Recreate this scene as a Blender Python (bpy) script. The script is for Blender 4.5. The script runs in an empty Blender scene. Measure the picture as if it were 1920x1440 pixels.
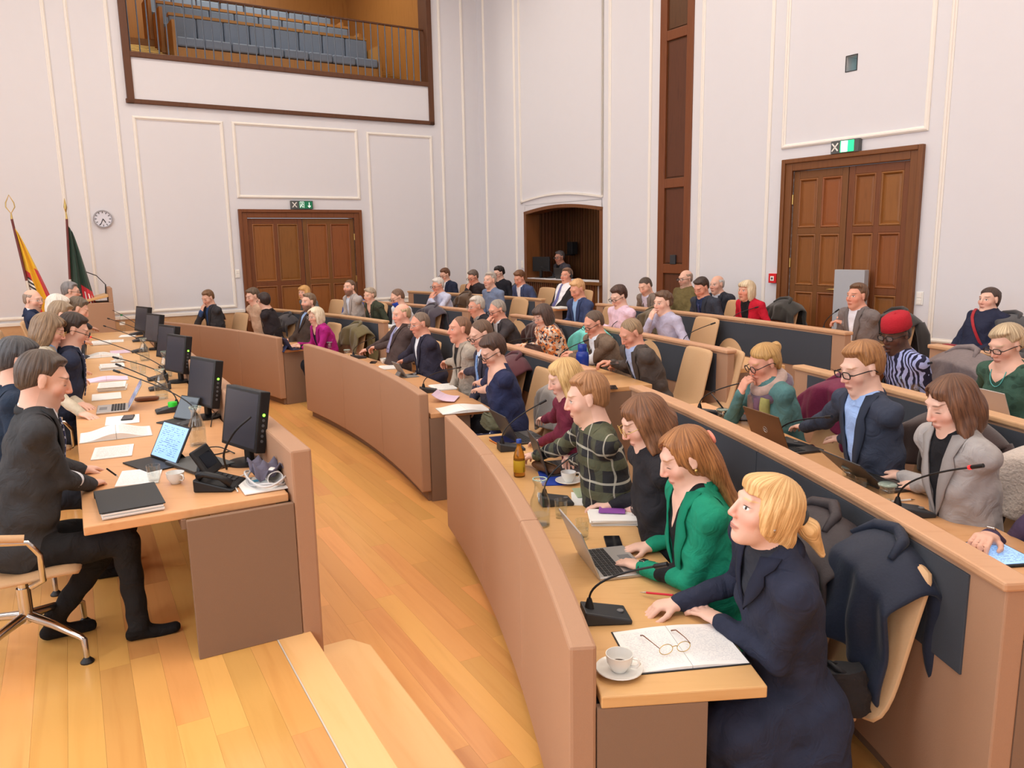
import bpy, bmesh, math, random, time
import numpy as np
from mathutils import Vector, Matrix
SC = bpy.context.scene
COL = SC.collection
PI = math.pi
R = math.radians

# ---------------------------------------------------------------- camera
CAM_H = 2.1
cam_d = bpy.data.cameras.new('camera')
cam_d.sensor_width = 36.0
cam_d.lens = 1469.0/1920.0*36.0
cam_d.clip_start = 0.05
cam_d.clip_end = 100
cam = bpy.data.objects.new('camera', cam_d)
COL.objects.link(cam)
_p, _r = R(10.28), R(-1.018)
_right = Vector((1, 0, 0)); _fw = Vector((0, math.cos(_p), -math.sin(_p))); _up = Vector((0, math.sin(_p), math.cos(_p)))
_r2 = _right*math.cos(_r)+_up*math.sin(_r)
_u2 = -_right*math.sin(_r)+_up*math.cos(_r)
_m = Matrix((_r2, _u2, -_fw)).transposed().to_4x4()
_m.translation = Vector((0, 0, CAM_H))
cam.matrix_world = _m
SC.camera = cam

# ---------------------------------------------------------------- world, lights, exposure
SC.view_settings.view_transform = 'Standard'
SC.view_settings.look = 'None'
SC.view_settings.gamma = 1.0
SC.view_settings.use_curve_mapping = False
SC.view_settings.exposure = 0.36
world = bpy.data.worlds.new('sky_world')
SC.world = world
world.use_nodes = True
bg = world.node_tree.nodes['Background']
bg.inputs[0].default_value = (0.78, 0.87, 1.0, 1)
bg.inputs[1].default_value = 1.0

# room frame: wall_left runs along AX, wall_right along BX, both from the far corner P0
_a = R(32.86)
AX = Vector((math.cos(_a), math.sin(_a), 0))
BX = Vector((math.sin(_a), -math.cos(_a), 0))
P0 = Vector((-0.594, 16.99, 0))
ROOM_W = 12.6      # far corner to the window wall
ROOM_L = 21.0      # far corner to the wall behind the photographer
ROOM_H = 7.9
def room(ua, ub, z=0.0):
    "point ua metres left of the corner along the left wall, ub metres along the right wall"
    return P0-AX*ua+BX*ub+Vector((0, 0, z))

def area_light(name, loc, aim, sx, sy, power, color):
    l = bpy.data.lights.new(name, 'AREA')
    l.shape = 'RECTANGLE'; l.size = sx; l.size_y = sy; l.energy = power; l.color = color
    o = bpy.data.objects.new(name, l); COL.objects.link(o)
    o.location = loc
    o.rotation_euler = Vector(aim).to_track_quat('-Z', 'Y').to_euler()
    return o
CEIL_LIGHTS = [(ua, ub) for ub in (3.2, 7.4, 11.6, 15.8) for ua in (2.6, 6.3, 10.0)]
LAMP_POWER = 26.0
DAY_POWER = 90.0
for (ua, ub) in CEIL_LIGHTS:
    area_light('ceiling_lamp_light', room(ua, ub, ROOM_H-0.10), (0, 0, -1), 1.7, 1.7, LAMP_POWER, (0.94, 0.975, 1.0))
WIN_UB = (6.0, 9.6, 13.2, 16.8)
for ub in WIN_UB:
    area_light('window_daylight', room(ROOM_W-0.02, ub, 4.0), AX, 1.9, 4.6, DAY_POWER, (0.86, 0.93, 1.0))

# ---------------------------------------------------------------- helpers
def link(o, parent=None):
    COL.objects.link(o)
    if parent is not None:
        o.parent = parent
    return o
def tag(o, label=None, cat=None, group=None, kind=None):
    if label: o['label'] = label
    if cat: o['category'] = cat
    if group: o['group'] = group
    if kind: o['kind'] = kind
    return o
def empty(name, loc=(0, 0, 0), rz=0.0, label=None, cat=None, group=None, parent=None):
    o = bpy.data.objects.new(name, None)
    o.empty_display_size = 0.1
    link(o, parent)
    o.location = loc; o.rotation_euler = (0, 0, rz)
    return tag(o, label, cat, group)
def mesh_of(name, V, F, mi=None, smooth=None):
    me = bpy.data.meshes.new(name)
    me.from_pydata([tuple(p) for p in V], [], [tuple(f) for f in F])
    if mi: me.polygons.foreach_set('material_index', mi)
    if smooth:
        me.polygons.foreach_set('use_smooth', [True]*len(me.polygons))
        if smooth < 179: me.set_sharp_from_angle(angle=R(smooth))
    me.update()
    return me
class MB:
    def __init__(s):
        s.v = []; s.f = []; s.m = []
    def add(s, vs, fs, mi=0):
        o = len(s.v)
        s.v += [tuple(p) for p in vs]
        s.f += [tuple(i+o for i in f) for f in fs]
        s.m += [mi]*len(fs)
        return s
    def box(s, c, size, ax=None, mi=0):
        c = Vector(c); hx, hy, hz = size[0]/2, size[1]/2, size[2]/2
        X, Y, Z = ax if ax else (Vector((1, 0, 0)), Vector((0, 1, 0)), Vector((0, 0, 1)))
        vs = [c+X*(hx*i)+Y*(hy*j)+Z*(hz*k) for k in (-1, 1) for j in (-1, 1) for i in (-1, 1)]
        return s.add(vs, [(0, 2, 3, 1), (4, 5, 7, 6), (0, 1, 5, 4), (2, 6, 7, 3), (0, 4, 6, 2), (1, 3, 7, 5)], mi)
    def span(s, p, q, mi=0):
        return s.box([(p[i]+q[i])/2 for i in range(3)], [abs(q[i]-p[i]) for i in range(3)], None, mi)
    def prism(s, poly, z0, z1, mi=0, fr=None):
        "polygon (ccw in x,y) extruded in z; fr = (origin, X, Y, Z)"
        n = len(poly)
        P = [Vector((x, y, z)) for z in (z0, z1) for (x, y) in poly]
        if fr: P = [fr[0]+fr[1]*p.x+fr[2]*p.y+fr[3]*p.z for p in P]
        F = [tuple(range(n-1, -1, -1)), tuple(range(n, 2*n))]+[(i, (i+1) % n, n+(i+1) % n, n+i) for i in range(n)]
        return s.add(P, F, mi)
    def tube(s, pts, r, seg=8, mi=0, closed=False, cap=True):
        pts = [Vector(p) for p in pts]; n = len(pts)
        rs = r if isinstance(r, (list, tuple)) else [r]*n
        vs = []; fs = []
        up = None
        for i, p in enumerate(pts):
            a = pts[i-1] if (i > 0 or closed) else p
            b = pts[(i+1) % n] if (i < n-1 or closed) else p
            t = (b-a).normalized() if (b-a).length > 1e-9 else Vector((0, 0, 1))
            if up is None:
                up = Vector((0, 0, 1)) if abs(t.z) < 0.9 else Vector((0, 1, 0))
            x = t.cross(up)
            if x.length < 1e-6: x = t.orthogonal()
            x.normalize(); y = x.cross(t).normalized(); up = y
            for k in range(seg):
                an = 2*PI*k/seg
                vs.append(p+(x*math.cos(an)+y*math.sin(an))*rs[i])
        m = n if closed else n-1
        for i in range(m):
            for k in range(seg):
                a0 = i*seg+k; a1 = i*seg+(k+1) % seg
                b0 = ((i+1) % n)*seg+k; b1 = ((i+1) % n)*seg+(k+1) % seg
                fs.append((a0, a1, b1, b0))
        if cap and not closed:
            fs.append(tuple(range(seg-1, -1, -1))); fs.append(tuple((n-1)*seg+k for k in range(seg)))
        return s.add(vs, fs, mi)
    def lathe(s, prof, seg=20, mi=0, c=(0, 0, 0)):
        "prof: list of (r, z) from bottom to top (closed when first/last r are 0)"
        vs = []; fs = []; c = Vector(c)
        rows = []
        for (r, z) in prof:
            if r < 1e-6:
                rows.append([len(vs)]); vs.append(c+Vector((0, 0, z)))
            else:
                rows.append(list(range(len(vs), len(vs)+seg)))
                vs += [c+Vector((r*math.cos(2*PI*k/seg), r*math.sin(2*PI*k/seg), z)) for k in range(seg)]
        for a, b in zip(rows[:-1], rows[1:]):
            for k in range(seg):
                k2 = (k+1) % seg
                if len(a) == 1 and len(b) == 1: continue
                if len(a) == 1: fs.append((a[0], b[k2], b[k]))
                elif len(b) == 1: fs.append((a[k], a[k2], b[0]))
                else: fs.append((a[k], a[k2], b[k2], b[k]))
        return s.add(vs, fs, mi)
    def grid(s, P, mi=0, closed_u=False):
        "P[i][j] points -> quads"
        n, m = len(P), len(P[0])
        vs = [p for row in P for p in row]; fs = []
        for i in range(n-1):
            for j in range(m if closed_u else m-1):
                fs.append((i*m+j, i*m+(j+1) % m, (i+1)*m+(j+1) % m, (i+1)*m+j))
        return s.add(vs, fs, mi)
    def arc(s, r0, r1, z0, z1, t0, t1, n=None, mi=0):
        "solid ring sector about the seating centre, angles in degrees"
        n = n or max(2, int(abs(t1-t0)/0.8)+1)
        vs = []; fs = []
        for i in range(n+1):
            t = R(t0+(t1-t0)*i/n); cx, sy = math.cos(t), math.sin(t)
            for (r, z) in ((r0, z0), (r1, z0), (r1, z1), (r0, z1)):
                vs.append((CX+r*cx, CY+r*sy, z))
        for i in range(n):
            for k in range(4):
                fs.append((i*4+k, i*4+(k+1) % 4, i*4+4+(k+1) % 4, i*4+4+k))
        fs.append((3, 2, 1, 0)); fs.append((n*4, n*4+1, n*4+2, n*4+3))
        return s.add(vs, fs, mi)
    def build(s, name, mats, parent=None, smooth=None, bevel=None, solid=None, seg=2):
        me = mesh_of(name, s.v, s.f, s.m, smooth)
        for m in (mats if isinstance(mats, (list, tuple)) else [mats]): me.materials.append(m)
        bm = bmesh.new(); bm.from_mesh(me); bmesh.ops.recalc_face_normals(bm, faces=bm.faces); bm.to_mesh(me); bm.free()
        o = bpy.data.objects.new(name, me); link(o, parent)
        if solid:
            md = o.modifiers.new('thickness', 'SOLIDIFY'); md.thickness = solid; md.offset = 0
        if bevel:
            md = o.modifiers.new('bevel', 'BEVEL'); md.width = bevel; md.segments = seg; md.limit_method = 'ANGLE'; md.angle_limit = R(40)
            if not smooth: md.harden_normals = False
        return o
def copy_tree(o, parent=None):
    c = o.copy(); link(c, parent)
    for ch in o.children: copy_tree(ch, c)
    return c
CX, CY = -14.79, 0.88        # centre of the curved seating
def polar(r, deg, z=0.0):
    return Vector((CX+r*math.cos(R(deg)), CY+r*math.sin(R(deg)), z))

# ---------------------------------------------------------------- materials
def s2l(c):
    return tuple(((x/255)/12.92 if x/255 <= 0.04045 else ((x/255+0.055)/1.055)**2.4) for x in c)
MATS = {}
def new_mat(name):
    m = bpy.data.materials.new(name); m.use_nodes = True
    nt = m.node_tree; b = nt.nodes['Principled BSDF']
    return m, nt, b
def N(nt, t, **kw):
    n = nt.nodes.new(t)
    for k, v in kw.items():
        if k.startswith('i_'):
            n.inputs[int(k[2:])].default_value = v
        else: setattr(n, k, v)
    return n
def plain(name, rgb, rough=0.6, metal=0.0, var=0.0, scale=30.0, bump=0.0, spec=0.5, emit=None, estr=0.0, trans=0.0, ior=1.45, alpha=1.0, sheen=0.0):
    if name in MATS: return MATS[name]
    m, nt, b = new_mat(name)
    c = s2l(rgb)+(1,)
    b.inputs['Base Color'].default_value = c
    b.inputs['Roughness'].default_value = rough
    b.inputs['Metallic'].default_value = metal
    b.inputs['Specular IOR Level'].default_value = spec
    b.inputs['IOR'].default_value = ior
    if trans: b.inputs['Transmission Weight'].default_value = trans
    if sheen: b.inputs['Sheen Weight'].default_value = sheen
    if emit:
        b.inputs['Emission Color'].default_value = s2l(emit)+(1,); b.inputs['Emission Strength'].default_value = estr
    tc = N(nt, 'ShaderNodeTexCoord'); nz = N(nt, 'ShaderNodeTexNoise'); nz.inputs['Scale'].default_value = scale; nz.inputs['Detail'].default_value = 5
    nt.links.new(tc.outputs['Object'], nz.inputs['Vector'])
    if var:
        mx = N(nt, 'ShaderNodeMix', data_type='RGBA', blend_type='MULTIPLY'); mx.inputs[0].default_value = 1.0
        rp = N(nt, 'ShaderNodeMapRange'); rp.inputs[3].default_value = 1-var; rp.inputs[4].default_value = 1+var
        nt.links.new(nz.outputs['Fac'], rp.inputs[0])
        mx.inputs[6].default_value = c
        nt.links.new(rp.outputs[0], mx.inputs[7]); nt.links.new(mx.outputs[2], b.inputs['Base Color'])
    if bump:
        bp = N(nt, 'ShaderNodeBump'); bp.inputs['Strength'].default_value = bump; bp.inputs['Distance'].default_value = 0.01
        nt.links.new(nz.outputs['Fac'], bp.inputs['Height']); nt.links.new(bp.outputs[0], b.inputs['Normal'])
    MATS[name] = m
    return m
def wood(name, c0, c1, rough=0.4, stretch=(1.2, 22, 22), rot=0.0, rand=0.0, coord='Object', spec=0.4, wave=0.35, emit=0):
    "long-grained wood; rand = brightness/hue spread between objects"
    if name in MATS: return MATS[name]
    m, nt, b = new_mat(name)
    L = nt.links.new
    if coord == 'Position':
        g = N(nt, 'ShaderNodeNewGeometry'); src = g.outputs['Position']
    else:
        g = N(nt, 'ShaderNodeTexCoord'); src = g.outputs['Object']
    mp = N(nt, 'ShaderNodeMapping', vector_type='TEXTURE'); mp.inputs['Rotation'].default_value = (0, 0, rot)
    L(src, mp.inputs['Vector'])
    sc = N(nt, 'ShaderNodeVectorMath', operation='MULTIPLY'); sc.inputs[1].default_value = stretch
    L(mp.outputs[0], sc.inputs[0])
    oi = N(nt, 'ShaderNodeObjectInfo')
    off = N(nt, 'ShaderNodeVectorMath', operation='ADD')
    of2 = N(nt, 'ShaderNodeMath', operation='MULTIPLY'); of2.inputs[1].default_value = 37.0
    L(oi.outputs['Random'], of2.inputs[0]); L(sc.outputs[0], off.inputs[0]); L(of2.outputs[0], off.inputs[1])
    nz = N(nt, 'ShaderNodeTexNoise'); nz.inputs['Scale'].default_value = 1.0; nz.inputs['Detail'].default_value = 6; nz.inputs['Distortion'].default_value = 0.6
    L(off.outputs[0], nz.inputs['Vector'])
    rg = N(nt, 'ShaderNodeMath', operation='MULTIPLY'); rg.inputs[1].default_value = 9.0
    L(nz.outputs['Fac'], rg.inputs[0])
    sn = N(nt, 'ShaderNodeMath', operation='SINE'); L(rg.outputs[0], sn.inputs[0])
    mr = N(nt, 'ShaderNodeMapRange'); mr.inputs[1].default_value = -1; mr.inputs[2].default_value = 1; mr.inputs[3].default_value = 0.5-wave; mr.inputs[4].default_value = 0.5+wave
    L(sn.outputs[0], mr.inputs[0])
    mx = N(nt, 'ShaderNodeMix', data_type='RGBA')
    mx.inputs[6].default_value = s2l(c0)+(1,); mx.inputs[7].default_value = s2l(c1)+(1,)
    L(mr.outputs[0], mx.inputs[0])
    out = mx.outputs[2]
    if rand:
        hs = N(nt, 'ShaderNodeHueSaturation')
        v = N(nt, 'ShaderNodeMapRange'); v.inputs[3].default_value = 1-rand; v.inputs[4].default_value = 1+rand*0.8
        L(oi.outputs['Random'], v.inputs[0]); L(v.outputs[0], hs.inputs['Value'])
        h = N(nt, 'ShaderNodeMath', operation='MULTIPLY_ADD'); h.inputs[1].default_value = 7.31; h.inputs[2].default_value = 0
        L(oi.outputs['Random'], h.inputs[0]); fr = N(nt, 'ShaderNodeMath', operation='FRACT'); L(h.outputs[0], fr.inputs[0])
        hm = N(nt, 'ShaderNodeMapRange'); hm.inputs[3].default_value = 0.492; hm.inputs[4].default_value = 0.51
        L(fr.outputs[0], hm.inputs[0]); L(hm.outputs[0], hs.inputs['Hue'])
        L(out, hs.inputs['Color']); out = hs.outputs[0]
    L(out, b.inputs['Base Color'])
    b.inputs['Roughness'].default_value = rough
    b.inputs['Specular IOR Level'].default_value = spec
    bp = N(nt, 'ShaderNodeBump'); bp.inputs['Strength'].default_value = 0.06; bp.inputs['Distance'].default_value = 0.004
    L(nz.outputs['Fac'], bp.inputs['Height']); L(bp.outputs[0], b.inputs['Normal'])
    MATS[name] = m
    return m
DESK_ROT = math.atan2(0.873, -0.487)
M_FLOOR = wood('oak_floor', (228, 168, 98), (208, 144, 76), 0.28, (0.9, 14, 14), DESK_ROT, 0.13, 'Position')
M_NOSE = wood('light_oak_nosing', (240, 196, 132), (226, 176, 108), 0.35, (0.8, 10, 10), DESK_ROT, 0.05, 'Position')
M_TABLE = wood('beech_tabletop', (222, 172, 120), (208, 152, 100), 0.38, (3, 26, 26), 0.0, 0.03, 'Object')
M_TAN = plain('tan_leatherette', (178, 138, 110), 0.62, var=0.05, scale=260, bump=0.10, spec=0.3)
M_SHADE = plain('tan_shaded', (140, 112, 92), 0.6, var=0.05, scale=300, bump=0.06, spec=0.3)  # same tan as the front panels, with their shade put into the colour
M_RAIL = wood('tan_rail', (206, 160, 122), (194, 146, 108), 0.5, (3, 20, 20), 0, 0.02)
M_GREY = plain('slate_grey_fabric', (72, 75, 82), 0.85, var=0.12, scale=420, bump=0.25, spec=0.15)
M_WALL = plain('white_plaster', (222, 220, 224), 0.9, var=0.012, scale=6, spec=0.1)
M_TRIM = plain('cream_moulding', (240, 234, 226), 0.75, spec=0.2)
M_DOOR = wood('oak_door', (142, 86, 42), (118, 66, 28), 0.42, (26, 26, 2.2), 0, 0.10)
M_DOORD = wood('oak_door_frame', (122, 74, 38), (100, 56, 26), 0.45, (24, 24, 2.0), 0, 0.06)
M_DARKW = wood('dark_walnut', (96, 58, 34), (72, 40, 22), 0.5, (26, 26, 2), 0, 0.10)
M_BALW = wood('balcony_oak', (168, 116, 58), (146, 94, 42), 0.4, (20, 20, 2), 0, 0.06)
M_BLACK = plain('black_plastic', (22, 22, 24), 0.45)
M_DGREY = plain('dark_grey_plastic', (52, 54, 58), 0.5)
M_CHROME = plain('polished_aluminium', (205, 203, 200), 0.18, metal=1.0)
M_BRASS = plain('brass', (206, 176, 108), 0.28, metal=1.0)
M_LEATHER = plain('tan_chair_leather', (208, 168, 126), 0.5, var=0.05, scale=120, bump=0.08, spec=0.35)
M_WHITE = plain('white_china', (238, 236, 230), 0.2)
M_PAPER = plain('white_paper', (240, 238, 234), 0.8, spec=0.1)
def clear(name, tint, ior, base=0.06):
    m, nt, b = new_mat(name); nt.nodes.remove(b)
    out = nt.nodes['Material Output']; lw = N(nt, 'ShaderNodeLayerWeight'); lw.inputs[0].default_value = 0.5; fr = N(nt, 'ShaderNodeMath', operation='POWER'); fr.inputs[1].default_value = 4.0; nt.links.new(lw.outputs['Facing'], fr.inputs[0]); f5 = N(nt, 'ShaderNodeMath', operation='MULTIPLY'); f5.inputs[1].default_value = 0.55; nt.links.new(fr.outputs[0], f5.inputs[0]); fr = f5
    tr = N(nt, 'ShaderNodeBsdfTransparent'); tr.inputs[0].default_value = tint+(1,); gl = N(nt, 'ShaderNodeBsdfGlossy'); gl.inputs['Roughness'].default_value = 0.03; gl.inputs[0].default_value = (0.95, 0.97, 0.97, 1)
    ad = N(nt, 'ShaderNodeMath', operation='ADD'); ad.inputs[1].default_value = base; ad.use_clamp = True
    mx = N(nt, 'ShaderNodeMixShader'); nt.links.new(fr.outputs[0], ad.inputs[0]); nt.links.new(ad.outputs[0], mx.inputs[0]); nt.links.new(tr.outputs[0], mx.inputs[1]); nt.links.new(gl.outputs[0], mx.inputs[2]); nt.links.new(mx.outputs[0], out.inputs[0])
    MATS[name] = m; return m
M_GLASS = clear('clear_glass', (0.965, 0.985, 0.98), 1.5, 0.07)
M_WATER = clear('water', (0.985, 0.99, 0.99), 1.33, 0.03)
M_LAMP = plain('lamp_diffuser', (255, 246, 230), 0.5, emit=(255, 232, 200), estr=3.0)

# ================================================================= the setting
ZUP = Vector((0, 0, 1))
# dais desk frame: DQ = near front corner, DS along the desk (away from the photographer), DN towards the officials
DS = Vector((-0.487, 0.873, 0)).normalized()
DN = Vector((-0.873, -0.487, 0)).normalized()
DQ = Vector((-0.965, 3.638, 0))
DAIS_Z = 0.215
def desk(s, n, z=0.0):
    return DQ+DS*s+DN*n+Vector((0, 0, z))
ROWR = {1: 15.0, 2: 16.31, 3: 17.62, 4: 18.93}
ROWZ = {1: 0.0, 2: 0.16, 3: 0.24, 4: 0.32}

# ---- floors
fl = MB()
fl.prism([tuple((room(a, b)).xy) for a, b in ((0, 0), (ROOM_W, 0), (ROOM_W, ROOM_L), (0, ROOM_L))], -0.2, -0.022)
floor = tag(fl.build('floor', M_FLOOR), kind='structure')
rng = random.Random(5)
plank_me = mesh_of('plank', *(lambda m: (m.v, m.f))(MB().box((0, 0, -0.011), (1, 1, 0.022))))
plank_me.materials.append(M_FLOOR)
def lay_planks(parent, n0, n1, s0, s1, w, z, keep, limit):
    cnt = 0
    n = n0
    while n < n1:
        s = s0-rng.random()*1.4
        while s < s1:
            ln = rng.uniform(0.9, 2.0)
            c = desk(s+ln/2, n+w/2, z)
            if keep(c, s, s+ln, n) and cnt < limit:
                o = bpy.data.objects.new('plank', plank_me); link(o, parent)
                o.location = c; o.rotation_euler = (0, 0, math.atan2(DS.y, DS.x))
                o.scale = (ln-0.0006, w-0.0006, 1)
                md = cnt; cnt += 1
            s += ln
        n += w
    return cnt
def keep_main(c, s0, s1, n):
    d0 = math.hypot(c.x-CX, c.y-CY)
    return d0 < 16.9 and c.y > 0.6 and c.y < 11.5 and c.x < 2.3
lay_planks(floor, -3.4, 0.12, -4.2, 8.2, 0.127, 0.0, keep_main, 290)
# terraces under the rear rows
TIER_MATS = M_FLOOR
for k, (r0, z0, z1) in enumerate(((16.40, -0.02, 0.16), (17.71, 0.15, 0.24), (19.02, 0.23, 0.32))):
    t = MB(); t.arc(r0, 24.5, z0, z1, -22, 66, 110)
    tag(t.build('floor', M_FLOOR), kind='structure')
# dais platform, its nosing board and the low step in front of it
dz = MB()
dz.prism([tuple(desk(s, n).xy) for s, n in ((-6.5, 0.225), (11.2, 0.225), (11.2, 6.0), (-6.5, 6.0))][::-1], -0.02, DAIS_Z-0.022)
dais = tag(dz.build('floor', M_FLOOR), kind='structure')
def keep_dais(c, s0, s1, n):
    return s1 > -3.6 and s0 < 2.2 and c.y > 0.8
lay_planks(dais, 0.228, 3.3, -3.6, 2.4, 0.127, DAIS_Z, keep_dais, 160)
nb = MB()
nb.prism([tuple(desk(s, n).xy) for s, n in ((-6.5, 0.06), (11.2, 0.06), (11.2, 0.222), (-6.5, 0.222))][::-1], -0.02, DAIS_Z+0.001)
tag(nb.build('trim_1', M_NOSE, bevel=0.006), kind='structure')
jl = MB(); jl.prism([tuple(desk(s, n).xy) for s, n in ((-6.5, 0.221), (0.0, 0.221), (0.0, 0.227), (-6.5, 0.227))][::-1], 0.1, DAIS_Z+0.002)
tag(jl.build('trim_2', plain('pale_joint_strip', (206, 198, 186), 0.5)), kind='structure')
sb = MB()
sb.prism([tuple(desk(s, n).xy) for s, n in ((-6.5, -0.235), (-0.02, -0.235), (0.10, -0.16), (0.10, -0.02), (-0.02, 0.06), (-6.5, 0.06))][::-1], -0.02, 0.073)
tag(sb.build('trim_3', M_NOSE, bevel=0.008), kind='structure')

# ---- walls
class Wall:
    "u along the wall from the far corner, z up, d out of the wall into the room"
    def __init__(s, ux, nrm):
        s.ux, s.n = ux, nrm
    def p(s, u, z, d=0.0):
        return P0+s.ux*u+s.n*d+Vector((0, 0, z))
    def fr(s, d=0.0):
        return (P0+s.n*d, s.ux, ZUP, s.n)
    def box(s, mb, u0, u1, z0, z1, d0, d1, mi=0):
        return mb.box(s.p((u0+u1)/2, (z0+z1)/2, (d0+d1)/2), (abs(u1-u0), abs(z1-z0), abs(d1-d0)), (s.ux, ZUP, s.n), mi)
WA = Wall(-AX, BX)
WB = Wall(BX, -AX)
def wall_holes(w, u0, u1, z0, z1, d0, holes):
    mb = MB()
    us = sorted({u0, u1, *[h[0] for h in holes], *[h[1] for h in holes]})
    for a, b in zip(us[:-1], us[1:]):
        cuts = sorted((h[2], h[3]) for h in holes if h[0] <= a+1e-6 and h[1] >= b-1e-6)
        z = z0
        for (c0, c1) in cuts:
            if c0 > z+1e-6: w.box(mb, a, b, z, c0, d0, 0)
            z = c1
        if z < z1-1e-6: w.box(mb, a, b, z, z1, d0, 0)
    return mb
wall_left = tag(wall_holes(WA, -0.3, ROOM_W+0.3, -0.1, ROOM_H+1.2, -0.28, [(2.86, 4.88, 0.0, 2.62), (1.10, 6.61, 5.2, 7.66)]).build('wall_left', M_WALL), kind='structure')
wall_right = tag(wall_holes(WB, -0.3, ROOM_L+0.3, -0.1, ROOM_H+0.4, -0.28, [(1.68, 3.99, 1.40, 2.78), (5.38, 6.06, 0.0, ROOM_H), (7.86, 9.43, 0.30, 2.94), (8.535, 8.675, 4.02, 4.19)]).build('wall_right', M_WALL), kind='structure')
# wall behind the photographer and the window wall, both outside the view
bk = MB(); bk.box(room(ROOM_W/2, ROOM_L+0.15, ROOM_H/2), (ROOM_W+0.6, ROOM_H, 0.3), (-AX, ZUP, BX))
tag(bk.build('wall_back', M_WALL), kind='structure')
WD = Wall(BX, AX)
wd = MB()
_us = [0.0]
for ub in WIN_UB: _us += [ub-1.0, ub+1.0]
_us.append(ROOM_L)
class WallD(Wall):
    def p(s, u, z, d=0.0): return room(ROOM_W, u, z)+AX*d
WD = WallD(BX, AX)
for i in range(0, len(_us), 2): WD.box(wd, _us[i], _us[i+1], 0, ROOM_H, -0.28, 0)
for ub in WIN_UB:
    WD.box(wd, ub-1, ub+1, 0, 1.5, -0.28, 0); WD.box(wd, ub-1, ub+1, 6.5, ROOM_H, -0.28, 0)
tag(wd.build('wall_window', M_WALL), kind='structure')
for i, ub in enumerate(WIN_UB):
    w = empty('window_%d' % (i+1), room(ROOM_W, ub, 1.5)); tag(w, kind='structure')
    f = MB()
    X, Y = BX, AX
    for z in (0.04, 1.6, 3.2, 4.96): f.box(Vector((0, 0, z))-AX*0.14, (2.0, 0.08, 0.08), (BX, AX, ZUP))
    for x in (-0.96, 0, 0.96): f.box(BX*x+Vector((0, 0, 2.5))-AX*0.14, (0.08, 0.08, 5.0), (BX, AX, ZUP))
    f.build('window_frame', M_TRIM, w)
# ceiling with its square luminaires
ce = MB(); ce.box(room(ROOM_W/2, ROOM_L/2, ROOM_H+0.1), (ROOM_W+0.6, ROOM_L+0.6, 0.2), (-AX, BX, ZUP))
tag(ce.build('ceiling', M_WALL), kind='structure')
for i, (ua, ub) in enumerate(CEIL_LIGHTS):
    l = empty('ceiling_light', room(ua, ub, ROOM_H), math.atan2(BX.y, BX.x), 'square luminous panel set in the white ceiling above the hall', 'ceiling light', 'luminous panels in the ceiling')
    f = MB()
    for a, b, c, d in ((-0.95, 0, 0.1, 2.0), (0.95, 0, 0.1, 2.0), (0, -0.95, 2.0, 0.1), (0, 0.95, 2.0, 0.1)): f.box((a, b, -0.03), (c, d, 0.06))
    f.build('lamp_frame', M_TRIM, l)
    MB().box((0, 0, -0.02), (1.8, 1.8, 0.03)).build('diffuser', M_LAMP, l)

# ---- wall mouldings (raised frames around the plaster fields)
def moulding(w, parent, u0, u1, z0, z1, wd=0.055, name='panel_moulding'):
    mb = MB()
    prof = [(0, 0.0), (0, 0.016), (0.018, 0.03), (0.034, 0.03), (0.042, 0.014), (wd, 0.010), (wd, 0.0)]
    cs = [(u0, z0, 1, 1), (u1, z0, -1, 1), (u1, z1, -1, -1), (u0, z1, 1, -1)]
    P = [[w.p(u+su*a, z+sz*a, b) for (a, b) in prof] for (u, z, su, sz) in cs]
    P.append(P[0])
    mb.grid(P)
    return mb.build(name, M_TRIM, parent)
TOPZ = ROOM_H+0.3
for a in ((0.34, 0.90, 1.0, ROOM_H), (1.11, 2.52, 1.0, 4.22), (2.70, 5.02, 2.95, 4.25), (5.17, 6.60, 1.02, 4.24), (6.80, 7.42, 1.02, ROOM_H), (7.68, 11.9, 1.02, ROOM_H)):
    moulding(WA, wall_left, *a)
for a in ((0.24, 1.40, 0.9, ROOM_H), (4.18, 5.20, 0.9, ROOM_H), (6.22, 7.48, 0.9, ROOM_H), (7.66, 9.60, 3.22, ROOM_H), (9.76, 13.5, 0.9, ROOM_H), (13.8, 18.0, 0.9, ROOM_H)):
    moulding(WB, wall_right, *a)
# field above the control booth: a frame with an arched lower edge
mb = MB(); P = []
pts = [(4.03, ROOM_H), (1.56, ROOM_H), (1.56, 2.83)]+[(1.56+2.47*t, 2.83+0.12*math.sin(PI*(0.08+0.92*t))) for t in [i/14 for i in range(15)]]
mb = MB()
for (ua, za), (ub_, zb) in zip(pts[1:], pts[2:]+pts[:1]):
    c = WB.p((ua+ub_)/2, (za+zb)/2, 0.012)
    dv = WB.ux*(ub_-ua)+ZUP*(zb-za)
    if dv.length < 1e-4: continue
    X = dv.normalized(); mb.box(c, (dv.length+0.01, 0.035, 0.026), (X, WB.n.cross(X), WB.n))
mb.box(WB.p(4.03, (2.85+ROOM_H)/2, 0.012), (0.035, ROOM_H-2.85, 0.026), (WB.ux, ZUP, WB.n))
mb.build('panel_moulding', M_TRIM, wall_right)
# wooden dado along the left wall with a white cap rail
dd = MB(); WA.box(dd, 0.0, 2.7, 0, 0.93, 0, 0.03); WA.box(dd, 5.04, ROOM_W, 0, 0.93, 0, 0.03)
tag(dd.build('trim_4', M_RAIL), kind='structure')
dd = MB(); WA.box(dd, 0.0, 2.7, 0.93, 0.985, 0, 0.05); WA.box(dd, 5.04, ROOM_W, 0.93, 0.985, 0, 0.05)
tag(dd.build('trim_5', M_TRIM, bevel=0.008), kind='structure')

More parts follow.
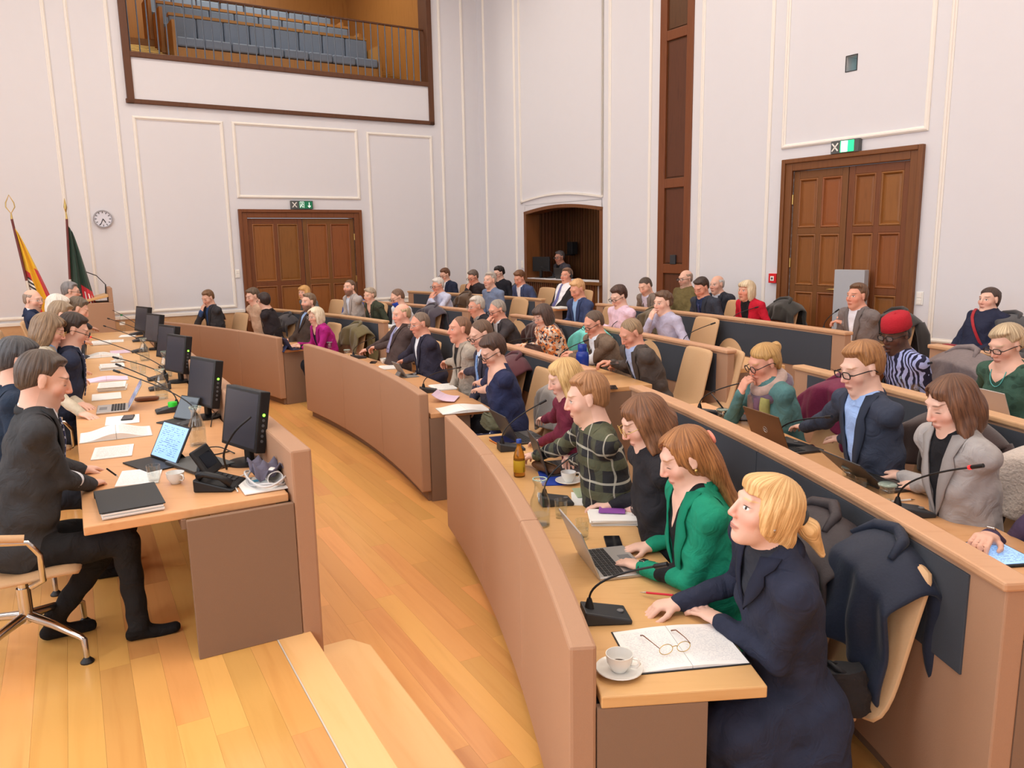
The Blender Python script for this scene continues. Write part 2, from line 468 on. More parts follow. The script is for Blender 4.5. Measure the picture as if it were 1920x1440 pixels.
# ---- double doors
def double_door(name, w, u0, u1, z0, z1, rows, handle_left):
    root = empty(name, w.p((u0+u1)/2, z0)); tag(root, kind='structure')
    inv = -Vector(root.location)
    def P(u, z, d): return w.p(u, z, d)+inv
    def bx(mb, a, b, c, d, e, f, mi=0):
        mb.box(P((a+b)/2, (c+d)/2, (e+f)/2), (abs(b-a), abs(d-c), abs(f-e)), (w.ux, ZUP, w.n), mi)
    fw = 0.14
    fr = MB()
    bx(fr, u0, u0+fw, z0, z1, -0.10, 0.035); bx(fr, u1-fw, u1, z0, z1, -0.10, 0.035); bx(fr, u0+fw, u1-fw, z1-fw, z1, -0.10, 0.035)
    bx(fr, u0-0.012, u0+0.045, z0, z1+0.012, 0.0, 0.06); bx(fr, u1-0.045, u1+0.012, z0, z1+0.012, 0.0, 0.06); bx(fr, u0+0.045, u1-0.045, z1-0.045, z1+0.012, 0.0, 0.06)
    fr.build('door_frame', M_DOORD, root, bevel=0.008)
    um = (u0+u1)/2
    sides = ((u0+fw+0.004, um-0.004), (um+0.004, u1-fw-0.004))
    for li, (a, b) in enumerate(sides):
        leaf = MB()
        st, zt = 0.082, z1-fw-0.006
        mid = (a+b)/2
        zs = [z0+0.02]+rows+[zt]
        bx(leaf, a, b, z0+0.01, zt, -0.075, -0.045)
        bx(leaf, a, a+st, z0+0.01, zt, -0.045, -0.012); bx(leaf, b-st, b, z0+0.01, zt, -0.045, -0.012); bx(leaf, mid-0.032, mid+0.032, z0+0.01, zt, -0.045, -0.012)
        rails = [(z0+0.01, z0+0.2)]+[(r-0.04, r+0.04) for r in rows]+[(zt-0.10, zt)]
        for (ra, rb) in rails: bx(leaf, a+st, b-st, ra, rb, -0.0455, -0.0125)
        lf = leaf.build('door_leaf', M_DOORD, root, bevel=0.006)
        for (ra, rb) in zip(rails[:-1], rails[1:]):
            for (pa, pb) in ((a+st, mid-0.032), (mid+0.032, b-st)):
                pm = MB()
                c0, c1, d0, d1 = pa, pb, ra[1], rb[0]
                prof = [(0, -0.014), (0.012, -0.006), (0.022, -0.012), (0.034, -0.034), (0.06, -0.03)]
                G = [[P(u+su*q, z+sz*q, dd_) for (q, dd_) in prof] for (u, z, su, sz) in ((c0, d0, 1, 1), (c1, d0, -1, 1), (c1, d1, -1, -1), (c0, d1, 1, -1))]
                n_ = len(prof)
                G.append(G[0]); pm.grid(G)
                pm.add([G[k][-1] for k in range(4)], [(0, 1, 2, 3)])
                pm.build('door_panel', M_DOOR, lf)
        for hz in (z0+0.35, z0+1.45, zt-0.35):
            hg = MB(); e = a-0.004 if li == 0 else b+0.004
            hg.tube([P(e, hz-0.06, -0.004), P(e, hz+0.06, -0.004)], 0.012, 8)
            hg.build('hinge', M_BRASS, root, smooth=50)
    hu = um-0.06 if handle_left else um+0.06
    h = MB()
    bx(h, hu-0.022, hu+0.022, z0+0.98, z0+1.24, -0.012, -0.002)
    h.tube([P(hu, z0+1.13, -0.005), P(hu, z0+1.13, 0.045), P(hu-0.03 if handle_left else hu+0.03, z0+1.13, 0.055), P(hu-0.12 if handle_left else hu+0.12, z0+1.125, 0.05)], 0.009, 8)
    h.build('door_handle', M_BRASS, root, smooth=50, bevel=0.003)
    return root
double_door('door_1', WA, 2.72, 5.02, 0.0, 2.745, [1.42], False)
d2 = double_door('door_2', WB, 7.72, 9.57, 0.32, 3.07, [1.44, 2.17], True)

# ---- tall timber pilaster in the right wall
col = MB()
WB.box(col, 5.38, 6.06, 0.3, ROOM_H, -0.2, -0.02)
c = tag(col.build('trim_6', M_DARKW), kind='structure')
cm = MB()
WB.box(cm, 5.38, 5.52, 0.3, ROOM_H, -0.03, 0.02); WB.box(cm, 5.93, 6.06, 0.3, ROOM_H, -0.03, 0.02)
for z in (0.5, 1.65, 2.935, 5.06, 7.2): WB.box(cm, 5.52, 5.93, z-0.07, z+0.07, -0.03, 0.019)
cm.build('pilaster_frame', M_DOORD, c, bevel=0.008)
fx = MB()
for i, (za, zb) in enumerate(((0.57, 1.58), (1.72, 2.865), (3.005, 4.99), (5.13, 7.13))):
    f = MB(); WB.box(f, 5.545, 5.905, za+0.02, zb-0.02, -0.03, -0.008); f.build('pilaster_panel', M_DARKW, c, bevel=0.006)
sw = MB(); WB.box(sw, 5.68, 5.79, 1.72, 1.86, 0.0, 0.03)
tag(sw.build('switch_box', M_DGREY, bevel=0.004), 'small dark switch box on the tall timber pilaster', 'switch')

# ---- control booth: arched opening, ribbed timber lining, counter
bo = MB()
ARC = [(1.64+2.39*t, 2.60+0.11*math.sin(PI*(0.05+0.93*t))) for t in [i/16 for i in range(17)]]
fill = [(1.66, 2.80)]+[(u, z+0.05) for u, z in ARC]+[(4.01, 2.80)]
bo.prism(fill[::-1], -0.28, 0.0, 0, WB.fr())
bo.build('booth_lintel', M_WALL, wall_right)
booth = empty('control_booth', WB.p(2.83, 0.32), 0, 'arched control booth opening lined in dark ribbed timber', 'booth')
binv = -Vector(booth.location)
def bbox(mb, a, b, c, d, e, f, mi=0): mb.box(WB.p((a+b)/2, (c+d)/2, (e+f)/2)+binv, (abs(b-a), abs(d-c), abs(f-e)), (WB.ux, ZUP, WB.n), mi)
f = MB()
bbox(f, 1.64, 1.72, 1.37, 2.62, -0.3, 0.012); bbox(f, 3.95, 4.03, 0.32, 2.62, -0.3, 0.012)
for (ua, za), (ub_, zb) in zip(ARC[:-1], ARC[1:]):
    dv = WB.ux*(ub_-ua)+ZUP*(zb-za); X = dv.normalized(); f.box(WB.p((ua+ub_)/2, (za+zb)/2+0.02, -0.144)+binv, (dv.length+0.004, 0.06, 0.312), (X, WB.n.cross(X), WB.n))
f.build('booth_frame', M_DOORD, booth)
f = MB(); bbox(f, 1.64, 4.03, 1.33, 1.385, -0.42, 0.10); f.build('counter', M_DOORD, booth, bevel=0.006)
f = MB()
bbox(f, 1.3, 4.4, 0.4, 3.2, -1.10, -1.05); bbox(f, 1.60, 1.66, 0.4, 3.2, -1.05, -0.28); bbox(f, 4.02, 4.08, 0.4, 3.2, -1.05, -0.28); bbox(f, 1.3, 4.4, 0.4, 0.45, -1.05, -0.28)
f.build('lining', M_DARKW, booth)
f = MB(); bbox(f, 1.3, 4.4, 2.95, 3.0, -1.05, -0.28); f.build('booth_ceiling', M_WALL, booth)
sl = MB().box((0, 0, 0), (0.055, 0.03, 1.0)); slme = mesh_of('slat', sl.v, sl.f); slme.materials.append(M_DARKW)
slo = MB().box((0, 0, 0), (0.045, 0.03, 1.0)); slme2 = mesh_of('slat', slo.v, slo.f); slme2.materials.append(M_DOORD)
def slat(me, u, d, z0, z1, side):
    o = bpy.data.objects.new('slat', me); link(o, booth)
    o.location = WB.p(u, (z0+z1)/2, d)+binv
    o.rotation_euler = (0, 0, math.atan2(BX.y, BX.x)+(PI/2 if side else 0)); o.scale = (1, 1, z1-z0)
for i in range(28): slat(slme, 1.72+0.083*i, -1.035, 0.45, 2.95, False)
for i in range(9): slat(slme, 1.675, -1.0+0.083*i, 0.45, 2.95, True)
for i in range(9): slat(slme, 4.005, -1.0+0.083*i, 0.45, 2.95, True)
for i in range(33): slat(slme2, 1.70+0.068*i, 0.016, 0.32, 1.33, False)

# ---- balcony
bal = empty('balcony', WA.p(3.86, 5.2), 0, 'recessed spectators balcony with oak lining above the left double door', 'balcony')
ainv = -Vector(bal.location)
def abox(mb, a, b, c, d, e, f, mi=0): mb.box(WA.p((a+b)/2, (c+d)/2, (e+f)/2)+ainv, (abs(b-a), abs(d-c), abs(f-e)), (WA.ux, ZUP, WA.n), mi)
f = MB()
abox(f, 1.06, 6.67, 4.43, 4.50, 0, 0.06); abox(f, 1.06, 1.17, 4.43, 7.7, -0.30, 0.06); abox(f, 6.54, 6.65, 4.43, 7.7, -0.30, 0.06); abox(f, 1.16, 6.55, 7.6, 7.7, -0.28, 0.06)
f.build('balcony_frame', M_DARKW, bal, bevel=0.008)
f = MB(); abox(f, 1.16, 6.55, 5.15, 5.235, -0.3, 0.07); f.build('sill', M_DARKW, bal, bevel=0.01)
f = MB(); abox(f, 1.16, 6.55, 4.5, 5.15, 0.0, 0.03); f.build('parapet', M_WALL, bal)
f = MB()
abox(f, 0.9, 6.8, 4.9, 9.0, -4.6, -4.5); abox(f, 0.85, 0.95, 4.9, 9.0, -4.5, -0.28); abox(f, 6.75, 6.85, 4.9, 9.0, -4.5, -0.28); abox(f, 0.9, 6.8, 8.9, 9.0, -4.6, -0.28); abox(f, 0.9, 6.8, 4.9, 5.25, -4.5, -0.28)
f.build('lining', M_BALW, bal)
for r_ in range(3):
    zf = 5.25+0.40*r_; d0 = 0.95+0.82*r_
    ub0, ub1 = 1.78+0.06*r_, 5.62+0.04*r_
    f = MB(); abox(f, 1.0, 6.7, 4.95, zf, -4.5, -d0+0.02); f.build('step_block', M_BALW, bal)
    b = empty('bench_row', (0, 0, 0), parent=bal)
    f = MB(); abox(f, ub0, ub1, zf+0.02, zf+0.36, -d0-0.10, -d0-0.02); abox(f, ub0-0.06, ub0, zf, zf+0.80, -d0-0.62, -d0+0.04); abox(f, ub1, ub1+0.06, zf, zf+0.80, -d0-0.62, -d0+0.04); abox(f, ub0, ub1, zf+1.0, zf+1.05, -d0-0.66, -d0-0.5)
    f.build('bench_frame', M_BALW, b)
    nseat = 8; w_ = (ub1-ub0)/nseat
    for k in range(nseat):
        f = MB(); abox(f, ub0+w_*k+0.006, ub0+w_*(k+1)-0.006, zf+0.37, zf+0.53, -d0-0.50, -d0+0.03); f.build('seat_cushion', plain('slate_blue_upholstery', (118, 130, 146), 0.7, var=0.06, scale=60, spec=0.4), b, bevel=0.035, seg=3)
        f = MB(); abox(f, ub0+w_*k+0.006, ub0+w_*(k+1)-0.006, zf+0.54, zf+1.0, -d0-0.60, -d0-0.50); f.build('back_cushion', MATS['slate_blue_upholstery'], b, bevel=0.03, seg=3)
for side in (0, 1):
    for k in range(8):
        u0, u1 = ((5.75, 6.7), (1.0, 1.72))[side]
        f = MB(); abox(f, u0, u1, 5.2, 5.25+0.075*(k+1), -4.4, -0.75-0.22*k); f.build('stair_tread', M_BALW, bal)
        f = MB(); abox(f, u0, u1, 5.25+0.075*(k+1)-0.012, 5.25+0.075*(k+1)+0.004, -0.80-0.22*k, -0.735-0.22*k); f.build('stair_nosing', M_BRASS, bal)
rl = empty('balcony_railing', WA.p(3.86, 5.235, -0.12), 0, 'thin grey metal railing with upright bars in front of the balcony seats', 'railing')
rinv = -Vector(rl.location)
f = MB(); f.box(WA.p(3.86, 6.24, -0.12)+rinv, (5.4, 0.03, 0.05), (WA.ux, ZUP, WA.n)); f.build('handrail', M_DARKW, rl, bevel=0.006)
bme = MB().tube([(0, 0, 0), (0, 0, 0.995)], 0.011, 6); bme = mesh_of('baluster', bme.v, bme.f, None, 50); bme.materials.append(plain('grey_blue_steel', (96, 104, 116), 0.4, metal=0.6))
for k in range(37):
    o = bpy.data.objects.new('baluster', bme); link(o, rl); o.location = WA.p(1.25+0.146*k, 5.235, -0.12)+rinv
area_light('balcony_lamp_light', WA.p(3.9, 8.7, -2.0), (0, 0, -1), 3.6, 1.2, 120, (1.0, 0.95, 0.84))
area_light('booth_fill_light', WB.p(2.9, 2.9, -0.7), (0, 0, -1), 0.5, 0.3, 1.6, (1.0, 0.9, 0.8))  # fill light added to brighten the booth interior, not a known fitting

# ---- fittings on the walls
def exit_sign(w, u, z, wd, arrow, label, glow):
    o = empty('exit_sign', w.p(u, z), 0, label, 'exit sign')
    inv = -Vector(o.location)
    def bx(mb, a, b, c, d, e, f): mb.box(w.p((a+b)/2, (c+d)/2, (e+f)/2)+inv, (abs(b-a), abs(d-c), abs(f-e)), (w.ux, ZUP, w.n))
    f = MB(); bx(f, u-wd/2, u+wd/2, z, z+0.15, 0.0, 0.07); f.build('housing', plain('sign_housing_grey', (86, 88, 88), 0.5), o, bevel=0.004)
    sg = 1 if w is WB else -1                      # left to right as seen from the room
    def bar(mb, x0, y0, x1, y1, t):
        a = w.p(u+sg*x0, z+y0, 0.075)+inv; b = w.p(u+sg*x1, z+y1, 0.075)+inv
        X = (b-a).normalized(); mb.box((a+b)/2, ((b-a).length, t, 0.006), (X, w.n.cross(X), w.n))
    gm = plain('sign_green_lit' if glow else 'sign_green', (20, 150, 90) if glow else (22, 104, 70), 0.4, emit=(40, 220, 130) if glow else (22, 120, 80), estr=1.4 if glow else 0.25)
    wm = plain('sign_white_lit' if glow else 'sign_white', (240, 250, 244), 0.4, emit=(230, 255, 240), estr=2.2 if glow else 0.35)
    f = MB(); a0 = -0.06*wd/0.4
    x0, x1 = (a0, wd/2-0.015) if not glow else (a0, wd/2-0.06)
    f.box(w.p(u+sg*(x0+x1)/2, z+0.075, 0.0715)+inv, (x1-x0, 0.13, 0.004), (w.ux, ZUP, w.n)); f.build('sign_face', gm, o)
    f = MB(); bar(f, -wd/2+0.02, 0.03, -wd/2+0.10, 0.12, 0.016); bar(f, -wd/2+0.02, 0.12, -wd/2+0.10, 0.03, 0.016); f.build('cross_symbol', M_WHITE, o)
    f = MB()
    if arrow:
        bar(f, x1-0.06, 0.12, x1-0.06, 0.03, 0.014); bar(f, x1-0.085, 0.06, x1-0.058, 0.028, 0.014); bar(f, x1-0.035, 0.06, x1-0.062, 0.028, 0.014)
        f.build('arrow_symbol', wm, o)
    f = MB()
    xm = x0+0.055                                  # running figure
    bar(f, xm-0.035, 0.02, xm-0.035, 0.13, 0.008); bar(f, xm+0.035, 0.02, xm+0.035, 0.13, 0.008); bar(f, xm-0.035, 0.13, xm+0.035, 0.13, 0.008)
    bar(f, xm-0.005, 0.105, xm+0.008, 0.117, 0.014); bar(f, xm-0.012, 0.065, xm+0.005, 0.1, 0.014); bar(f, xm-0.012, 0.065, xm+0.014, 0.045, 0.009); bar(f, xm+0.014, 0.045, xm+0.006, 0.025, 0.009); bar(f, xm-0.012, 0.065, xm-0.026, 0.035, 0.009); bar(f, xm+0.005, 0.095, xm+0.024, 0.08, 0.008)
    f.build('figure_symbol', wm, o)
    if glow:
        f = MB(); f.box(w.p(u+sg*(x0+0.055), z+0.075, 0.073)+inv, (0.085, 0.125, 0.004), (w.ux, ZUP, w.n)); f.build('lit_pane', wm, o)
exit_sign(WA, 3.875, 2.765, 0.41, True, 'unlit exit sign with white cross and down arrow over the left double door', False)
exit_sign(WB, 8.62, 3.08, 0.37, False, 'glowing green and white exit sign over the right double door', True)
# wall clock
ck = empty('wall_clock', WA.p(7.19, 2.585, 0.0), 0, 'round white wall clock in the narrow plaster field', 'clock')
def wall_disc(mb, r0, r1, d0, d1, seg=28):
    P = []
    for (r, d) in ((r0, d0), (r1, d0), (r1, d1), (r0, d1)):
        P.append([WA.ux*(r*math.cos(2*PI*k/seg))+ZUP*(r*math.sin(2*PI*k/seg))+WA.n*d for k in range(seg)])
    P.append(P[0]); mb.grid(P, closed_u=True)
f = MB(); wall_disc(f, 0.125, 0.142, 0.0, 0.045); f.build('clock_rim', plain('silver_grey_rim', (176, 176, 182), 0.3, metal=0.6), ck, smooth=40)
f = MB(); wall_disc(f, 0.0, 0.126, 0.004, 0.03); f.build('clock_dial', plain('dial_white', (222, 222, 232), 0.5), ck)
for k in range(12):
    an = 2*PI*k/12; f = MB(); X = -WA.ux*math.sin(an)+ZUP*math.cos(an)
    f.box(X*0.104+WA.n*0.032, (0.028, 0.010, 0.003), (X, WA.n.cross(X), WA.n)); f.build('hour_mark', M_DGREY, ck)
for (an, ln, t) in ((R(148), 0.07, 0.012), (R(128), 0.0, 0.0), (R(205), 0.10, 0.009)):
    if ln == 0: continue
    X = -WA.ux*math.sin(an)+ZUP*math.cos(an); f = MB(); f.box(X*(ln/2)+WA.n*0.036, (ln, t, 0.003), (X, WA.n.cross(X), WA.n)); f.build('clock_hand', M_BLACK, ck)
# red fire call point, light switches, projector opening
f = empty('fire_call_point', WB.p(7.63, 1.50), 0, 'red fire alarm call point beside the right double door', 'fire alarm')
g = MB(); g.box(WB.n*0.025+ZUP*0.06, (0.125, 0.125, 0.05), (WB.ux, ZUP, WB.n)); g.build('housing', plain('alarm_red', (214, 28, 34), 0.4), f, bevel=0.006)
g = MB(); g.box(WB.n*0.052+ZUP*0.058, (0.056, 0.062, 0.004), (WB.ux, ZUP, WB.n)); g.build('press_pane', M_WHITE, f)
g = MB(); g.box(WB.n*0.055+ZUP*0.058, (0.03, 0.012, 0.003), (WB.ux, ZUP, WB.n)); g.box(WB.n*0.055+ZUP*0.058, (0.010, 0.036, 0.003), (WB.ux, ZUP, WB.n)); g.build('press_symbol', M_BLACK, f)
def wall_switch(w, u, z, label):
    o = empty('light_switch', w.p(u, z), 0, label, 'switch')
    g = MB(); g.box(w.n*0.006, (0.085, 0.15, 0.012), (w.ux, ZUP, w.n)); g.build('switch_plate', M_WHITE, o, bevel=0.003)
    for s_ in (-1, 1):
        g = MB(); g.box(w.n*0.014+ZUP*0.035*s_, (0.055, 0.055, 0.008), (w.ux, ZUP, w.n)); g.build('rocker', M_TRIM, o, bevel=0.002)
wall_switch(WB, 9.64, 1.39, 'white double light switch on the wall right of the right door')
wall_switch(WA, 5.12, 1.62, 'white double light switch beside the left double door')
wall_switch(WB, 1.56, 1.66, 'white double light switch beside the control booth')
o = empty('projector_opening', WB.p(8.605, 4.02), 0, 'small dark projector opening with a glowing lens high over the right door', 'projector')
g = MB(); g.box(-WB.n*0.26+ZUP*0.085, (0.14, 0.17, 0.02), (WB.ux, ZUP, WB.n)); g.build('recess_back', M_BLACK, o)
g = MB()
for a, b, c, d in ((0, -0.004, 0.156, 0.008), (0, 0.174, 0.156, 0.008), (-0.074, 0.085, 0.008, 0.18), (0.074, 0.085, 0.008, 0.18)): g.box(WB.ux*a+ZUP*b-WB.n*0.12, (c, d, 0.25), (WB.ux, ZUP, WB.n))
g.build('recess_lining', M_BLACK, o)
g = MB(); _s = 16; _v = [WB.ux*(0.035+0.022*math.cos(2*PI*k/_s))+ZUP*(0.075+0.022*math.sin(2*PI*k/_s))-WB.n*0.1 for k in range(_s)]
g.prism([(0.035+0.022*math.cos(2*PI*k/_s), 0.07+0.022*math.sin(2*PI*k/_s)) for k in range(_s)], -0.2, -0.1, 0, (Vector((0, 0, 0)), WB.ux, ZUP, WB.n)); g.build('lens', plain('lens_glow', (200, 255, 250), 0.3, emit=(190, 255, 250), estr=1.2), o)

# ================================================================= curved benches
def seams(t0, t1):
    n = max(1, round(abs(t1-t0)/4.9)); return [(t0+(t1-t0)*i/n, t0+(t1-t0)*(i+1)/n) for i in range(n)]
def bench(row, t0, t1, label, near_support=True):
    "t0 < t1 degrees; front faces the centre"
    Rr, z0 = ROWR[row], ROWZ[row]
    zl = ROWZ[row-1] if row > 1 else 0.0
    zt = z0+0.91
    root = empty('council_bench', polar(Rr, (t0+t1)/2, zl), 0, label, 'bench')
    inv = Vector(root.location)
    def fin(mb, name, mats, **k):
        mb.v = [(x-inv.x, y-inv.y, z-inv.z) for (x, y, z) in mb.v]
        return mb.build(name, mats, root, **k)
    gap = 0.012
    mb = MB(); mb.arc(Rr+0.06, Rr+0.09, zl, zl+0.10, t0+0.1, t1-0.1); fin(mb, 'plinth', M_SHADE)
    for (a, b) in seams(t0, t1):
        mb = MB()
        if row == 1:
            mb.arc(Rr, Rr+0.085, zl+0.085, zt, a+gap/2, b-gap/2); fin(mb, 'front_panel', M_TAN, bevel=0.012)
        else:
            mb.arc(Rr+0.012, Rr+0.085, zl+0.085, zt-0.03, a+gap/2, b-gap/2); fin(mb, 'front_panel', M_TAN, bevel=0.006)
    if row > 1:
        mb = MB(); mb.arc(Rr-0.004, Rr+0.10, zt-0.032, zt, t0-0.03, t1+0.03); fin(mb, 'top_rail', M_RAIL, bevel=0.009)
        e = 0.10/Rr*180/PI*1.6
        for (a, b) in seams(t0+e, t1-e):
            mb = MB(); mb.arc(Rr+0.004, Rr+0.02, zt-0.40, zt-0.05, a+0.008, b-0.008); fin(mb, 'fabric_inset', M_GREY, bevel=0.003)
    mb = MB(); mb.arc(Rr+0.098, Rr+0.618, z0+0.70, z0+0.74, t0, t1); fin(mb, 'tabletop', M_TABLE, bevel=0.005)
    mb = MB(); mb.arc(Rr+0.085, Rr+0.12, z0+0.60, z0+0.69, t0+0.1, t1-0.1); fin(mb, 'cable_tray', M_BLACK)
    tk = 0.03/Rr*180/PI
    nsup = max(2, round((t1-t0)/5.5)+1)
    for i in range(nsup):
        tt = t0+tk*0.5+(t1-t0-tk)*i/(nsup-1)
        mb = MB(); mb.arc(Rr+0.086, Rr+0.43, z0+0.001, z0+0.70, tt-tk/2, tt+tk/2, 2); fin(mb, 'support_panel', M_SHADE)
    return root
B = bench
B(1, 38.75, 53.2, 'tan front row bench at the far end, nearest the flags')
B(1, 20.65, 35.4, 'tan front row bench in the middle of the hall')
B(1, 4.87, 17.48, 'tan front row bench nearest the photographer, ending at the blonde woman')
B(2, 36.9, 50.5, 'second row bench with grey fabric inset behind the woman in magenta')
B(2, 19.35, 33.2, 'second row bench with grey fabric inset behind the woman in polka dots')
B(2, 4.65, 16.55, 'second row bench with grey fabric inset nearest the photographer')
B(3, 36.5, 46.0, 'third row bench with grey fabric inset behind the masked man')
B(3, 19.2, 33.0, 'third row bench with grey fabric inset ahead of the man in pink shirt')
B(3, 4.7, 16.3, 'third row bench with grey fabric inset ahead of the man in red cap')
B(4, 36.3, 47.2, 'rear row bench with grey fabric inset left of the control booth')
B(4, 19.4, 32.4, 'rear row bench with grey fabric inset ahead of the woman in red cardigan')
B(4, 5.0, 16.5, 'rear row bench with grey fabric inset below the right wall')

# ================================================================= dais desk
DT = DAIS_Z+0.715      # table height on the dais
DP = DAIS_Z+0.93       # front panel top
dk = empty('presidium_desk', desk(4.4, 0.5, 0), 0, 'long straight presidium desk on the dais with tan front panels', 'desk')
kinv = -Vector(dk.location)
def kbox(mb, s0, s1, n0, n1, z0, z1, mi=0): mb.box(desk((s0+s1)/2, (n0+n1)/2, (z0+z1)/2)+kinv, (abs(s1-s0), abs(n1-n0), abs(z1-z0)), (DS, DN, ZUP), mi)
DL = 8.9
for i in range(6):
    f = MB(); kbox(f, DL*i/6+0.002, DL*(i+1)/6-0.002, 0, 0.10, 0.075, DP); f.build('front_panel', M_TAN, dk, bevel=0.012)
f = MB(); kbox(f, 0.05, DL-0.05, 0.015, 0.09, 0.0, 0.08); f.build('plinth', M_SHADE, dk)
for i in range(3):
    f = MB(); kbox(f, 0.04+(DL-0.04)*i/3, 0.04+(DL-0.04)*(i+1)/3-0.001, 0.115, 0.985, DT-0.04, DT); f.build('tabletop', M_TABLE, dk, bevel=0.005)
for s_ in (0.0, 2.2, 4.4, 6.6, DL-0.03):
    f = MB(); kbox(f, s_, s_+0.03, 0.101, 0.58, DAIS_Z, DT-0.04); f.build('support_panel', M_SHADE, dk, bevel=0.003)
f = MB(); kbox(f, 0.04, DL, 0.101, 0.115, DT-0.14, DT-0.05); f.build('cable_tray', M_BLACK, dk)
f = MB(); kbox(f, 0.03, DL, 0.58, 0.60, DT-0.085, DT-0.04); f.build('apron', M_SHADE, dk)

# ================================================================= chairs and draped coats
def sweep(prof, halfw, th, nx=7, cup=0.0, corner=0.0):
    "padded slab swept along a side profile [(y,z)], closed; halfw(t) half width, cup = sideways curl"
    mb = MB(); n = len(prof); top = []; bot = []
    for i, (y, z) in enumerate(prof):
        a = Vector((0,)+tuple(prof[max(i-1, 0)])); b = Vector((0,)+tuple(prof[min(i+1, n-1)]))
        t = (b-a).normalized(); nn = Vector((0, -t.z, t.y))
        w = halfw(i/(n-1)); rt = []; rb = []
        for j in range(nx):
            q = -1+2*j/(nx-1); e = 1-0.55*abs(q)**6
            off = nn*(cup*q*q)
            rt.append(Vector((q*w, y, z))+off+nn*(th/2*e)); rb.append(Vector((q*w, y, z))+off-nn*(th/2*e))
        top.append(rt); bot.append(rb)
    m = nx
    V = [p for r_ in top for p in r_]+[p for r_ in bot for p in r_]
    F = []; o = n*m
    for i in range(n-1):
        for j in range(m-1):
            F.append((i*m+j, i*m+j+1, (i+1)*m+j+1, (i+1)*m+j)); F.append((o+i*m+j, o+(i+1)*m+j, o+(i+1)*m+j+1, o+i*m+j+1))
        F.append((i*m, (i+1)*m, o+(i+1)*m, o+i*m)); F.append((i*m+m-1, o+i*m+m-1, o+(i+1)*m+m-1, (i+1)*m+m-1))
    F.append(tuple(range(m))+tuple(o+j for j in range(m-1, -1, -1)))
    F.append(tuple((n-1)*m+j for j in range(m-1, -1, -1))+tuple(o+(n-1)*m+j for j in range(m)))
    return mb.add(V, F)
def make_chair(arms):
    root = empty('conference_chair', (0, 0, 0))
    sw = sweep([(0.25, 0.435), (0.23, 0.452), (0.15, 0.455), (0.0, 0.447), (-0.14, 0.445), (-0.21, 0.455)], lambda t: 0.225+0.02*math.sin(PI*t), 0.045, 9, 0.0)
    o = sw.build('seat', M_LEATHER, root, smooth=60); md = o.modifiers.new('soft', 'SUBSURF'); md.levels = 1; md.render_levels = 1
    bw = sweep([(-0.19, 0.448), (-0.245, 0.47), (-0.275, 0.53), (-0.30, 0.62), (-0.33, 0.74), (-0.362, 0.86), (-0.39, 0.955), (-0.398, 0.985)], lambda t: 0.235-0.02*t-(0.025 if t > 0.95 else 0), 0.042, 9, 0.03)
    o = bw.build('backrest', M_LEATHER, root, smooth=60); md = o.modifiers.new('soft', 'SUBSURF'); md.levels = 1; md.render_levels = 1
    MB().lathe([(0, 0.17), (0.03, 0.17), (0.03, 0.34), (0.022, 0.34), (0.022, 0.42), (0, 0.42)], 14).build('gas_spring', M_CHROME, root, smooth=40)
    MB().box((0, -0.02, 0.41), (0.16, 0.24, 0.035)).build('seat_mount', M_BLACK, root, bevel=0.01)
    for k in range(4):
        an = PI/4+k*PI/2; c, s = math.cos(an), math.sin(an)
        m = MB(); m.tube([(0.02*c, 0.02*s, 0.20), (0.15*c, 0.15*s, 0.175), (0.30*c, 0.30*s, 0.13), (0.318*c, 0.318*s, 0.118), (0.322*c, 0.322*s, 0.03)], [0.024, 0.02, 0.015, 0.015, 0.012], 8)
        lg = m.build('leg', M_CHROME, root, smooth=50)
        MB().lathe([(0, 0.0), (0.03, 0.0), (0.03, 0.012), (0.014, 0.03), (0, 0.03)], 12, 0, (0.322*c, 0.322*s, 0)).build('glide', M_BLACK, lg, smooth=40)
    if arms:
        for s in (-1, 1):
            m = MB(); m.tube([(s*0.25, 0.05, 0.43), (s*0.28, 0.10, 0.46), (s*0.285, 0.10, 0.58), (s*0.285, 0.06, 0.645), (s*0.285, -0.06, 0.665), (s*0.28, -0.20, 0.655), (s*0.25, -0.31, 0.63)], 0.014, 8)
            a = m.build('armrest', M_CHROME, root, smooth=60)
            m = MB(); m.tube([(s*0.285, 0.05, 0.664), (s*0.285, -0.06, 0.684), (s*0.28, -0.19, 0.674)], 0.019, 8); m.build('arm_pad', M_LEATHER, a, smooth=60)
    return root
CHAIR = {}
def chair(loc, face, label, arms=False, z=None):
    "face = heading in degrees of the sitter"
    k = bool(arms)
    if k not in CHAIR:
        CHAIR[k] = make_chair(k); o = CHAIR[k]
    else: o = copy_tree(CHAIR[k])
    o.location = loc; o.rotation_euler = (0, 0, R(face)-PI/2)
    tag(o, label, 'chair', 'tan leather conference chairs')
    return o
def bench_chair(row, deg, label, off=1.03, turn=0.0):
    return chair(polar(ROWR[row]+off, deg, ROWZ[row]), deg+180+turn, label)
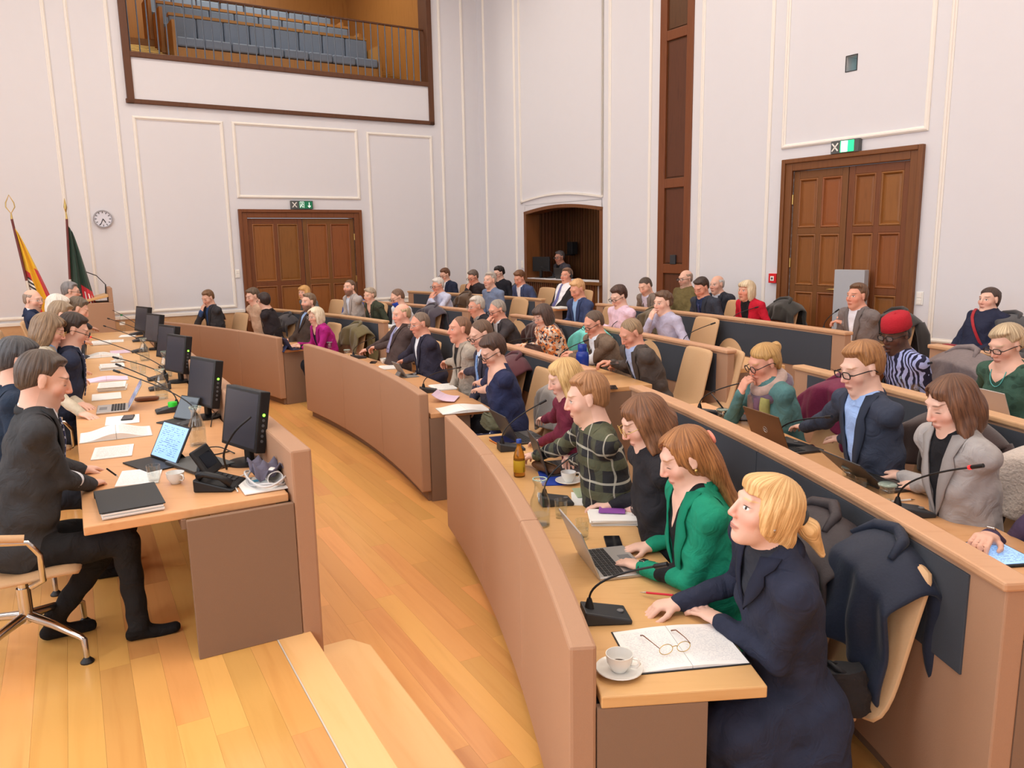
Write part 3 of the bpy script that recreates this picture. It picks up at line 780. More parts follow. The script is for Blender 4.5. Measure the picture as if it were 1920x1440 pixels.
def coat(ch, rgb, label, name='coat', front=0.42, back=0.5, width=0.56, seed=1, puff=0.0, rough=0.8, inner=None, sheen=0.3, shift=0.0, skew=0.0, noise=260, bump=0.3, cut_l=0.0):
    "garment hung over the backrest of chair object ch"
    rg = random.Random(seed)
    loc, rz = Vector(ch.location), ch.rotation_euler[2]
    nu, nv = 25, 40
    ph = [rg.uniform(0, 6.3) for _ in range(6)]
    L = front+back
    P = []
    for i in range(nv+1):
        v = i/nv; s = v*L-front            # <0 in front of the backrest, >0 behind it
        row = []
        for j in range(nu+1):
            u = -1+2*j/nu
            drop = 0.11*abs(u)**2.2
            fold = (0.020*math.sin(4.2*u+ph[0]+2.2*v)+0.015*math.sin(9.1*u+ph[1]-3*v)+0.010*math.sin(16*u+ph[2]+4*v)+0.006*math.sin(7*u+22*v+ph[3]))*(0.35+min(1.0, abs(s)/0.25))
            sh = 0.06*math.sin(2.4*u+ph[3])
            w = width/2*(1.0+0.10*abs(s)+0.05*math.sin(5*v+ph[4]))
            if s < 0:
                d = -s; y = -0.30+0.055+0.35*d*0.28; z = 0.992-max(0, d-0.03)-drop
                if d < 0.03: y = -0.345
                y += fold+puff*math.sin(12*d+ph[5])*0.35
                zz = z+sh*d
            else:
                d = s; y = -0.46-0.10*d; z = 1.0-max(0, d-0.03)-drop
                y -= fold*1.2+puff*abs(math.sin(11*d+ph[5]))
                zz = z+sh*d*0.8
            if abs(s) < 0.05:
                q = s/0.05; y = -0.395-0.075*q; zz = 1.012-0.035*q*q-drop
            row.append(Vector((u*w+shift+skew*s, y, max(zz, 0.09))))
        P.append(row)
    mb = MB(); mb.grid(P)
    m = plain('cloth_%d_%d_%d_%s' % (rgb[0], rgb[1], rgb[2], name), rgb, rough, var=0.16, scale=noise, bump=bump, spec=0.2, sheen=sheen)
    o = empty(name, loc, rz, label, 'coat')
    b = mb.build('shell', m, o, smooth=179, solid=0.022)
    md = b.modifiers.new('soft', 'SUBSURF'); md.levels = 1; md.render_levels = 1
    # collar roll and one hanging sleeve
    mb = MB(); mb.tube([(-0.13+shift, -0.33, 0.98), (-0.09+shift, -0.40, 1.025), (0.0+shift, -0.44, 1.035), (0.09+shift, -0.40, 1.025), (0.13+shift, -0.33, 0.98)], [0.012, 0.022, 0.026, 0.022, 0.012], 8)
    mb.build('collar', m, o, smooth=179)
    sx = -1 if seed % 2 else 1
    xs = sx*(width/2+0.01)+shift
    mb = MB(); mb.tube([(xs*0.86, -0.43, 0.90), (xs*1.02, -0.45, 0.78), (xs*1.06, -0.47, 0.62), (xs*1.04, -0.47, 0.48), (xs*1.05, -0.46, 0.40)], [0.05, 0.062, 0.056, 0.05, 0.046], 10)
    mb.build('sleeve', m, o, smooth=179)
    return o

# ================================================================= people
def _smin(a, b, k):
    h = np.clip(0.5+0.5*(b-a)/k, 0, 1)
    return b+(a-b)*h-k*h*(1-h)
def V3(*a): return np.array(a, float)
def nrm(v): return v/max(1e-9, np.linalg.norm(v))
class Cone:
    def __init__(s, p0, p1, r0, r1, k=0.02, flat=None):
        s.p0, s.p1, s.r0, s.r1, s.k = np.array(p0, float), np.array(p1, float), r0, r1, k
        s.flat = flat                      # (axis, factor): squash across an axis
        m = max(r0, r1)
        s.lo = np.minimum(s.p0, s.p1)-m; s.hi = np.maximum(s.p0, s.p1)+m
    def d(s, X):
        v = s.p1-s.p0; w = X-s.p0
        t = np.clip((w@v)/max(1e-9, v@v), 0, 1)
        q = w-t[..., None]*v
        if s.flat is not None:
            ax, f = s.flat; c = q@ax; q = q+(c*(f-1))[..., None]*ax
        return np.sqrt((q*q).sum(-1))-(s.r0+(s.r1-s.r0)*t)
class Ell:
    def __init__(s, c, r, A=None, k=0.03):
        s.c, s.r, s.k = np.array(c, float), np.array(r, float), k
        s.A = np.eye(3) if A is None else np.array(A, float)    # rows = axes
        m = s.r.max(); s.lo = s.c-m; s.hi = s.c+m
    def d(s, X):
        q = (X-s.c)@s.A.T
        k0 = np.sqrt(((q/s.r)**2).sum(-1)); k1 = np.sqrt(((q/(s.r**2))**2).sum(-1))+1e-9
        return k0*(k0-1)/k1
def eval_pts(prims, X):
    D = np.full(X.shape[:-1], 1.0)
    for p in prims: D = _smin(D, p.d(X), p.k)
    return D
def eval_grid(prims, xs, ys, zs, h, cuts=()):
    D = np.full((len(xs), len(ys), len(zs)), 0.5, np.float32)
    for p in prims:
        mg = p.k+2.5*h
        i0, i1 = np.searchsorted(xs, (p.lo[0]-mg, p.hi[0]+mg)); j0, j1 = np.searchsorted(ys, (p.lo[1]-mg, p.hi[1]+mg)); k0, k1 = np.searchsorted(zs, (p.lo[2]-mg, p.hi[2]+mg))
        if i1 <= i0 or j1 <= j0 or k1 <= k0: continue
        G = np.stack(np.meshgrid(xs[i0:i1], ys[j0:j1], zs[k0:k1], indexing='ij'), -1)
        D[i0:i1, j0:j1, k0:k1] = _smin(D[i0:i1, j0:j1, k0:k1], p.d(G), p.k)
    return D
_C8 = np.array([(i, j, k) for i in (0, 1) for j in (0, 1) for k in (0, 1)])
_E12 = [(a, b) for a in range(8) for b in range(a+1, 8) if np.abs(_C8[a]-_C8[b]).sum() == 1]
def surface_net(D, xs, ys, zs):
    S = D < 0
    nx, ny, nz = D.shape
    cnt = np.zeros((nx-1, ny-1, nz-1), np.int8)
    for (i, j, k) in _C8: cnt += S[i:nx-1+i, j:ny-1+j, k:nz-1+k]
    ci, cj, ck = np.nonzero((cnt > 0) & (cnt < 8))
    if len(ci) == 0: return np.zeros((0, 3)), np.zeros((0, 4), int)
    vals = np.stack([D[ci+i, cj+j, ck+k] for (i, j, k) in _C8], 1).astype(float)
    acc = np.zeros((len(ci), 3)); num = np.zeros(len(ci))
    for a, b in _E12:
        va, vb = vals[:, a], vals[:, b]; m = (va < 0) != (vb < 0)
        t = np.where(m, va/np.where(m, va-vb, 1), 0)
        acc += m[:, None]*(_C8[a]+t[:, None]*(_C8[b]-_C8[a])); num += m
    loc = acc/num[:, None]
    h = np.array([xs[1]-xs[0], ys[1]-ys[0], zs[1]-zs[0]])
    Vv = np.stack([xs[ci], ys[cj], zs[ck]], 1)+loc*h
    idx = -np.ones(cnt.shape, np.int64); idx[ci, cj, ck] = np.arange(len(ci))
    F = []
    for ax in range(3):
        a = [slice(None)]*3; b = [slice(None)]*3
        a[ax] = slice(0, -1); b[ax] = slice(1, None)
        s0, s1 = S[tuple(a)], S[tuple(b)]
        ch = s0 != s1
        o1, o2 = [(1, 2), (2, 0), (0, 1)][ax]
        ii = np.stack(np.nonzero(ch), 1)
        ok = (ii[:, o1] > 0) & (ii[:, o2] > 0) & (ii[:, o1] < D.shape[o1]-1) & (ii[:, o2] < D.shape[o2]-1)
        ii = ii[ok]
        if len(ii) == 0: continue
        flip = s0[tuple(ii.T)]
        e1 = np.zeros(3, int); e1[o1] = 1; e2 = np.zeros(3, int); e2[o2] = 1
        q = [idx[tuple((ii-e1*x-e2*y).T)] for (x, y) in ((1, 1), (0, 1), (0, 0), (1, 0))]
        q = np.stack(q, 1)
        q[~flip] = q[~flip][:, ::-1]
        F.append(q)
    return Vv, np.concatenate(F) if F else np.zeros((0, 4), int)
def mesh_prims(prims, h, lo=None, hi=None, fn=None):
    lo = np.min([p.lo for p in prims], 0)-2*h if lo is None else np.array(lo); hi = np.max([p.hi for p in prims], 0)+2*h if hi is None else np.array(hi)
    ax = [np.arange(lo[i], hi[i]+h, h) for i in range(3)]
    D = eval_grid(prims, *ax, h)
    if fn is not None: D = fn(D, ax)
    return surface_net(D, *ax)
def rotm(yaw, pitch, roll):
    "head frame: columns x right, y forward, z up; pitch > 0 looks down, yaw > 0 turns to the sitter's left"
    y, p, r = R(yaw), R(-pitch), R(roll)
    Ry = np.array([[math.cos(y), -math.sin(y), 0], [math.sin(y), math.cos(y), 0], [0, 0, 1]])
    Rp = np.array([[1, 0, 0], [0, math.cos(p), -math.sin(p)], [0, math.sin(p), math.cos(p)]])
    Rr = np.array([[math.cos(r), 0, math.sin(r)], [0, 1, 0], [-math.sin(r), 0, math.cos(r)]])
    return Ry@Rp@Rr
def np_mesh(name, Vv, F, mats, parent, attrs=None):
    me = bpy.data.meshes.new(name)
    n, m = len(Vv), len(F)
    me.vertices.add(n); me.vertices.foreach_set('co', np.asarray(Vv, np.float32).ravel())
    me.loops.add(m*4); me.loops.foreach_set('vertex_index', np.asarray(F, np.int32).ravel())
    me.polygons.add(m); me.polygons.foreach_set('loop_start', np.arange(0, m*4, 4, dtype=np.int32))
    me.polygons.foreach_set('use_smooth', np.ones(m, bool))
    for k, a in (attrs or {}).items():
        at = me.attributes.new(k, 'FLOAT_VECTOR', 'POINT'); at.data.foreach_set('vector', np.asarray(a, np.float32).ravel())
    me.update(calc_edges=True); me.validate()
    for mt in mats: me.materials.append(mt)
    o = bpy.data.objects.new(name, me); link(o, parent)
    return o
# ---- shading of a dressed figure
def vnode(nt, op, a, b=None):
    n = nt.nodes.new('ShaderNodeMath'); n.operation = op
    for i, x in enumerate((a, b)):
        if x is None: continue
        if isinstance(x, (int, float)): n.inputs[i].default_value = x
        else: nt.links.new(x, n.inputs[i])
    return n.outputs[0]
def cmix(nt, fac, a, b, mode='MIX'):
    n = nt.nodes.new('ShaderNodeMix'); n.data_type = 'RGBA'; n.blend_type = mode
    for s, x in ((0, fac), (6, a), (7, b)):
        if isinstance(x, (int, float)): n.inputs[s].default_value = x
        elif isinstance(x, tuple): n.inputs[s].default_value = (s2l(x)+(1,))
        else: nt.links.new(x, n.inputs[s])
    return n.outputs[2]
def pattern(nt, kind, c):
    tc = N(nt, 'ShaderNodeTexCoord'); O = tc.outputs['Object']
    sx = N(nt, 'ShaderNodeSeparateXYZ'); nt.links.new(O, sx.inputs[0]); X, Y, Z = sx.outputs
    def noise(scale, det=3):
        n = N(nt, 'ShaderNodeTexNoise'); n.inputs['Scale'].default_value = scale; n.inputs['Detail'].default_value = det; nt.links.new(O, n.inputs['Vector']); return n.outputs['Fac']
    def gt(a, b): return vnode(nt, 'GREATER_THAN', a, b)
    if kind == 'plaid':
        def band(co, per, w, off=0.0):
            f = vnode(nt, 'FRACT', vnode(nt, 'ADD', vnode(nt, 'DIVIDE', co, per), 10.3+off)); return vnode(nt, 'LESS_THAN', f, w)
        h = vnode(nt, 'ADD', X, vnode(nt, 'MULTIPLY', Y, 0.8))
        col = cmix(nt, band(Z, 0.17, 0.32), c[0], c[1]); col = cmix(nt, vnode(nt, 'MULTIPLY', band(h, 0.17, 0.34), 0.6), col, c[1])
        col = cmix(nt, vnode(nt, 'MULTIPLY', band(Z, 0.17, 0.07, 0.45), 0.75), col, c[2]); return cmix(nt, vnode(nt, 'MULTIPLY', band(h, 0.17, 0.05, 0.4), 0.8), col, c[2])
    if kind in ('dots', 'floral', 'camo'):
        v = N(nt, 'ShaderNodeTexVoronoi'); v.inputs['Scale'].default_value = {'dots': 17.0, 'floral': 13.0, 'camo': 22.0}[kind]
        v.inputs['Randomness'].default_value = 0.35 if kind == 'dots' else 1.0
        nt.links.new(O, v.inputs['Vector'])
        if kind == 'dots': return cmix(nt, vnode(nt, 'LESS_THAN', v.outputs['Distance'], 0.30), c[0], c[1])
        n1 = noise(22, 2)
        col = cmix(nt, gt(n1, 0.50), c[0], c[1]); col = cmix(nt, gt(noise(31, 2), 0.57), col, c[2])
        return cmix(nt, vnode(nt, 'LESS_THAN', v.outputs['Distance'], 0.22), col, c[3 % len(c)])
    if kind == 'stripe':
        h = vnode(nt, 'ADD', X, vnode(nt, 'MULTIPLY', Y, 0.6)); f = vnode(nt, 'FRACT', vnode(nt, 'MULTIPLY', h, 70.0)); return cmix(nt, gt(f, 0.5), c[0], c[1])
    if kind == 'tweed':
        return cmix(nt, gt(noise(340, 2), 0.52), c[0], c[1])
    if kind == 'weave':
        v = N(nt, 'ShaderNodeTexVoronoi'); v.inputs['Scale'].default_value = 30.0; nt.links.new(O, v.inputs['Vector'])
        w = N(nt, 'ShaderNodeTexWave'); w.inputs['Scale'].default_value = 9.0; w.inputs['Distortion'].default_value = 9.0; nt.links.new(O, w.inputs['Vector'])
        return cmix(nt, gt(w.outputs['Fac'], 0.55), c[0], c[1])
    return None
def body_mat(name, sp):
    m, nt, b = new_mat(name)
    L = nt.links.new
    at = N(nt, 'ShaderNodeAttribute', attribute_name='mk'); s = N(nt, 'ShaderNodeSeparateXYZ'); L(at.outputs['Vector'], s.inputs[0])
    ah = N(nt, 'ShaderNodeAttribute', attribute_name='hl'); hs = N(nt, 'ShaderNodeSeparateXYZ'); L(ah.outputs['Vector'], hs.inputs[0])
    hx, hy, hz = hs.outputs; ax = vnode(nt, 'ABSOLUTE', hx)
    tc = N(nt, 'ShaderNodeTexCoord')
    nz = N(nt, 'ShaderNodeTexNoise'); nz.inputs['Scale'].default_value = 16.0; nz.inputs['Detail'].default_value = 5; L(tc.outputs['Object'], nz.inputs['Vector'])
    nf = N(nt, 'ShaderNodeTexNoise'); nf.inputs['Scale'].default_value = 420.0; L(tc.outputs['Object'], nf.inputs['Vector'])
    def var(c, a):
        r = N(nt, 'ShaderNodeMapRange'); r.inputs[1].default_value = 0.3; r.inputs[2].default_value = 0.7; r.inputs[3].default_value = 1-a; r.inputs[4].default_value = 1+a
        L(nz.outputs['Fac'], r.inputs[0]); n = N(nt, 'ShaderNodeMix', data_type='RGBA', blend_type='MULTIPLY'); n.inputs[0].default_value = 1
        if isinstance(c, tuple): n.inputs[6].default_value = s2l(c)+(1,)
        else: L(c, n.inputs[6])
        L(r.outputs[0], n.inputs[7]); return n.outputs[2]
    def ell(cx, cz, rx, rz, mir=True, yk=None):
        q = vnode(nt, 'DIVIDE', vnode(nt, 'SUBTRACT', ax if mir else hx, cx), rx); w = vnode(nt, 'DIVIDE', vnode(nt, 'SUBTRACT', hz, cz), rz)
        d = vnode(nt, 'ADD', vnode(nt, 'MULTIPLY', q, q), vnode(nt, 'MULTIPLY', w, w)); return d
    front = vnode(nt, 'MULTIPLY', vnode(nt, 'GREATER_THAN', hy, 0.045), vnode(nt, 'LESS_THAN', hy, 0.2))
    def ins(d, soft=0.0):
        if soft:
            r = N(nt, 'ShaderNodeMapRange'); r.inputs[1].default_value = 1+soft; r.inputs[2].default_value = 1-soft; L(d, r.inputs[0]); o = r.outputs[0]
        else: o = vnode(nt, 'LESS_THAN', d, 1.0)
        return vnode(nt, 'MULTIPLY', o, front)
    sk = sp['skin']
    dk = tuple(int(x*0.62) for x in sk); red = (min(255, sk[0]), int(sk[1]*0.82), int(sk[2]*0.80))
    skin = var(sk, 0.04)
    skin = cmix(nt, vnode(nt, 'MULTIPLY', ins(ell(0.036, -0.032, 0.032, 0.03), 0.8), 0.45), skin, red)          # cheeks
    skin = cmix(nt, vnode(nt, 'MULTIPLY', ins(ell(0.0, -0.028, 0.017, 0.016, False), 0.6), 0.4), skin, red)      # nose tip
    if sp.get('beard'):
        bd = sp['beard']
        low = N(nt, 'ShaderNodeMapRange'); low.inputs[1].default_value = -0.030; low.inputs[2].default_value = -0.052; L(hz, low.inputs[0])
        inface = vnode(nt, 'MULTIPLY', vnode(nt, 'GREATER_THAN', hz, -0.135), vnode(nt, 'GREATER_THAN', hy, -0.005))
        skin = cmix(nt, vnode(nt, 'MULTIPLY', vnode(nt, 'MULTIPLY', low.outputs[0], inface), bd[3] if len(bd) > 3 else 0.85), skin, tuple(bd[:3]))
    skin = cmix(nt, vnode(nt, 'MULTIPLY', ins(ell(0.0, -0.0645, 0.025, 0.0085, False), 0.25), 0.75), skin, sp.get('lip', (int(sk[0]*0.80), int(sk[1]*0.60), int(sk[2]*0.60))))
    skin = cmix(nt, vnode(nt, 'MULTIPLY', ins(ell(0.0, -0.0645, 0.022, 0.0014, False), 0.3), 0.8), skin, dk)
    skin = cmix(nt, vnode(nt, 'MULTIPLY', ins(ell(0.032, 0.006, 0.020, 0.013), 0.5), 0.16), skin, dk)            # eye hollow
    if sp.get('down', 0) < 1:
        skin = cmix(nt, ins(ell(0.032, 0.006, 0.0135, 0.0056), 0.15), skin, (232, 226, 222))
        skin = cmix(nt, ins(ell(0.032, 0.006, 0.0056, 0.0056), 0.2), skin, sp.get('iris', (62, 52, 46)))
        skin = cmix(nt, vnode(nt, 'MULTIPLY', ins(ell(0.032, 0.0116, 0.015, 0.0019), 0.4), 0.9), skin, (46, 32, 28))
    else:
        skin = cmix(nt, vnode(nt, 'MULTIPLY', ins(ell(0.032, 0.0010, 0.0145, 0.0021), 0.4), 0.9), skin, (50, 34, 30))   # lowered lid
    br = sp.get('brow', sp.get('hairc', (80, 60, 45)))
    brow = ell(0.034, 0.0335, 0.0195, 0.0038)
    skin = cmix(nt, vnode(nt, 'MULTIPLY', ins(brow, 0.45), 0.7), skin, br)
    top = pattern(nt, sp.get('pat'), sp.get('patc', ())) or sp['top']
    top = var(top, 0.10)
    legs = pattern(nt, sp.get('lpat'), sp.get('lpatc', ())) or sp.get('legs', (40, 42, 50))
    legs = var(legs, 0.10)
    sh = pattern(nt, sp.get('spat'), sp.get('spatc', ())) or sp.get('shirt', (230, 230, 235))
    sh = var(sh, 0.03)
    c = cmix(nt, vnode(nt, 'GREATER_THAN', s.outputs[2], 0.0), top, sh)
    c = cmix(nt, vnode(nt, 'GREATER_THAN', s.outputs[1], 0.0), c, legs)
    shoe = vnode(nt, 'GREATER_THAN', s.outputs[1], 5.0)
    c = cmix(nt, shoe, c, sp.get('shoes', (26, 24, 24)))
    isk = vnode(nt, 'GREATER_THAN', s.outputs[0], 0.0)
    c = cmix(nt, isk, c, skin)
    L(c, b.inputs['Base Color'])
    rr = N(nt, 'ShaderNodeMapRange'); rr.inputs[3].default_value = sp.get('rough', 0.85); rr.inputs[4].default_value = 0.5; L(isk, rr.inputs[0]); L(rr.outputs[0], b.inputs['Roughness'])
    b.inputs['Specular IOR Level'].default_value = 0.25
    wv = N(nt, 'ShaderNodeTexNoise'); wv.inputs['Scale'].default_value = 11.0; wv.inputs['Detail'].default_value = 3; wv.inputs['Distortion'].default_value = 1.2; L(tc.outputs['Object'], wv.inputs['Vector'])
    inv = vnode(nt, 'SUBTRACT', 1.0, isk)
    hgt = vnode(nt, 'MULTIPLY', vnode(nt, 'ADD', vnode(nt, 'MULTIPLY', wv.outputs['Fac'], 2.6), vnode(nt, 'MULTIPLY', nf.outputs['Fac'], 0.12)), inv)
    bp = N(nt, 'ShaderNodeBump'); bp.inputs['Strength'].default_value = sp.get('wrinkle', 0.55); bp.inputs['Distance'].default_value = 0.012
    L(hgt, bp.inputs['Height']); L(bp.outputs[0], b.inputs['Normal'])
    return m
def hair_mat(rgb, rgb2=None):
    k = 'hair_%d_%d_%d' % tuple(rgb)+('_%d_%d_%d' % tuple(rgb2) if rgb2 else '')
    if k in MATS: return MATS[k]
    m, nt, b = new_mat(k); L = nt.links.new
    ah = N(nt, 'ShaderNodeAttribute', attribute_name='hl')
    sc = N(nt, 'ShaderNodeVectorMath', operation='MULTIPLY'); sc.inputs[1].default_value = (1, 1, 1); L(ah.outputs['Vector'], sc.inputs[0])
    nz = N(nt, 'ShaderNodeTexNoise'); nz.inputs['Scale'].default_value = 1.0; nz.inputs['Detail'].default_value = 4; nz.inputs['Distortion'].default_value = 0.8; L(sc.outputs[0], nz.inputs['Vector'])
    r = N(nt, 'ShaderNodeMapRange'); r.inputs[1].default_value = 0.35; r.inputs[2].default_value = 0.65; L(nz.outputs['Fac'], r.inputs[0])
    d = rgb2 or tuple(int(x*0.60) for x in rgb)
    c = cmix(nt, r.outputs[0], d, tuple(min(255, int(x*1.06)) for x in rgb))
    L(c, b.inputs['Base Color']); b.inputs['Roughness'].default_value = 0.42; b.inputs['Specular IOR Level'].default_value = 0.45
    bp = N(nt, 'ShaderNodeBump'); bp.inputs['Strength'].default_value = 0.7; bp.inputs['Distance'].default_value = 0.006; L(nz.outputs['Fac'], bp.inputs['Height']); L(bp.outputs[0], b.inputs['Normal'])
    MATS[k] = m; return m
# ---- head
def head_prims(c, A, sc=1.0, fem=False):
    "c = centre of the skull, A columns = head axes"
    def P(x, y, z): return c+A@(V3(x, y, z)*sc)
    E = lambda q, r, k=0.02: Ell(P(*q), V3(*r)*sc, A.T, k*sc)
    K = lambda a, b, r0, r1, k=0.01: Cone(P(*a), P(*b), r0*sc, r1*sc, k*sc)
    j = 0.9 if fem else 1.0
    pr = [E((0, -0.018, 0.030), (0.074, 0.094, 0.084)), E((0, 0.030, -0.02), (0.060, 0.062, 0.085)), E((0, 0.028, -0.072), (0.049*j, 0.050, 0.042), 0.025),
          E((0, 0.060, -0.098), (0.024*j, 0.022, 0.018), 0.025), E((0, 0.076, 0.034), (0.048, 0.009, 0.012), 0.02),
          E((0.040, 0.055, -0.022), (0.024, 0.022, 0.022), 0.02), E((-0.040, 0.055, -0.022), (0.024, 0.022, 0.022), 0.02),
          K((0, 0.092, 0.016), (0, 0.108, -0.024), 0.0070, 0.0105, 0.010), E((0.0105, 0.098, -0.030), (0.008, 0.010, 0.007), 0.006), E((-0.0105, 0.098, -0.030), (0.008, 0.010, 0.007), 0.006),
          E((0, 0.086, -0.060), (0.022, 0.010, 0.0065), 0.008), E((0, 0.084, -0.070), (0.019, 0.010, 0.0065), 0.008)]
    for s in (-1, 1):
        pr += [E((s*0.032, 0.072, 0.006), (0.0155, 0.012, 0.0115), 0.010), E((s*0.077, -0.006, 0.004), (0.007, 0.017, 0.031), 0.006), E((s*0.079, -0.002, -0.020), (0.006, 0.010, 0.010), 0.006)]
    return pr
def head_carve(X, c, A, sc=1.0):
    "eye hollows and the crease under the lower lip (positive = carve depth)"
    q = (X-c)@A/sc
    d = np.zeros(X.shape[:-1])
    for s in (-1, 1):
        e = ((q[..., 0]-s*0.032)/0.021)**2+((q[..., 1]-0.088)/0.022)**2+((q[..., 2]-0.008)/0.014)**2
        d = np.maximum(d, 0.0055*np.clip(1-e, 0, 1))
    e = ((q[..., 0])/0.02)**2+((q[..., 1]-0.095)/0.02)**2+((q[..., 2]+0.080)/0.008)**2
    return np.maximum(d, 0.004*np.clip(1-e, 0, 1))*sc
HAIRK = {}
def hair_build(style, c, A, sc, h, seed, tail_dir=None, vol=1.0, part=False):
    "returns verts, faces of the hair in person space; styles: short crop bald thin bob long half pony bun up curly cap"
    rg = np.random.RandomState(seed)
    def P(x, y, z): return c+A@(V3(x, y, z)*sc)
    E = lambda q, r, k=0.02: Ell(P(*q), V3(*r)*sc, A.T, k*sc)
    K = lambda a, b, r0, r1, k=0.02: Cone(P(*a), P(*b), r0*sc, r1*sc, k*sc)
    t = {'short': 0.011, 'crop': 0.004, 'bald': 0.005, 'thin': 0.005, 'bob': 0.020, 'long': 0.012, 'half': 0.010, 'pony': 0.013, 'bun': 0.011, 'curly': 0.018, 'up': 0.016, 'pixie': 0.014}[style]*vol
    pr = [E((0, -0.018, 0.030), (0.074+t, 0.094+t, 0.084+t)), E((0, -0.035, -0.03), ((0.066 if style in ('bob', 'long', 'half', 'pony') else 0.060)+t*0.5, 0.068+t*0.8, 0.072), 0.03)]
    if style in ('short', 'curly', 'up', 'pixie'): pr.append(E((0.012, 0.045, 0.088), (0.052, 0.045, 0.026+t*0.4), 0.03))
    fem = style in ('bob', 'long', 'half', 'pony', 'bun')
    if style == 'bob':
        for s in (-1, 1): pr += [E((s*0.070, -0.005, -0.045), (0.030, 0.058, 0.080), 0.03)]
        pr += [E((0, -0.070, -0.055), (0.078, 0.046, 0.075), 0.03), E((0, 0.058, 0.078), (0.062, 0.036, 0.026), 0.03)]
    if style in ('long', 'half'):
        pr += [E((0, -0.078, -0.06), (0.075, 0.045, 0.10), 0.03), E((0, 0.040, 0.084), (0.052, 0.030, 0.016), 0.03)]
        if style == 'long':
            for s in (-1, 1): pr += [E((s*0.072, 0.0, -0.03), (0.026, 0.052, 0.085), 0.03)]
        g = nrm(np.array(tail_dir if tail_dir is not None else (0, -0.25, -1.0)))
        a = P(0, -0.085, -0.06)
        b = a+g*0.20; d = b+nrm(g+V3(0, 0, -0.6))*0.16
        lat = A[:, 0]
        pr += [Cone(a, b, 0.066*sc, 0.060*sc, 0.03, (nrm(np.cross(lat, g)), 1.7)), Cone(b, d, 0.060*sc, 0.022*sc, 0.03, (nrm(np.cross(lat, g)), 1.7))]
        if style == 'long':
            for s in (-1, 1):
                a2 = P(s*0.075, 0.005, -0.08); b2 = a2+V3(s*0.005, 0.05, -0.15); b3 = b2+V3(-s*0.01, 0.015, -0.12); pr += [Cone(a2, b2, 0.034*sc, 0.034*sc, 0.025), Cone(b2, b3, 0.034*sc, 0.012*sc, 0.02)]
    if style == 'pony':
        g = nrm(np.array(tail_dir if tail_dir is not None else (0, -0.7, -0.7)))
        a = P(0, -0.112, 0.0); pr += [E((0, 0.05, 0.085), (0.055, 0.035, 0.022), 0.03), E((0, -0.108, 0.0), (0.030, 0.026, 0.028), 0.02), Cone(a, a+g*0.06, 0.022, 0.030, 0.01), Cone(a+g*0.06, a+g*0.13+V3(0, 0, -0.04), 0.030, 0.010, 0.02)]
        for s in (-1, 1): pr += [E((s*0.070, 0.012, -0.01), (0.016, 0.03, 0.055), 0.02)]
        pr += [K((0.02, -0.085, -0.07), (0.03, -0.095, -0.17), 0.034, 0.010, 0.02), K((-0.03, -0.08, -0.07), (-0.03, -0.08, -0.16), 0.032, 0.010, 0.02)]
    if style == 'bun': pr += [E((0, -0.118, 0.055), (0.035, 0.03, 0.035), 0.012)]
    lo = np.min([p.lo for p in pr], 0)-3*h; hi = np.max([p.hi for p in pr], 0)+3*h
    ax = [np.arange(lo[i], hi[i]+h, h) for i in range(3)]
    D = eval_grid(pr, *ax, h)
    G = np.stack(np.meshgrid(*ax, indexing='ij'), -1)
    q = (G-c)@A/sc
    x, y, z = q[..., 0], q[..., 1], q[..., 2]
    # strands: shallow flowing grooves
    ph = rg.uniform(0, 6.3, 4); sg = 1 if seed % 2 else -1
    ang = np.arctan2(x, y+0.045); rad = np.clip(np.sqrt(x*x+(y+0.045)**2)/0.05, 0, 1)
    amp = {'crop': 0.0, 'bald': 0.0, 'thin': 0.0004, 'short': 0.0016, 'curly': 0.007, 'up': 0.0018}.get(style, 0.0014)*sc
    if style == 'curly': D = D+amp*np.sin(75*x+ph[0])*np.sin(80*y+ph[1])*np.sin(70*z+ph[2])
    else: D = D+amp*rad*(np.sin(19*ang+9*z+ph[0])+0.7*np.sin(31*ang-14*z+ph[1]))
    if style in ('bob', 'long', 'half', 'pony'):
        # open the face: nothing in front of the cheeks, fringe line above the brows
        wf = 0.052+0.012*np.clip((0.03-z)/0.08, 0, 1)+(0.10*np.clip(-(z+0.10)/0.05, 0, 1))
        if style in ('long', 'half') or (style == 'bob' and part): top_ = 0.104-0.95*np.abs(x-0.018*sg)
        else: top_ = {'bob': 0.056, 'pony': 0.058}.get(style, 0.08)-0.22*np.abs(x)+0.30*x*sg
        face = np.minimum(np.minimum(y-0.022, wf-np.abs(x)), top_-z)
        cheek = np.minimum(y-0.05, 0.05-z)
        D = np.maximum(D, np.maximum(face, cheek)*sc)
    else:
        line = z-0.084-0.36*(y-0.072)-0.10*x*sg-0.22*np.maximum(0, np.abs(x)-0.022)
        if style in ('bun', 'pixie'): line = z-0.076-0.30*(y-0.07)-0.22*x*sg
        back = np.minimum(z+0.004-0.52*y, 0.012-y+0.4*np.maximum(0, z-0.012))
        back = np.minimum(back, np.maximum(np.abs(y+0.004)-0.022, z-0.034)+0.4*np.maximum(0, 0.066-np.abs(x)))   # clear the ears
        if style in ('bald', 'thin'):
            top = 0.066-z if style == 'bald' else 0.112-z-0.45*np.maximum(0, y)
            reg = np.minimum(back, top)
            if style == 'thin': reg = np.maximum(reg, np.minimum(np.minimum(line, 0.035-y), 0.2))
        else: reg = np.maximum(line, back)
        base = [E((0, -0.018, 0.030), (0.0750, 0.0950, 0.0850)), E((0, 0.030, -0.02), (0.0605, 0.0625, 0.0855)), E((0, -0.035, -0.03), (0.058, 0.064, 0.070), 0.03)]
        D0 = eval_grid(base, *ax, h)/sc
        sm = np.clip(reg/0.022, 0, 1)**0.6
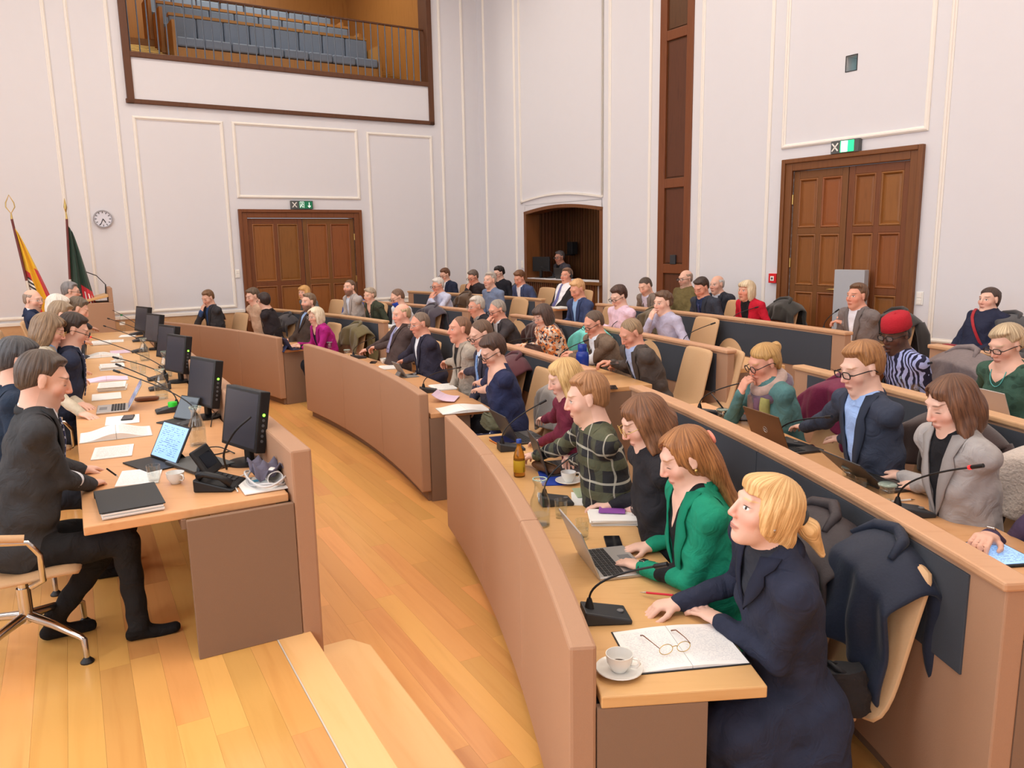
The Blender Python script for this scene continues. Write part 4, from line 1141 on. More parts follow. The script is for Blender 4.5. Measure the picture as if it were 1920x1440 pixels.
        lift = (0.40+0.60*np.clip((z+0.02)/0.07, 0, 1))*(1+0.7*np.clip((z-0.06)/0.05, 0, 1)) if style in ('short', 'up') else 1.0
        groove = (D-eval_grid(pr, *ax, h))/sc
        Dn = D0-t*sm*lift+groove*sm+np.clip(-reg, 0, 0.02)*0.7+0.0004
        if style in ('short', 'up', 'pixie', 'curly'):
            fx = 0.020 if style == 'up' else 0.010
            ex = (((x-0.016*sg)/0.058)**2+((y-0.026)/0.046)**2+((z-0.092)/(0.020+fx))**2)
            Dn = np.minimum(Dn, np.where(reg > 0.0, (np.sqrt(ex)-1)*0.024+(1-sm)*0.012, 1.0))
        if style == 'bun': Dn = np.minimum(Dn, np.where(y < -0.06, D/sc, 1.0))
        D = Dn*sc
    Vv, F = surface_net(D, *ax)
    q = (Vv-c)@A/sc; an = np.arctan2(q[:, 0], q[:, 1]+0.045)
    hl = np.stack([np.cos(an)*17+q[:, 2]*9, np.sin(an)*17, q[:, 2]*14+np.hypot(q[:, 0], q[:, 1]+0.045)*10], 1)
    return Vv, F, hl
# ---- hands
def hand_prims(w, f, n, lat, curl, spread, sc, thumb):
    "w wrist, f along the fingers, n out of the palm, lat towards the thumb"
    pr = []
    k = 0.007
    A = np.stack([lat, f, n])
    pr.append(Ell(w+f*0.050*sc, V3(0.040, 0.052, 0.0155)*sc, A, 0.012))
    pr.append(Ell(w+f*0.030*sc+lat*0.020*sc+n*0.006*sc, V3(0.020, 0.032, 0.016)*sc, A, 0.012))
    pr.append(Ell(w+f*0.004*sc, V3(0.026, 0.030, 0.018)*sc, A, 0.012))
    for i, (x, y, ls, rr) in enumerate(((0.029, 0.092, (0.040, 0.024, 0.020), 0.0098), (0.0095, 0.096, (0.044, 0.028, 0.021), 0.0100), (-0.010, 0.093, (0.041, 0.026, 0.020), 0.0096), (-0.0285, 0.084, (0.032, 0.020, 0.018), 0.0086))):
        p = w+f*(y-0.012)*sc+lat*x*sc
        a = 0.0
        dr0 = nrm(f+lat*(x*spread*6))
        cu = curl[i] if isinstance(curl, (list, tuple)) else curl
        for jn, l in enumerate(ls):
            a += cu*(0.85, 1.15, 0.8)[jn]
            d = dr0*math.cos(a)+n*math.sin(a)
            q = p+d*(l+(0.012 if jn == 0 else 0))*sc
            pr.append(Cone(p, q, rr*sc*(1-0.09*jn), rr*sc*(0.93-0.1*jn), 0.004)); p = q
    p = w+f*0.026*sc+lat*0.030*sc+n*0.004*sc
    for jn, (l, rr) in enumerate(((0.040, 0.0125), (0.030, 0.0105), (0.024, 0.0092))):
        d = nrm(lat*(0.72-0.30*jn-0.35*thumb)+f*(0.70+0.12*jn)+n*(0.25+0.25*thumb))
        q = p+d*l*sc; pr.append(Cone(p, q, rr*sc, rr*sc*0.88, k)); p = q
    return pr
def two_bone(S, W, a, b, pole):
    d = W-S; L = np.linalg.norm(d)
    if L > (a+b)*0.995:
        k = L/(a+b)/0.995; a, b = a*k, b*k
    L = max(L, abs(a-b)+0.02)
    x = (a*a-b*b+L*L)/(2*L); hgt = math.sqrt(max(0, a*a-x*x))
    u = nrm(d); p = pole-u*(pole@u); p = nrm(p)
    return S+u*x+p*hgt
GLASSES = {}
def glasses_mesh(kind):
    if kind in GLASSES: return GLASSES[kind]
    mb = MB(); th = 0.0016 if kind in ('thin', 'gold') else 0.0026
    for s in (-1, 1):
        pts = []
        for k in range(18):
            a = 2*PI*k/18
            if kind in ('round', 'gold'): px, pz = 0.0235*math.cos(a), 0.0225*math.sin(a)
            else:
                ca, sa = math.cos(a), math.sin(a); px = 0.0255*math.copysign(abs(ca)**0.6, ca); pz = 0.0165*math.copysign(abs(sa)**0.65, sa)
            pts.append((s*0.034+px, 0.108-0.10*abs(s*0.034+px)**1.2, 0.007+pz))
        mb.tube(pts, th, 6, 0, True)
        mb.tube([(s*0.0595, 0.104, 0.008), (s*0.072, 0.094, 0.009), (s*0.081, 0.02, 0.008), (s*0.082, -0.012, 0.004), (s*0.079, -0.03, -0.014)], th, 6)
    mb.tube([(-0.0105, 0.106, 0.011), (0, 0.111, 0.012), (0.0105, 0.106, 0.011)], th, 6)
    me = mesh_of('glasses_frame', mb.v, mb.f, None, 179)
    me.materials.append(M_BRASS if kind == 'gold' else (M_CHROME if kind == 'thin' else M_BLACK))
    GLASSES[kind] = me
    return me
def lens_mesh(s):
    if ('lens', s) in GLASSES: return GLASSES[('lens', s)]
    mb = MB(); n = 14
    mb.add([(s*0.034+0.022*math.cos(2*PI*k/n), 0.105-0.10*abs(s*0.034+0.022*math.cos(2*PI*k/n))**1.2, 0.007+0.016*math.sin(2*PI*k/n)) for k in range(n)], [tuple(range(n))])
    me = mesh_of('lens', mb.v, mb.f)
    if 'spectacle_lens' not in MATS:
        m, nt, b = new_mat('spectacle_lens')
        b.inputs['Base Color'].default_value = (1, 1, 1, 1); b.inputs['Roughness'].default_value = 0.02; b.inputs['Alpha'].default_value = 0.10
        MATS['spectacle_lens'] = m
    me.materials.append(MATS['spectacle_lens']); GLASSES[('lens', s)] = me
    return me
PERSONS = {}
def person(key, label, head, fz, face, h=0.012, **sp):
    """head: world position of the skull centre; fz: floor height; face: heading in degrees;
    hands: {'l'|'r': dict(p=world wrist, ...)}"""
    th = R(face)
    fwd = V3(math.cos(th), math.sin(th), 0); rgt = V3(math.sin(th), -math.cos(th), 0)
    hd = V3(*head)
    hz = hd[2]-fz
    fem = sp.get('fem', False)
    wid = sp.get('wid', 0.96 if fem else 1.08); bulk = sp.get('bulk', 1.0)
    sc = sp.get('hs', 1.0 if fem else 1.05)
    # hip from the head position
    A = rotm(sp.get('yaw', 0), sp.get('pitch', 10), sp.get('roll', 0))
    nb_z = hz-0.138*sc; hip_z = 0.53
    nf = sp.get('neckf', 0.045)
    dzz = nb_z-hip_z
    Lt = sp.get('torso', 0.515)
    if dzz > Lt-0.012: Lt = dzz+0.012
    horiz = math.sqrt(max(0, Lt*Lt-dzz*dzz))
    horiz = min(horiz, 0.40)*(-1 if sp.get('lean') == 'back' else 1)
    if sp.get('lean') == 'back': horiz *= 0.7
    side = sp.get('side', 0.0)              # sideways lean of the head relative to the hips
    org = hd-fwd*(horiz+nf)-rgt*side; org[2] = fz
    def toL(p):
        q = V3(*p)-org; return V3(q@rgt, q@fwd, q[2])
    Hc = V3(side, horiz+nf, hz)
    hip = V3(0, 0, hip_z)
    NB = V3(side*0.85, horiz, nb_z)
    c1 = hip+V3(0, 0.02, 0.30)
    def bez(t): return hip*(1-t)**2+c1*2*t*(1-t)+NB*t*t
    def tan(t): return nrm((c1-hip)*2*(1-t)+(NB-c1)*2*t)
    ty = R(sp.get('twist', 0))
    def frame(t):
        z = tan(t); a = ty*t
        x = V3(math.cos(a), math.sin(a), 0); x = nrm(x-z*(x@z)); y = np.cross(z, x)
        return np.stack([x, y, z])          # rows
    P_top = []; P_leg = []; P_head = []; P_hand = []
    jk = 1.05 if sp.get('jacket') else 1.0
    for (t, fy, rx, ry, rz_) in ((0.02, 0.0, 0.175, 0.135, 0.12), (0.30, 0.025*bulk, 0.155, 0.125*bulk, 0.14), (0.55, 0.02, 0.160, 0.125, 0.15), (0.78, 0.012, 0.168, 0.112, 0.14)):
        Fm = frame(t); bw = bulk if t < 0.5 else (1+(bulk-1)*0.5)
        P_top.append(Ell(bez(t)+Fm[1]*fy, V3(rx*wid*jk*bw, ry*jk*(1+(bulk-1)*0.4), rz_), Fm, 0.05))
    if fem:
        Fm = frame(0.66)
        for s in (-1, 1): P_top.append(Ell(bez(0.66)+Fm[1]*0.085+Fm[0]*s*0.07, V3(0.066, 0.055, 0.068), Fm, 0.035))
    Fs = frame(0.92)
    shw = 0.172*wid
    SH = {}
    hands = sp.get('hands', {})
    for s, k in ((-1, 'l'), (1, 'r')):
        SH[k] = bez(0.925)+Fs[0]*s*shw-Fs[2]*0.014
        if k in hands: SH[k] = SH[k]+V3(0, 0.02, 0)
    P_top.append(Cone(SH['l'], SH['r'], 0.056*jk, 0.056*jk, 0.04))
    P_top.append(Cone(bez(0.93), NB+Fs[2]*0.012, 0.085, 0.062, 0.045))
    for s_ in ('l', 'r'): P_top.append(Cone(NB-Fs[2]*0.012, SH[s_]+Fs[2]*0.012, 0.056, 0.050*jk, 0.04))
    P_torso = list(P_top)
    # neck and head
    P_head.append(Cone(NB-Fs[2]*0.03, Hc+A@V3(0, -0.018, -0.055), 0.058*sc*(0.88 if fem else 1.10), 0.053*sc*(0.88 if fem else 1.10), 0.02))
    HP = head_prims(Hc, A, sc, fem)
    P_head += HP
    # arms
    P_sleeve = []
    grids = []
    info = []
    a_len, b_len = 0.285, 0.25
    for s, k in ((-1, 'l'), (1, 'r')):
        hp = hands.get(k)
        if hp is None: hp = dict(lap=True)
        if hp.get('chin'):
            hp = dict(hp); q = hp['chin']
            W = Hc+V3(s*(0.03+q[0]), 0.120+q[1], -0.215+q[2]); n0 = V3(0, -1, -0.15); curl = hp.get('curl', 0.6)
            hp.setdefault('n', (0, -1, -0.15)); hp.setdefault('f', (-s*0.12, -0.30, 1)); hp.setdefault('t', (s, 0, 0)); hp.setdefault('pole', (s*0.35, 0.35, -1))
        elif hp.get('lap'): W = V3(s*0.10, 0.26, 0.66); n0 = V3(0, 0, -1); curl = 0.5
        else:
            W = toL(hp['p']); n0 = V3(*hp.get('n', (0, 0, -1))); curl = hp.get('curl', 0.28)
        pole = V3(*hp.get('pole', (s*0.5, -0.30, -0.8)))
        mx = (a_len+b_len)*1.06
        d = W-SH[k]
        if np.linalg.norm(d) > mx: W = SH[k]+nrm(d)*mx
        Eb = two_bone(SH[k], W, a_len, b_len, pole)
        fdir = nrm(W-Eb)
        hf = hp.get('f')
        hf = nrm(V3(*hf)) if hf is not None else nrm(fdir*V3(1, 1, 0.35))
        n0 = nrm(n0-hf*(n0@hf)); lat = np.cross(hf, n0)*(1 if s > 0 else -1)
        # palm down: thumb points inwards
        if n0[2] < -0.3 or hp.get('n') is None:
            lat = np.cross(n0, hf); lat = lat if lat[0]*s < 0 else -lat
        elif hp.get('n') is not None:
            lat = V3(*hp.get('t', tuple(-V3(s, 0, 0)))); lat = nrm(lat-hf*(lat@hf)); lat = nrm(lat-n0*(lat@n0))
        r1 = 0.054*jk*(0.9 if fem else 1); r2 = 0.047*jk*(0.9 if fem else 1); r3 = 0.036*jk*(0.9 if fem else 1)
        P_top.append(Cone(SH[k], Eb, r1, r2, 0.022)); 
        bare = sp.get('bare', 0)
        if bare:
            mid = Eb+(W-Eb)*0.25; P_top.append(Cone(Eb, mid, r2, r2*0.98, 0.015)); P_hand.append(Cone(mid, W, 0.042, 0.028, 0.01))
        else:
            ce = W-fdir*0.012; P_top.append(Cone(Eb, ce, r2, r3, 0.02)); P_sleeve.append(P_top[-1])
        hpz = hand_prims(W, hf, n0, lat, curl, hp.get('spread', 0.5), sc*0.97, hp.get('thumb', 0.3))
        P_hand += hpz
        info.append((k, W, hf, n0, lat, fdir, Eb))
        hv = min(h, 0.0065) if h < 0.0165 else 0.0085
        grids.append((np.min([p.lo for p in hpz], 0)-0.012, np.max([p.hi for p in hpz], 0)+0.012, hv))
    # legs
    legspread = 0.10
    kn = sp.get('knee', 0.44)
    for s in (-1, 1):
        j0 = hip+V3(s*0.09, 0, -0.01); kk = V3(s*legspread*1.1, kn, 0.515); ft = V3(s*legspread*1.1, kn-0.02+sp.get('footf', 0.04), 0.09)
        if sp.get('cross') and s > 0: kk = V3(0.04, kn, 0.60); ft = V3(-0.10, kn+0.10, 0.26)
        if sp.get('footback') and s < 0: ft = V3(s*0.12, kn-0.34, 0.10)
        P_leg += [Cone(j0, kk, 0.088*(0.6+0.4*bulk), 0.066, 0.03), Cone(kk, ft, 0.062, 0.046, 0.02)]
        if sp.get('skirt'): P_leg += [Cone(j0, kk, 0.105, 0.10, 0.05), Cone(kk, kk+V3(0, 0.02, -0.22), 0.10, 0.10, 0.05)]
    if sp.get('skirt'): P_leg.append(Cone(V3(0, 0.15, 0.52), V3(0, kn, 0.51), 0.12, 0.11, 0.05))
    P_shoe = []
    for s in (-1, 1):
        ft = V3(s*legspread*1.1, kn-0.02+sp.get('footf', 0.04), 0.06); td = V3(s*0.12, 1, 0)
        if sp.get('cross') and s > 0: ft = V3(-0.10, kn+0.10, 0.23); td = V3(0.0, 1.0, -0.25)
        if sp.get('footback') and s < 0: ft = V3(s*0.12, kn-0.34, 0.06); td = V3(0, 1, 0)
        td = nrm(td)
        P_shoe += [Cone(ft+V3(0, 0, 0.06), ft, 0.042, 0.040, 0.02), Cone(ft-td*0.03+V3(0, 0, -0.022), ft+td*0.155+V3(0, 0, -0.03), 0.037, 0.029, 0.02)]
    if sp.get('coat_long'):
        for s in (-1, 1):
            P_top.append(Cone(hip+V3(s*0.09, -0.01, 0.0), V3(s*0.13, kn*0.78, 0.50), 0.112, 0.095, 0.05))
            P_top.append(Cone(V3(s*0.14, kn*0.62, 0.48), V3(s*0.16, kn*0.62, 0.26), 0.085, 0.080, 0.05))
            P_top.append(Cone(V3(s*0.14, -0.04, 0.50), V3(s*0.18, -0.05, 0.30), 0.085, 0.060, 0.05))
            P_top.append(Cone(V3(s*0.17, 0.0, 0.42), V3(s*0.18, kn*0.6, 0.36), 0.07, 0.07, 0.06))
    allp = P_top+P_leg+P_shoe+P_head+P_hand
    # --- meshes from one common field: body, then finer patches for head and hands that overlap it
    Vs, Fs_, o = [], [], 0
    hb = h
    neck_cut = NB+Fs[2]*0.035
    def body_fn(D, ax):
        G = np.stack(np.meshgrid(*ax, indexing='ij'), -1)
        wr = 0.005*np.sin(G[..., 2]*46+9*G[..., 0]+sp.get('seed', 1))*np.sin(G[..., 0]*30+G[..., 1]*33+sp.get('seed', 1)*2.1)
        at = np.clip(P_head[0].d(G)/0.05, 0, 1)
        for kk_ in P_hand:
            if isinstance(kk_, Ell): at = np.minimum(at, np.clip((np.sqrt(((G-kk_.c)**2).sum(-1))-0.05)/0.06, 0, 1))
        return D+(wr*at).astype(np.float32)*(sp.get('fold', 1.0))
    Pb = P_top+P_leg+P_shoe+[P_head[0]]+[p for p in P_hand if isinstance(p, Cone) and p.r0 > 0.03]+[p for p in P_hand if isinstance(p, Ell) and p.r[0] < 0.027 and p.r[1] > 0.028]
    v, f = mesh_prims(Pb, hb, fn=body_fn); Vs.append(v); Fs_.append(f+o); o += len(v)
    hh = sp.get('hh', 0.0045 if h < 0.0125 else (0.006 if h < 0.0165 else 0.0075))
    lo = np.min([p.lo for p in HP], 0)-0.015; hi = np.max([p.hi for p in HP], 0)+0.015
    lo[2] -= 0.03
    def head_fn(D, ax):
        G = np.stack(np.meshgrid(*ax, indexing='ij'), -1); return D+head_carve(G, Hc, A, sc).astype(np.float32)
    v, f = mesh_prims(P_head+P_torso, hh, lo, hi, head_fn); Vs.append(v); Fs_.append(f+o); o += len(v)
    for (lo, hi, hv) in grids:
        v, f = mesh_prims(P_hand+P_sleeve, hv, lo, hi); Vs.append(v); Fs_.append(f+o); o += len(v)
    Vv = np.concatenate(Vs); Fq = np.concatenate(Fs_)
    # masks
    def gmin(P):
        d = np.full(len(Vv), 9.0)
        for p in P: d = np.minimum(d, p.d(Vv))
        return d
    dt, dl, dsx, dh = gmin(P_top), gmin(P_leg), gmin(P_shoe), gmin(P_head)
    dn = gmin(P_hand)
    cloth = np.minimum(dt, np.minimum(dl, dsx))
    msk = cloth-np.minimum(dh, dn)
    msk = np.where(((Vv-NB)@Fs[2] > 0.06) & (dh < dt), np.maximum(msk, 0.02), msk)
    mleg = dt-np.minimum(dl, dsx)
    mleg = np.where((dsx < dl) & (mleg > 0), 9.0, mleg)
    if sp.get('skirt'): mleg = np.where((Vv[:, 2] < 0.63) & (mleg < 5) & (dn > 0.02), np.maximum(mleg, 0.63-Vv[:, 2]), mleg)
    if sp.get('coat_long'): mleg = np.where(mleg < 5, mleg-0.03, mleg)
    # front opening
    Fc = frame(0.75); rel = Vv-NB
    dep = -(rel@Fc[2]); lx = rel@Fc[0]-(0); ly = rel@Fc[1]
    vd, v0 = sp.get('vdep', 0.34), sp.get('vw', 0.062)
    wv = v0*np.clip(1-(dep+0.0)/vd, -1, 1.2)+0.002
    msh = np.where((ly > -0.02) & (dep < vd) & (dep > -0.075), wv-np.abs(lx), -1.0) if sp.get('open') else np.full(len(Vv), -1.0)
    if sp.get('vneck'):      # bare skin in a neckline
        nd, nw = sp['vneck']
        w2 = nw*np.clip(1-dep/nd, -1, 1.3)
        sk2 = np.where((ly > -0.03) & (dep < nd) & (dep > -0.14), w2-np.abs(lx), -1.0)
        msk = np.maximum(msk, sk2)
    mk = np.stack([msk, mleg, msh], 1)
    hl = (Vv-Hc)@A/sc
    isb = np.zeros(len(Vv), bool); isb[:len(Vs[0])] = True
    isb[len(Vs[0])+len(Vs[1]):] = True
    hl[len(Vs[0])+len(Vs[1]):] = 9.0
    hl[isb] = np.where((np.linalg.norm(hl[isb], axis=1) < 0.14)[:, None], hl[isb], 9.0)
    root = empty('person', tuple(org), th-PI/2, label, 'person', None)
    sp.setdefault('down', 1 if sp.get('pitch', 10) > 12 else 0)
    body = np_mesh('body', Vv, Fq, [body_mat('dressed_'+key, sp)], root, {'mk': mk, 'hl': hl})
    # hair
    st = sp.get('hair', 'short')
    if st != 'none':
        v, f, hl2 = hair_build(st, Hc, A, sc, max(hh, 0.005) if h < 0.0165 else 0.0075, sp.get('seed', 1), sp.get('tail'), sp.get('hvol', 1.0), sp.get('part', False))
        np_mesh('hair', v, f, [hair_mat(sp['hairc'], sp.get('hairc2'))], root, {'hl': hl2})
    def head_child(name, me):
        ob = bpy.data.objects.new(name, me); link(ob, root)
        M = Matrix.Identity(4)
        for i in range(3):
            for j in range(3): M[i][j] = A[i, j]*sc
            M[i][3] = Hc[i]
        ob.matrix_local = M; return ob
    if sp.get('glasses'):
        g = head_child('glasses', glasses_mesh(sp['glasses']))
        for s_ in (-1, 1): link(bpy.data.objects.new('lens', lens_mesh(s_)), g)
    # clothing details that ride on the surface
    def surf(pts, out=0.004):
        "march points (lateral, depth below neck) from the front onto the torso"
        P = np.array([NB+Fc[0]*x-Fc[2]*dpt+Fc[1]*0.30 for (x, dpt) in pts])
        Q = P_torso+[P_head[0]]
        tr = np.zeros(len(P))
        for _ in range(16):
            d = np.clip(eval_pts(Q, P)-out, -0.05, 0.06); d = np.minimum(d, 0.285-tr); tr = tr+d; P = P-Fc[1]*d[:, None]
        for _ in range(6):
            d = eval_pts(Q, P)-out; e = 0.004
            g = np.stack([eval_pts(Q, P+V3(*(e*(i == j) for j in range(3))))-out-d for i in range(3)], 1)/e
            P = P-g/np.maximum(1e-6, np.linalg.norm(g, axis=1))[:, None]*d[:, None]
        return P
    def strip(rows, name, mat, out, thick=0.006):
        n = len(rows); m = len(rows[0])
        pts = [p for r_ in rows for p in r_]
        Q = surf(pts, out); mb = MB(); mb.grid([[Vector(Q[i*m+j]) for j in range(m)] for i in range(n)])
        ob = mb.build(name, mat, root, smooth=60, solid=thick); return ob
    if sp.get('open'):
        jm = plain('lapel_'+key, tuple(int(x*0.93) for x in (sp['top'] if not sp.get('pat') else sp['patc'][0])), 0.85, var=0.08, scale=200, spec=0.2)
        if sp.get('jacket', True) and sp.get('lapel', True):
            nL = 9
            for s in (-1, 1):
                rows = []
                for i in range(nL):
                    t = i/(nL-1); dep_ = -0.035+t*(vd*0.97+0.035)
                    w0 = v0*max(0.02, (1-max(dep_, 0)/vd))
                    lw = 0.058*math.sin(PI*min(1, 0.28+t*0.72))**0.8*(0.70 if abs(t-0.30) < 0.07 else 1.0)
                    rows.append([(s*(w0-0.004), dep_), (s*(w0+lw*0.5), dep_-0.004), (s*(w0+lw), dep_-0.012)])
                strip(rows, 'lapel', jm, 0.009)
        cm = plain('shirtcollar_%d_%d_%d' % tuple(sp.get('shirt', (230, 230, 235))), sp.get('shirt', (230, 230, 235)), 0.7, spec=0.2)
        up = nrm(Hc+A@V3(0, -0.03, -0.07)-NB)
        def band(name, mat, r0, r1, h0, h1, span, dip, thick):
            G = []
            for i in range(25):
                an = -span+2*span*i/24; q = abs(an)/span; dp = dip*q**4
                e = Fs[0]*math.sin(an)-Fs[1]*math.cos(an)
                G.append([Vector(NB+up*(h0-dp*1.5)+e*r0*(1+0.25*q**6)), Vector(NB+up*((h0+h1)/2-dp)+e*((r0+r1)/2+0.004)), Vector(NB+up*(h1-dp*0.8)+e*r1)])
            mb = MB(); mb.grid(G); mb.build(name, mat, root, smooth=60, solid=thick)
        if sp.get('collar', True): band('shirt_collar', cm, 0.076*sc/1.05, 0.066*sc/1.05, -0.012, 0.034, 2.75, 0.030, 0.004)
        if sp.get('jacket', True) and sp.get('lapel', True): band('jacket_collar', jm, 0.090, 0.075*sc/1.05, -0.016, 0.022, 2.05, 0.012, 0.007)
        if sp.get('tie'):
            tm = pattern_mat('tie_'+key, sp['tie'], sp.get('tiepat'))
            rows = [[(x*(0.018+0.0*t), 0.012+t*0.03) for x in (-1, 0, 1)] for t in (0, 1)]+[[(x*(0.015+0.026*t), 0.045+t*(vd-0.06)) for x in (-1, 0, 1)] for t in (0, 0.25, 0.5, 0.75, 1)]
            strip(rows, 'tie', tm, 0.012, 0.006)
    elif sp.get('crew'):
        n = 20; c = NB+Fs[2]*0.005; mb = MB()
        mb.tube([Vector(c+Fs[0]*0.068*math.cos(2*PI*k/n)+Fs[1]*(0.068*math.sin(2*PI*k/n)+0.004)-Fs[2]*(0.014*math.sin(2*PI*k/n))) for k in range(n)], sp['crew'], 8, 0, True)
        mb.build('neckband', plain('band_'+key, sp.get('crewc', sp['top']), 0.85, var=0.1, scale=200), root, smooth=179)
    for (k, W, hf, n0, lat, fdir, Eb) in info:
        if sp.get('cuff') and not sp.get('bare'):
            mb = MB(); n = 14; y = nrm(np.cross(fdir, lat)); x = np.cross(y, fdir)
            for (q, rr) in ((0, 1),):
                ring = lambda off, r_: [Vector(W+fdir*off+x*r_*math.cos(2*PI*i/n)+y*r_*0.85*math.sin(2*PI*i/n)) for i in range(n)]
                mb.grid([ring(-0.03, 0.033), ring(-0.004, 0.034), ring(0.004, 0.033), ring(0.004, 0.029), ring(-0.02, 0.028)], closed_u=True)
            mb.build('cuff', plain('cuff_%d_%d_%d' % tuple(sp['cuff']), sp['cuff'], 0.7), root, smooth=60)
        if sp.get('watch') == k:
            mb = MB(); n = 16; y = nrm(np.cross(fdir, lat)); x = np.cross(y, fdir); wr = 0.031
            mb.tube([Vector(W-fdir*0.004+x*wr*math.cos(2*PI*i/n)+y*wr*0.82*math.sin(2*PI*i/n)) for i in range(n)], 0.006, 6, 0, True)
            w_ = mb.build('watch_strap', M_BLACK, root, smooth=179)
            c = Vector(W-fdir*0.004-n0*0.030); mb = MB(); mb.box(c, (0.03, 0.03, 0.010), (Vector(x), Vector(fdir), Vector(n0))); mb.build('watch_case', M_CHROME, w_, bevel=0.003)
    PERSONS[key] = dict(root=root, org=org, Hc=Hc, A=A, sc=sc, NB=NB, Fc=Fc, surf=surf, strip=strip, info=info, head_child=head_child, rgt=rgt, fwd=fwd)
    return root
def pattern_mat(name, c, pat):
    if name in MATS: return MATS[name]
    m, nt, b = new_mat(name)
    if pat:
        tc = N(nt, 'ShaderNodeTexCoord'); sx = N(nt, 'ShaderNodeSeparateXYZ'); nt.links.new(tc.outputs['Object'], sx.inputs[0])
        h = vnode(nt, 'ADD', sx.outputs[0], vnode(nt, 'MULTIPLY', sx.outputs[2], 0.8)); f = vnode(nt, 'FRACT', vnode(nt, 'MULTIPLY', h, 38.0))
        nt.links.new(cmix(nt, vnode(nt, 'LESS_THAN', f, 0.3), c, pat), b.inputs['Base Color'])
    else: b.inputs['Base Color'].default_value = s2l(c)+(1,)
    b.inputs['Roughness'].default_value = 0.5
    MATS[name] = m; return m

# ================================================================= the people in the hall
person('D1', 'man in charcoal suit and striped tie writing at the near end of the presidium desk', (-2.138, 3.534, 1.515), 0.21, 29.2, 0.0105, pitch=20, hair='short', hairc=(96, 80, 68), hairc2=(58, 48, 42), top=(60, 60, 62), legs=(34, 33, 34), shirt=(236, 238, 244), tie=(40, 48, 92), tiepat=(190, 196, 214), beard=(178, 150, 136, 0.350), cuff=(240, 240, 244), footback=True, knee=0.420, open=True, jacket=True, hands={'l': {'curl': 0.500, 'p': (-2.285, 3.991, 0.960)}, 'r': {'curl': 0.750, 'p': (-2.092, 3.722, 0.960)}}, seed=1, skin=(228, 180, 158))
person('D2', 'person with dark grey hair and navy jacket between the charcoal suit and the beige jacket', (-2.698, 4.261, 1.495), 0.21, 29.2, 0.0125, pitch=18, hair='short', hairc=(86, 84, 86), hairc2=(44, 44, 48), top=(38, 50, 68), hvol=1.300, open=True, jacket=True, hands={'l': {'lap': True}, 'r': {'lap': True}}, seed=2, skin=(228, 180, 158))
person('D3', 'woman with chin length brown hair and beige jacket typing on a silver laptop', (-3.409, 5.771, 1.515), 0.21, 29.2, 0.0160, fem=True, pitch=22, yaw=-8, part=True, hair='bob', hairc=(150, 124, 96), hairc2=(96, 76, 58), top=(196, 182, 160), shirt=(140, 180, 226), glasses='gold', open=True, jacket=True, hands={'l': {'p': (-3.235, 5.752, 0.965)}, 'r': {'p': (-3.038, 5.403, 0.965)}}, seed=3, skin=(228, 180, 158))
person('D4', 'man with dark hair, black glasses and navy suit resting hands on papers', (-3.323, 5.936, 1.495), 0.21, 29.2, 0.0160, pitch=26, hair='short', hairc=(62, 46, 38), top=(44, 50, 70), shirt=(220, 226, 236), tie=(60, 70, 110), tiepat=(200, 204, 220), glasses='rect', open=True, jacket=True, hands={'l': {'p': (-3.777, 6.846, 0.965)}, 'r': {'p': (-3.546, 6.412, 0.965)}}, seed=4, skin=(228, 180, 158))
person('D5', 'man with grey brown hair and navy sleeve reaching across the presidium desk', (-4.197, 7.327, 1.495), 0.21, 29.2, 0.0160, pitch=24, hair='short', hairc=(164, 142, 116), hairc2=(120, 100, 80), top=(36, 50, 88), cuff=(240, 240, 244), open=True, jacket=True, hands={'l': {'p': (-4.563, 8.835, 0.980)}, 'r': {'lap': True}}, seed=5, skin=(228, 180, 158))
person('D6', 'white haired person half hidden behind the navy sleeve on the dais', (-4.863, 8.461, 1.505), 0.21, 29.2, 0.0190, pitch=16, part=True, hair='bob', fem=True, hairc=(232, 226, 216), hairc2=(196, 188, 176), top=(70, 70, 76), open=True, jacket=True, hands={}, seed=6, skin=(228, 180, 158))
person('D7', 'man with short grey brown hair looking down at papers on the dais', (-4.749, 8.622, 1.455), 0.21, 29.2, 0.0190, pitch=30, hair='short', hairc=(124, 108, 90), top=(70, 72, 80), open=True, jacket=True, hands={'l': {'p': (-5.546, 10.271, 0.965)}}, seed=7, skin=(228, 180, 158))
person('D8', 'bald man with glasses in navy suit turning round on the dais', (-5.590, 9.226, 1.525), 0.21, 29.2, 0.0190, pitch=8, yaw=-38, hair='bald', hairc=(170, 150, 136), top=(38, 48, 74), shirt=(236, 236, 240), glasses='thin', beard=(170, 130, 110, 0.500), lean='back', open=True, jacket=True, hands={}, seed=8, skin=(228, 180, 158))
person('D9', 'man with wavy grey hair and black glasses sitting before the lectern', (-5.899, 10.591, 1.545), 0.21, 29.2, 0.0190, pitch=10, yaw=-6, hair='short', hairc=(150, 146, 146), hairc2=(92, 90, 92), top=(76, 80, 90), glasses='rect', open=True, jacket=True, hands={'l': {'p': (-6.027, 11.241, 0.965)}}, seed=9, skin=(228, 180, 158))
person('L1', 'man in dark jacket and blue shirt resting chin on hand at the far end', (-5.042, 13.123, 1.266), 0.00, 231.5, 0.0190, pitch=24, yaw=10, hair='short', hairc=(140, 104, 74), top=(62, 62, 66), shirt=(58, 84, 130), beard=(170, 120, 96, 0.350), collar=False, open=True, jacket=True, knee=0.360, footf=-0.100, hands={'l': {'p': (-5.055, 13.923, 0.775)}, 'r': {'chin': (0, 0, 0)}}, seed=10, skin=(228, 180, 158))
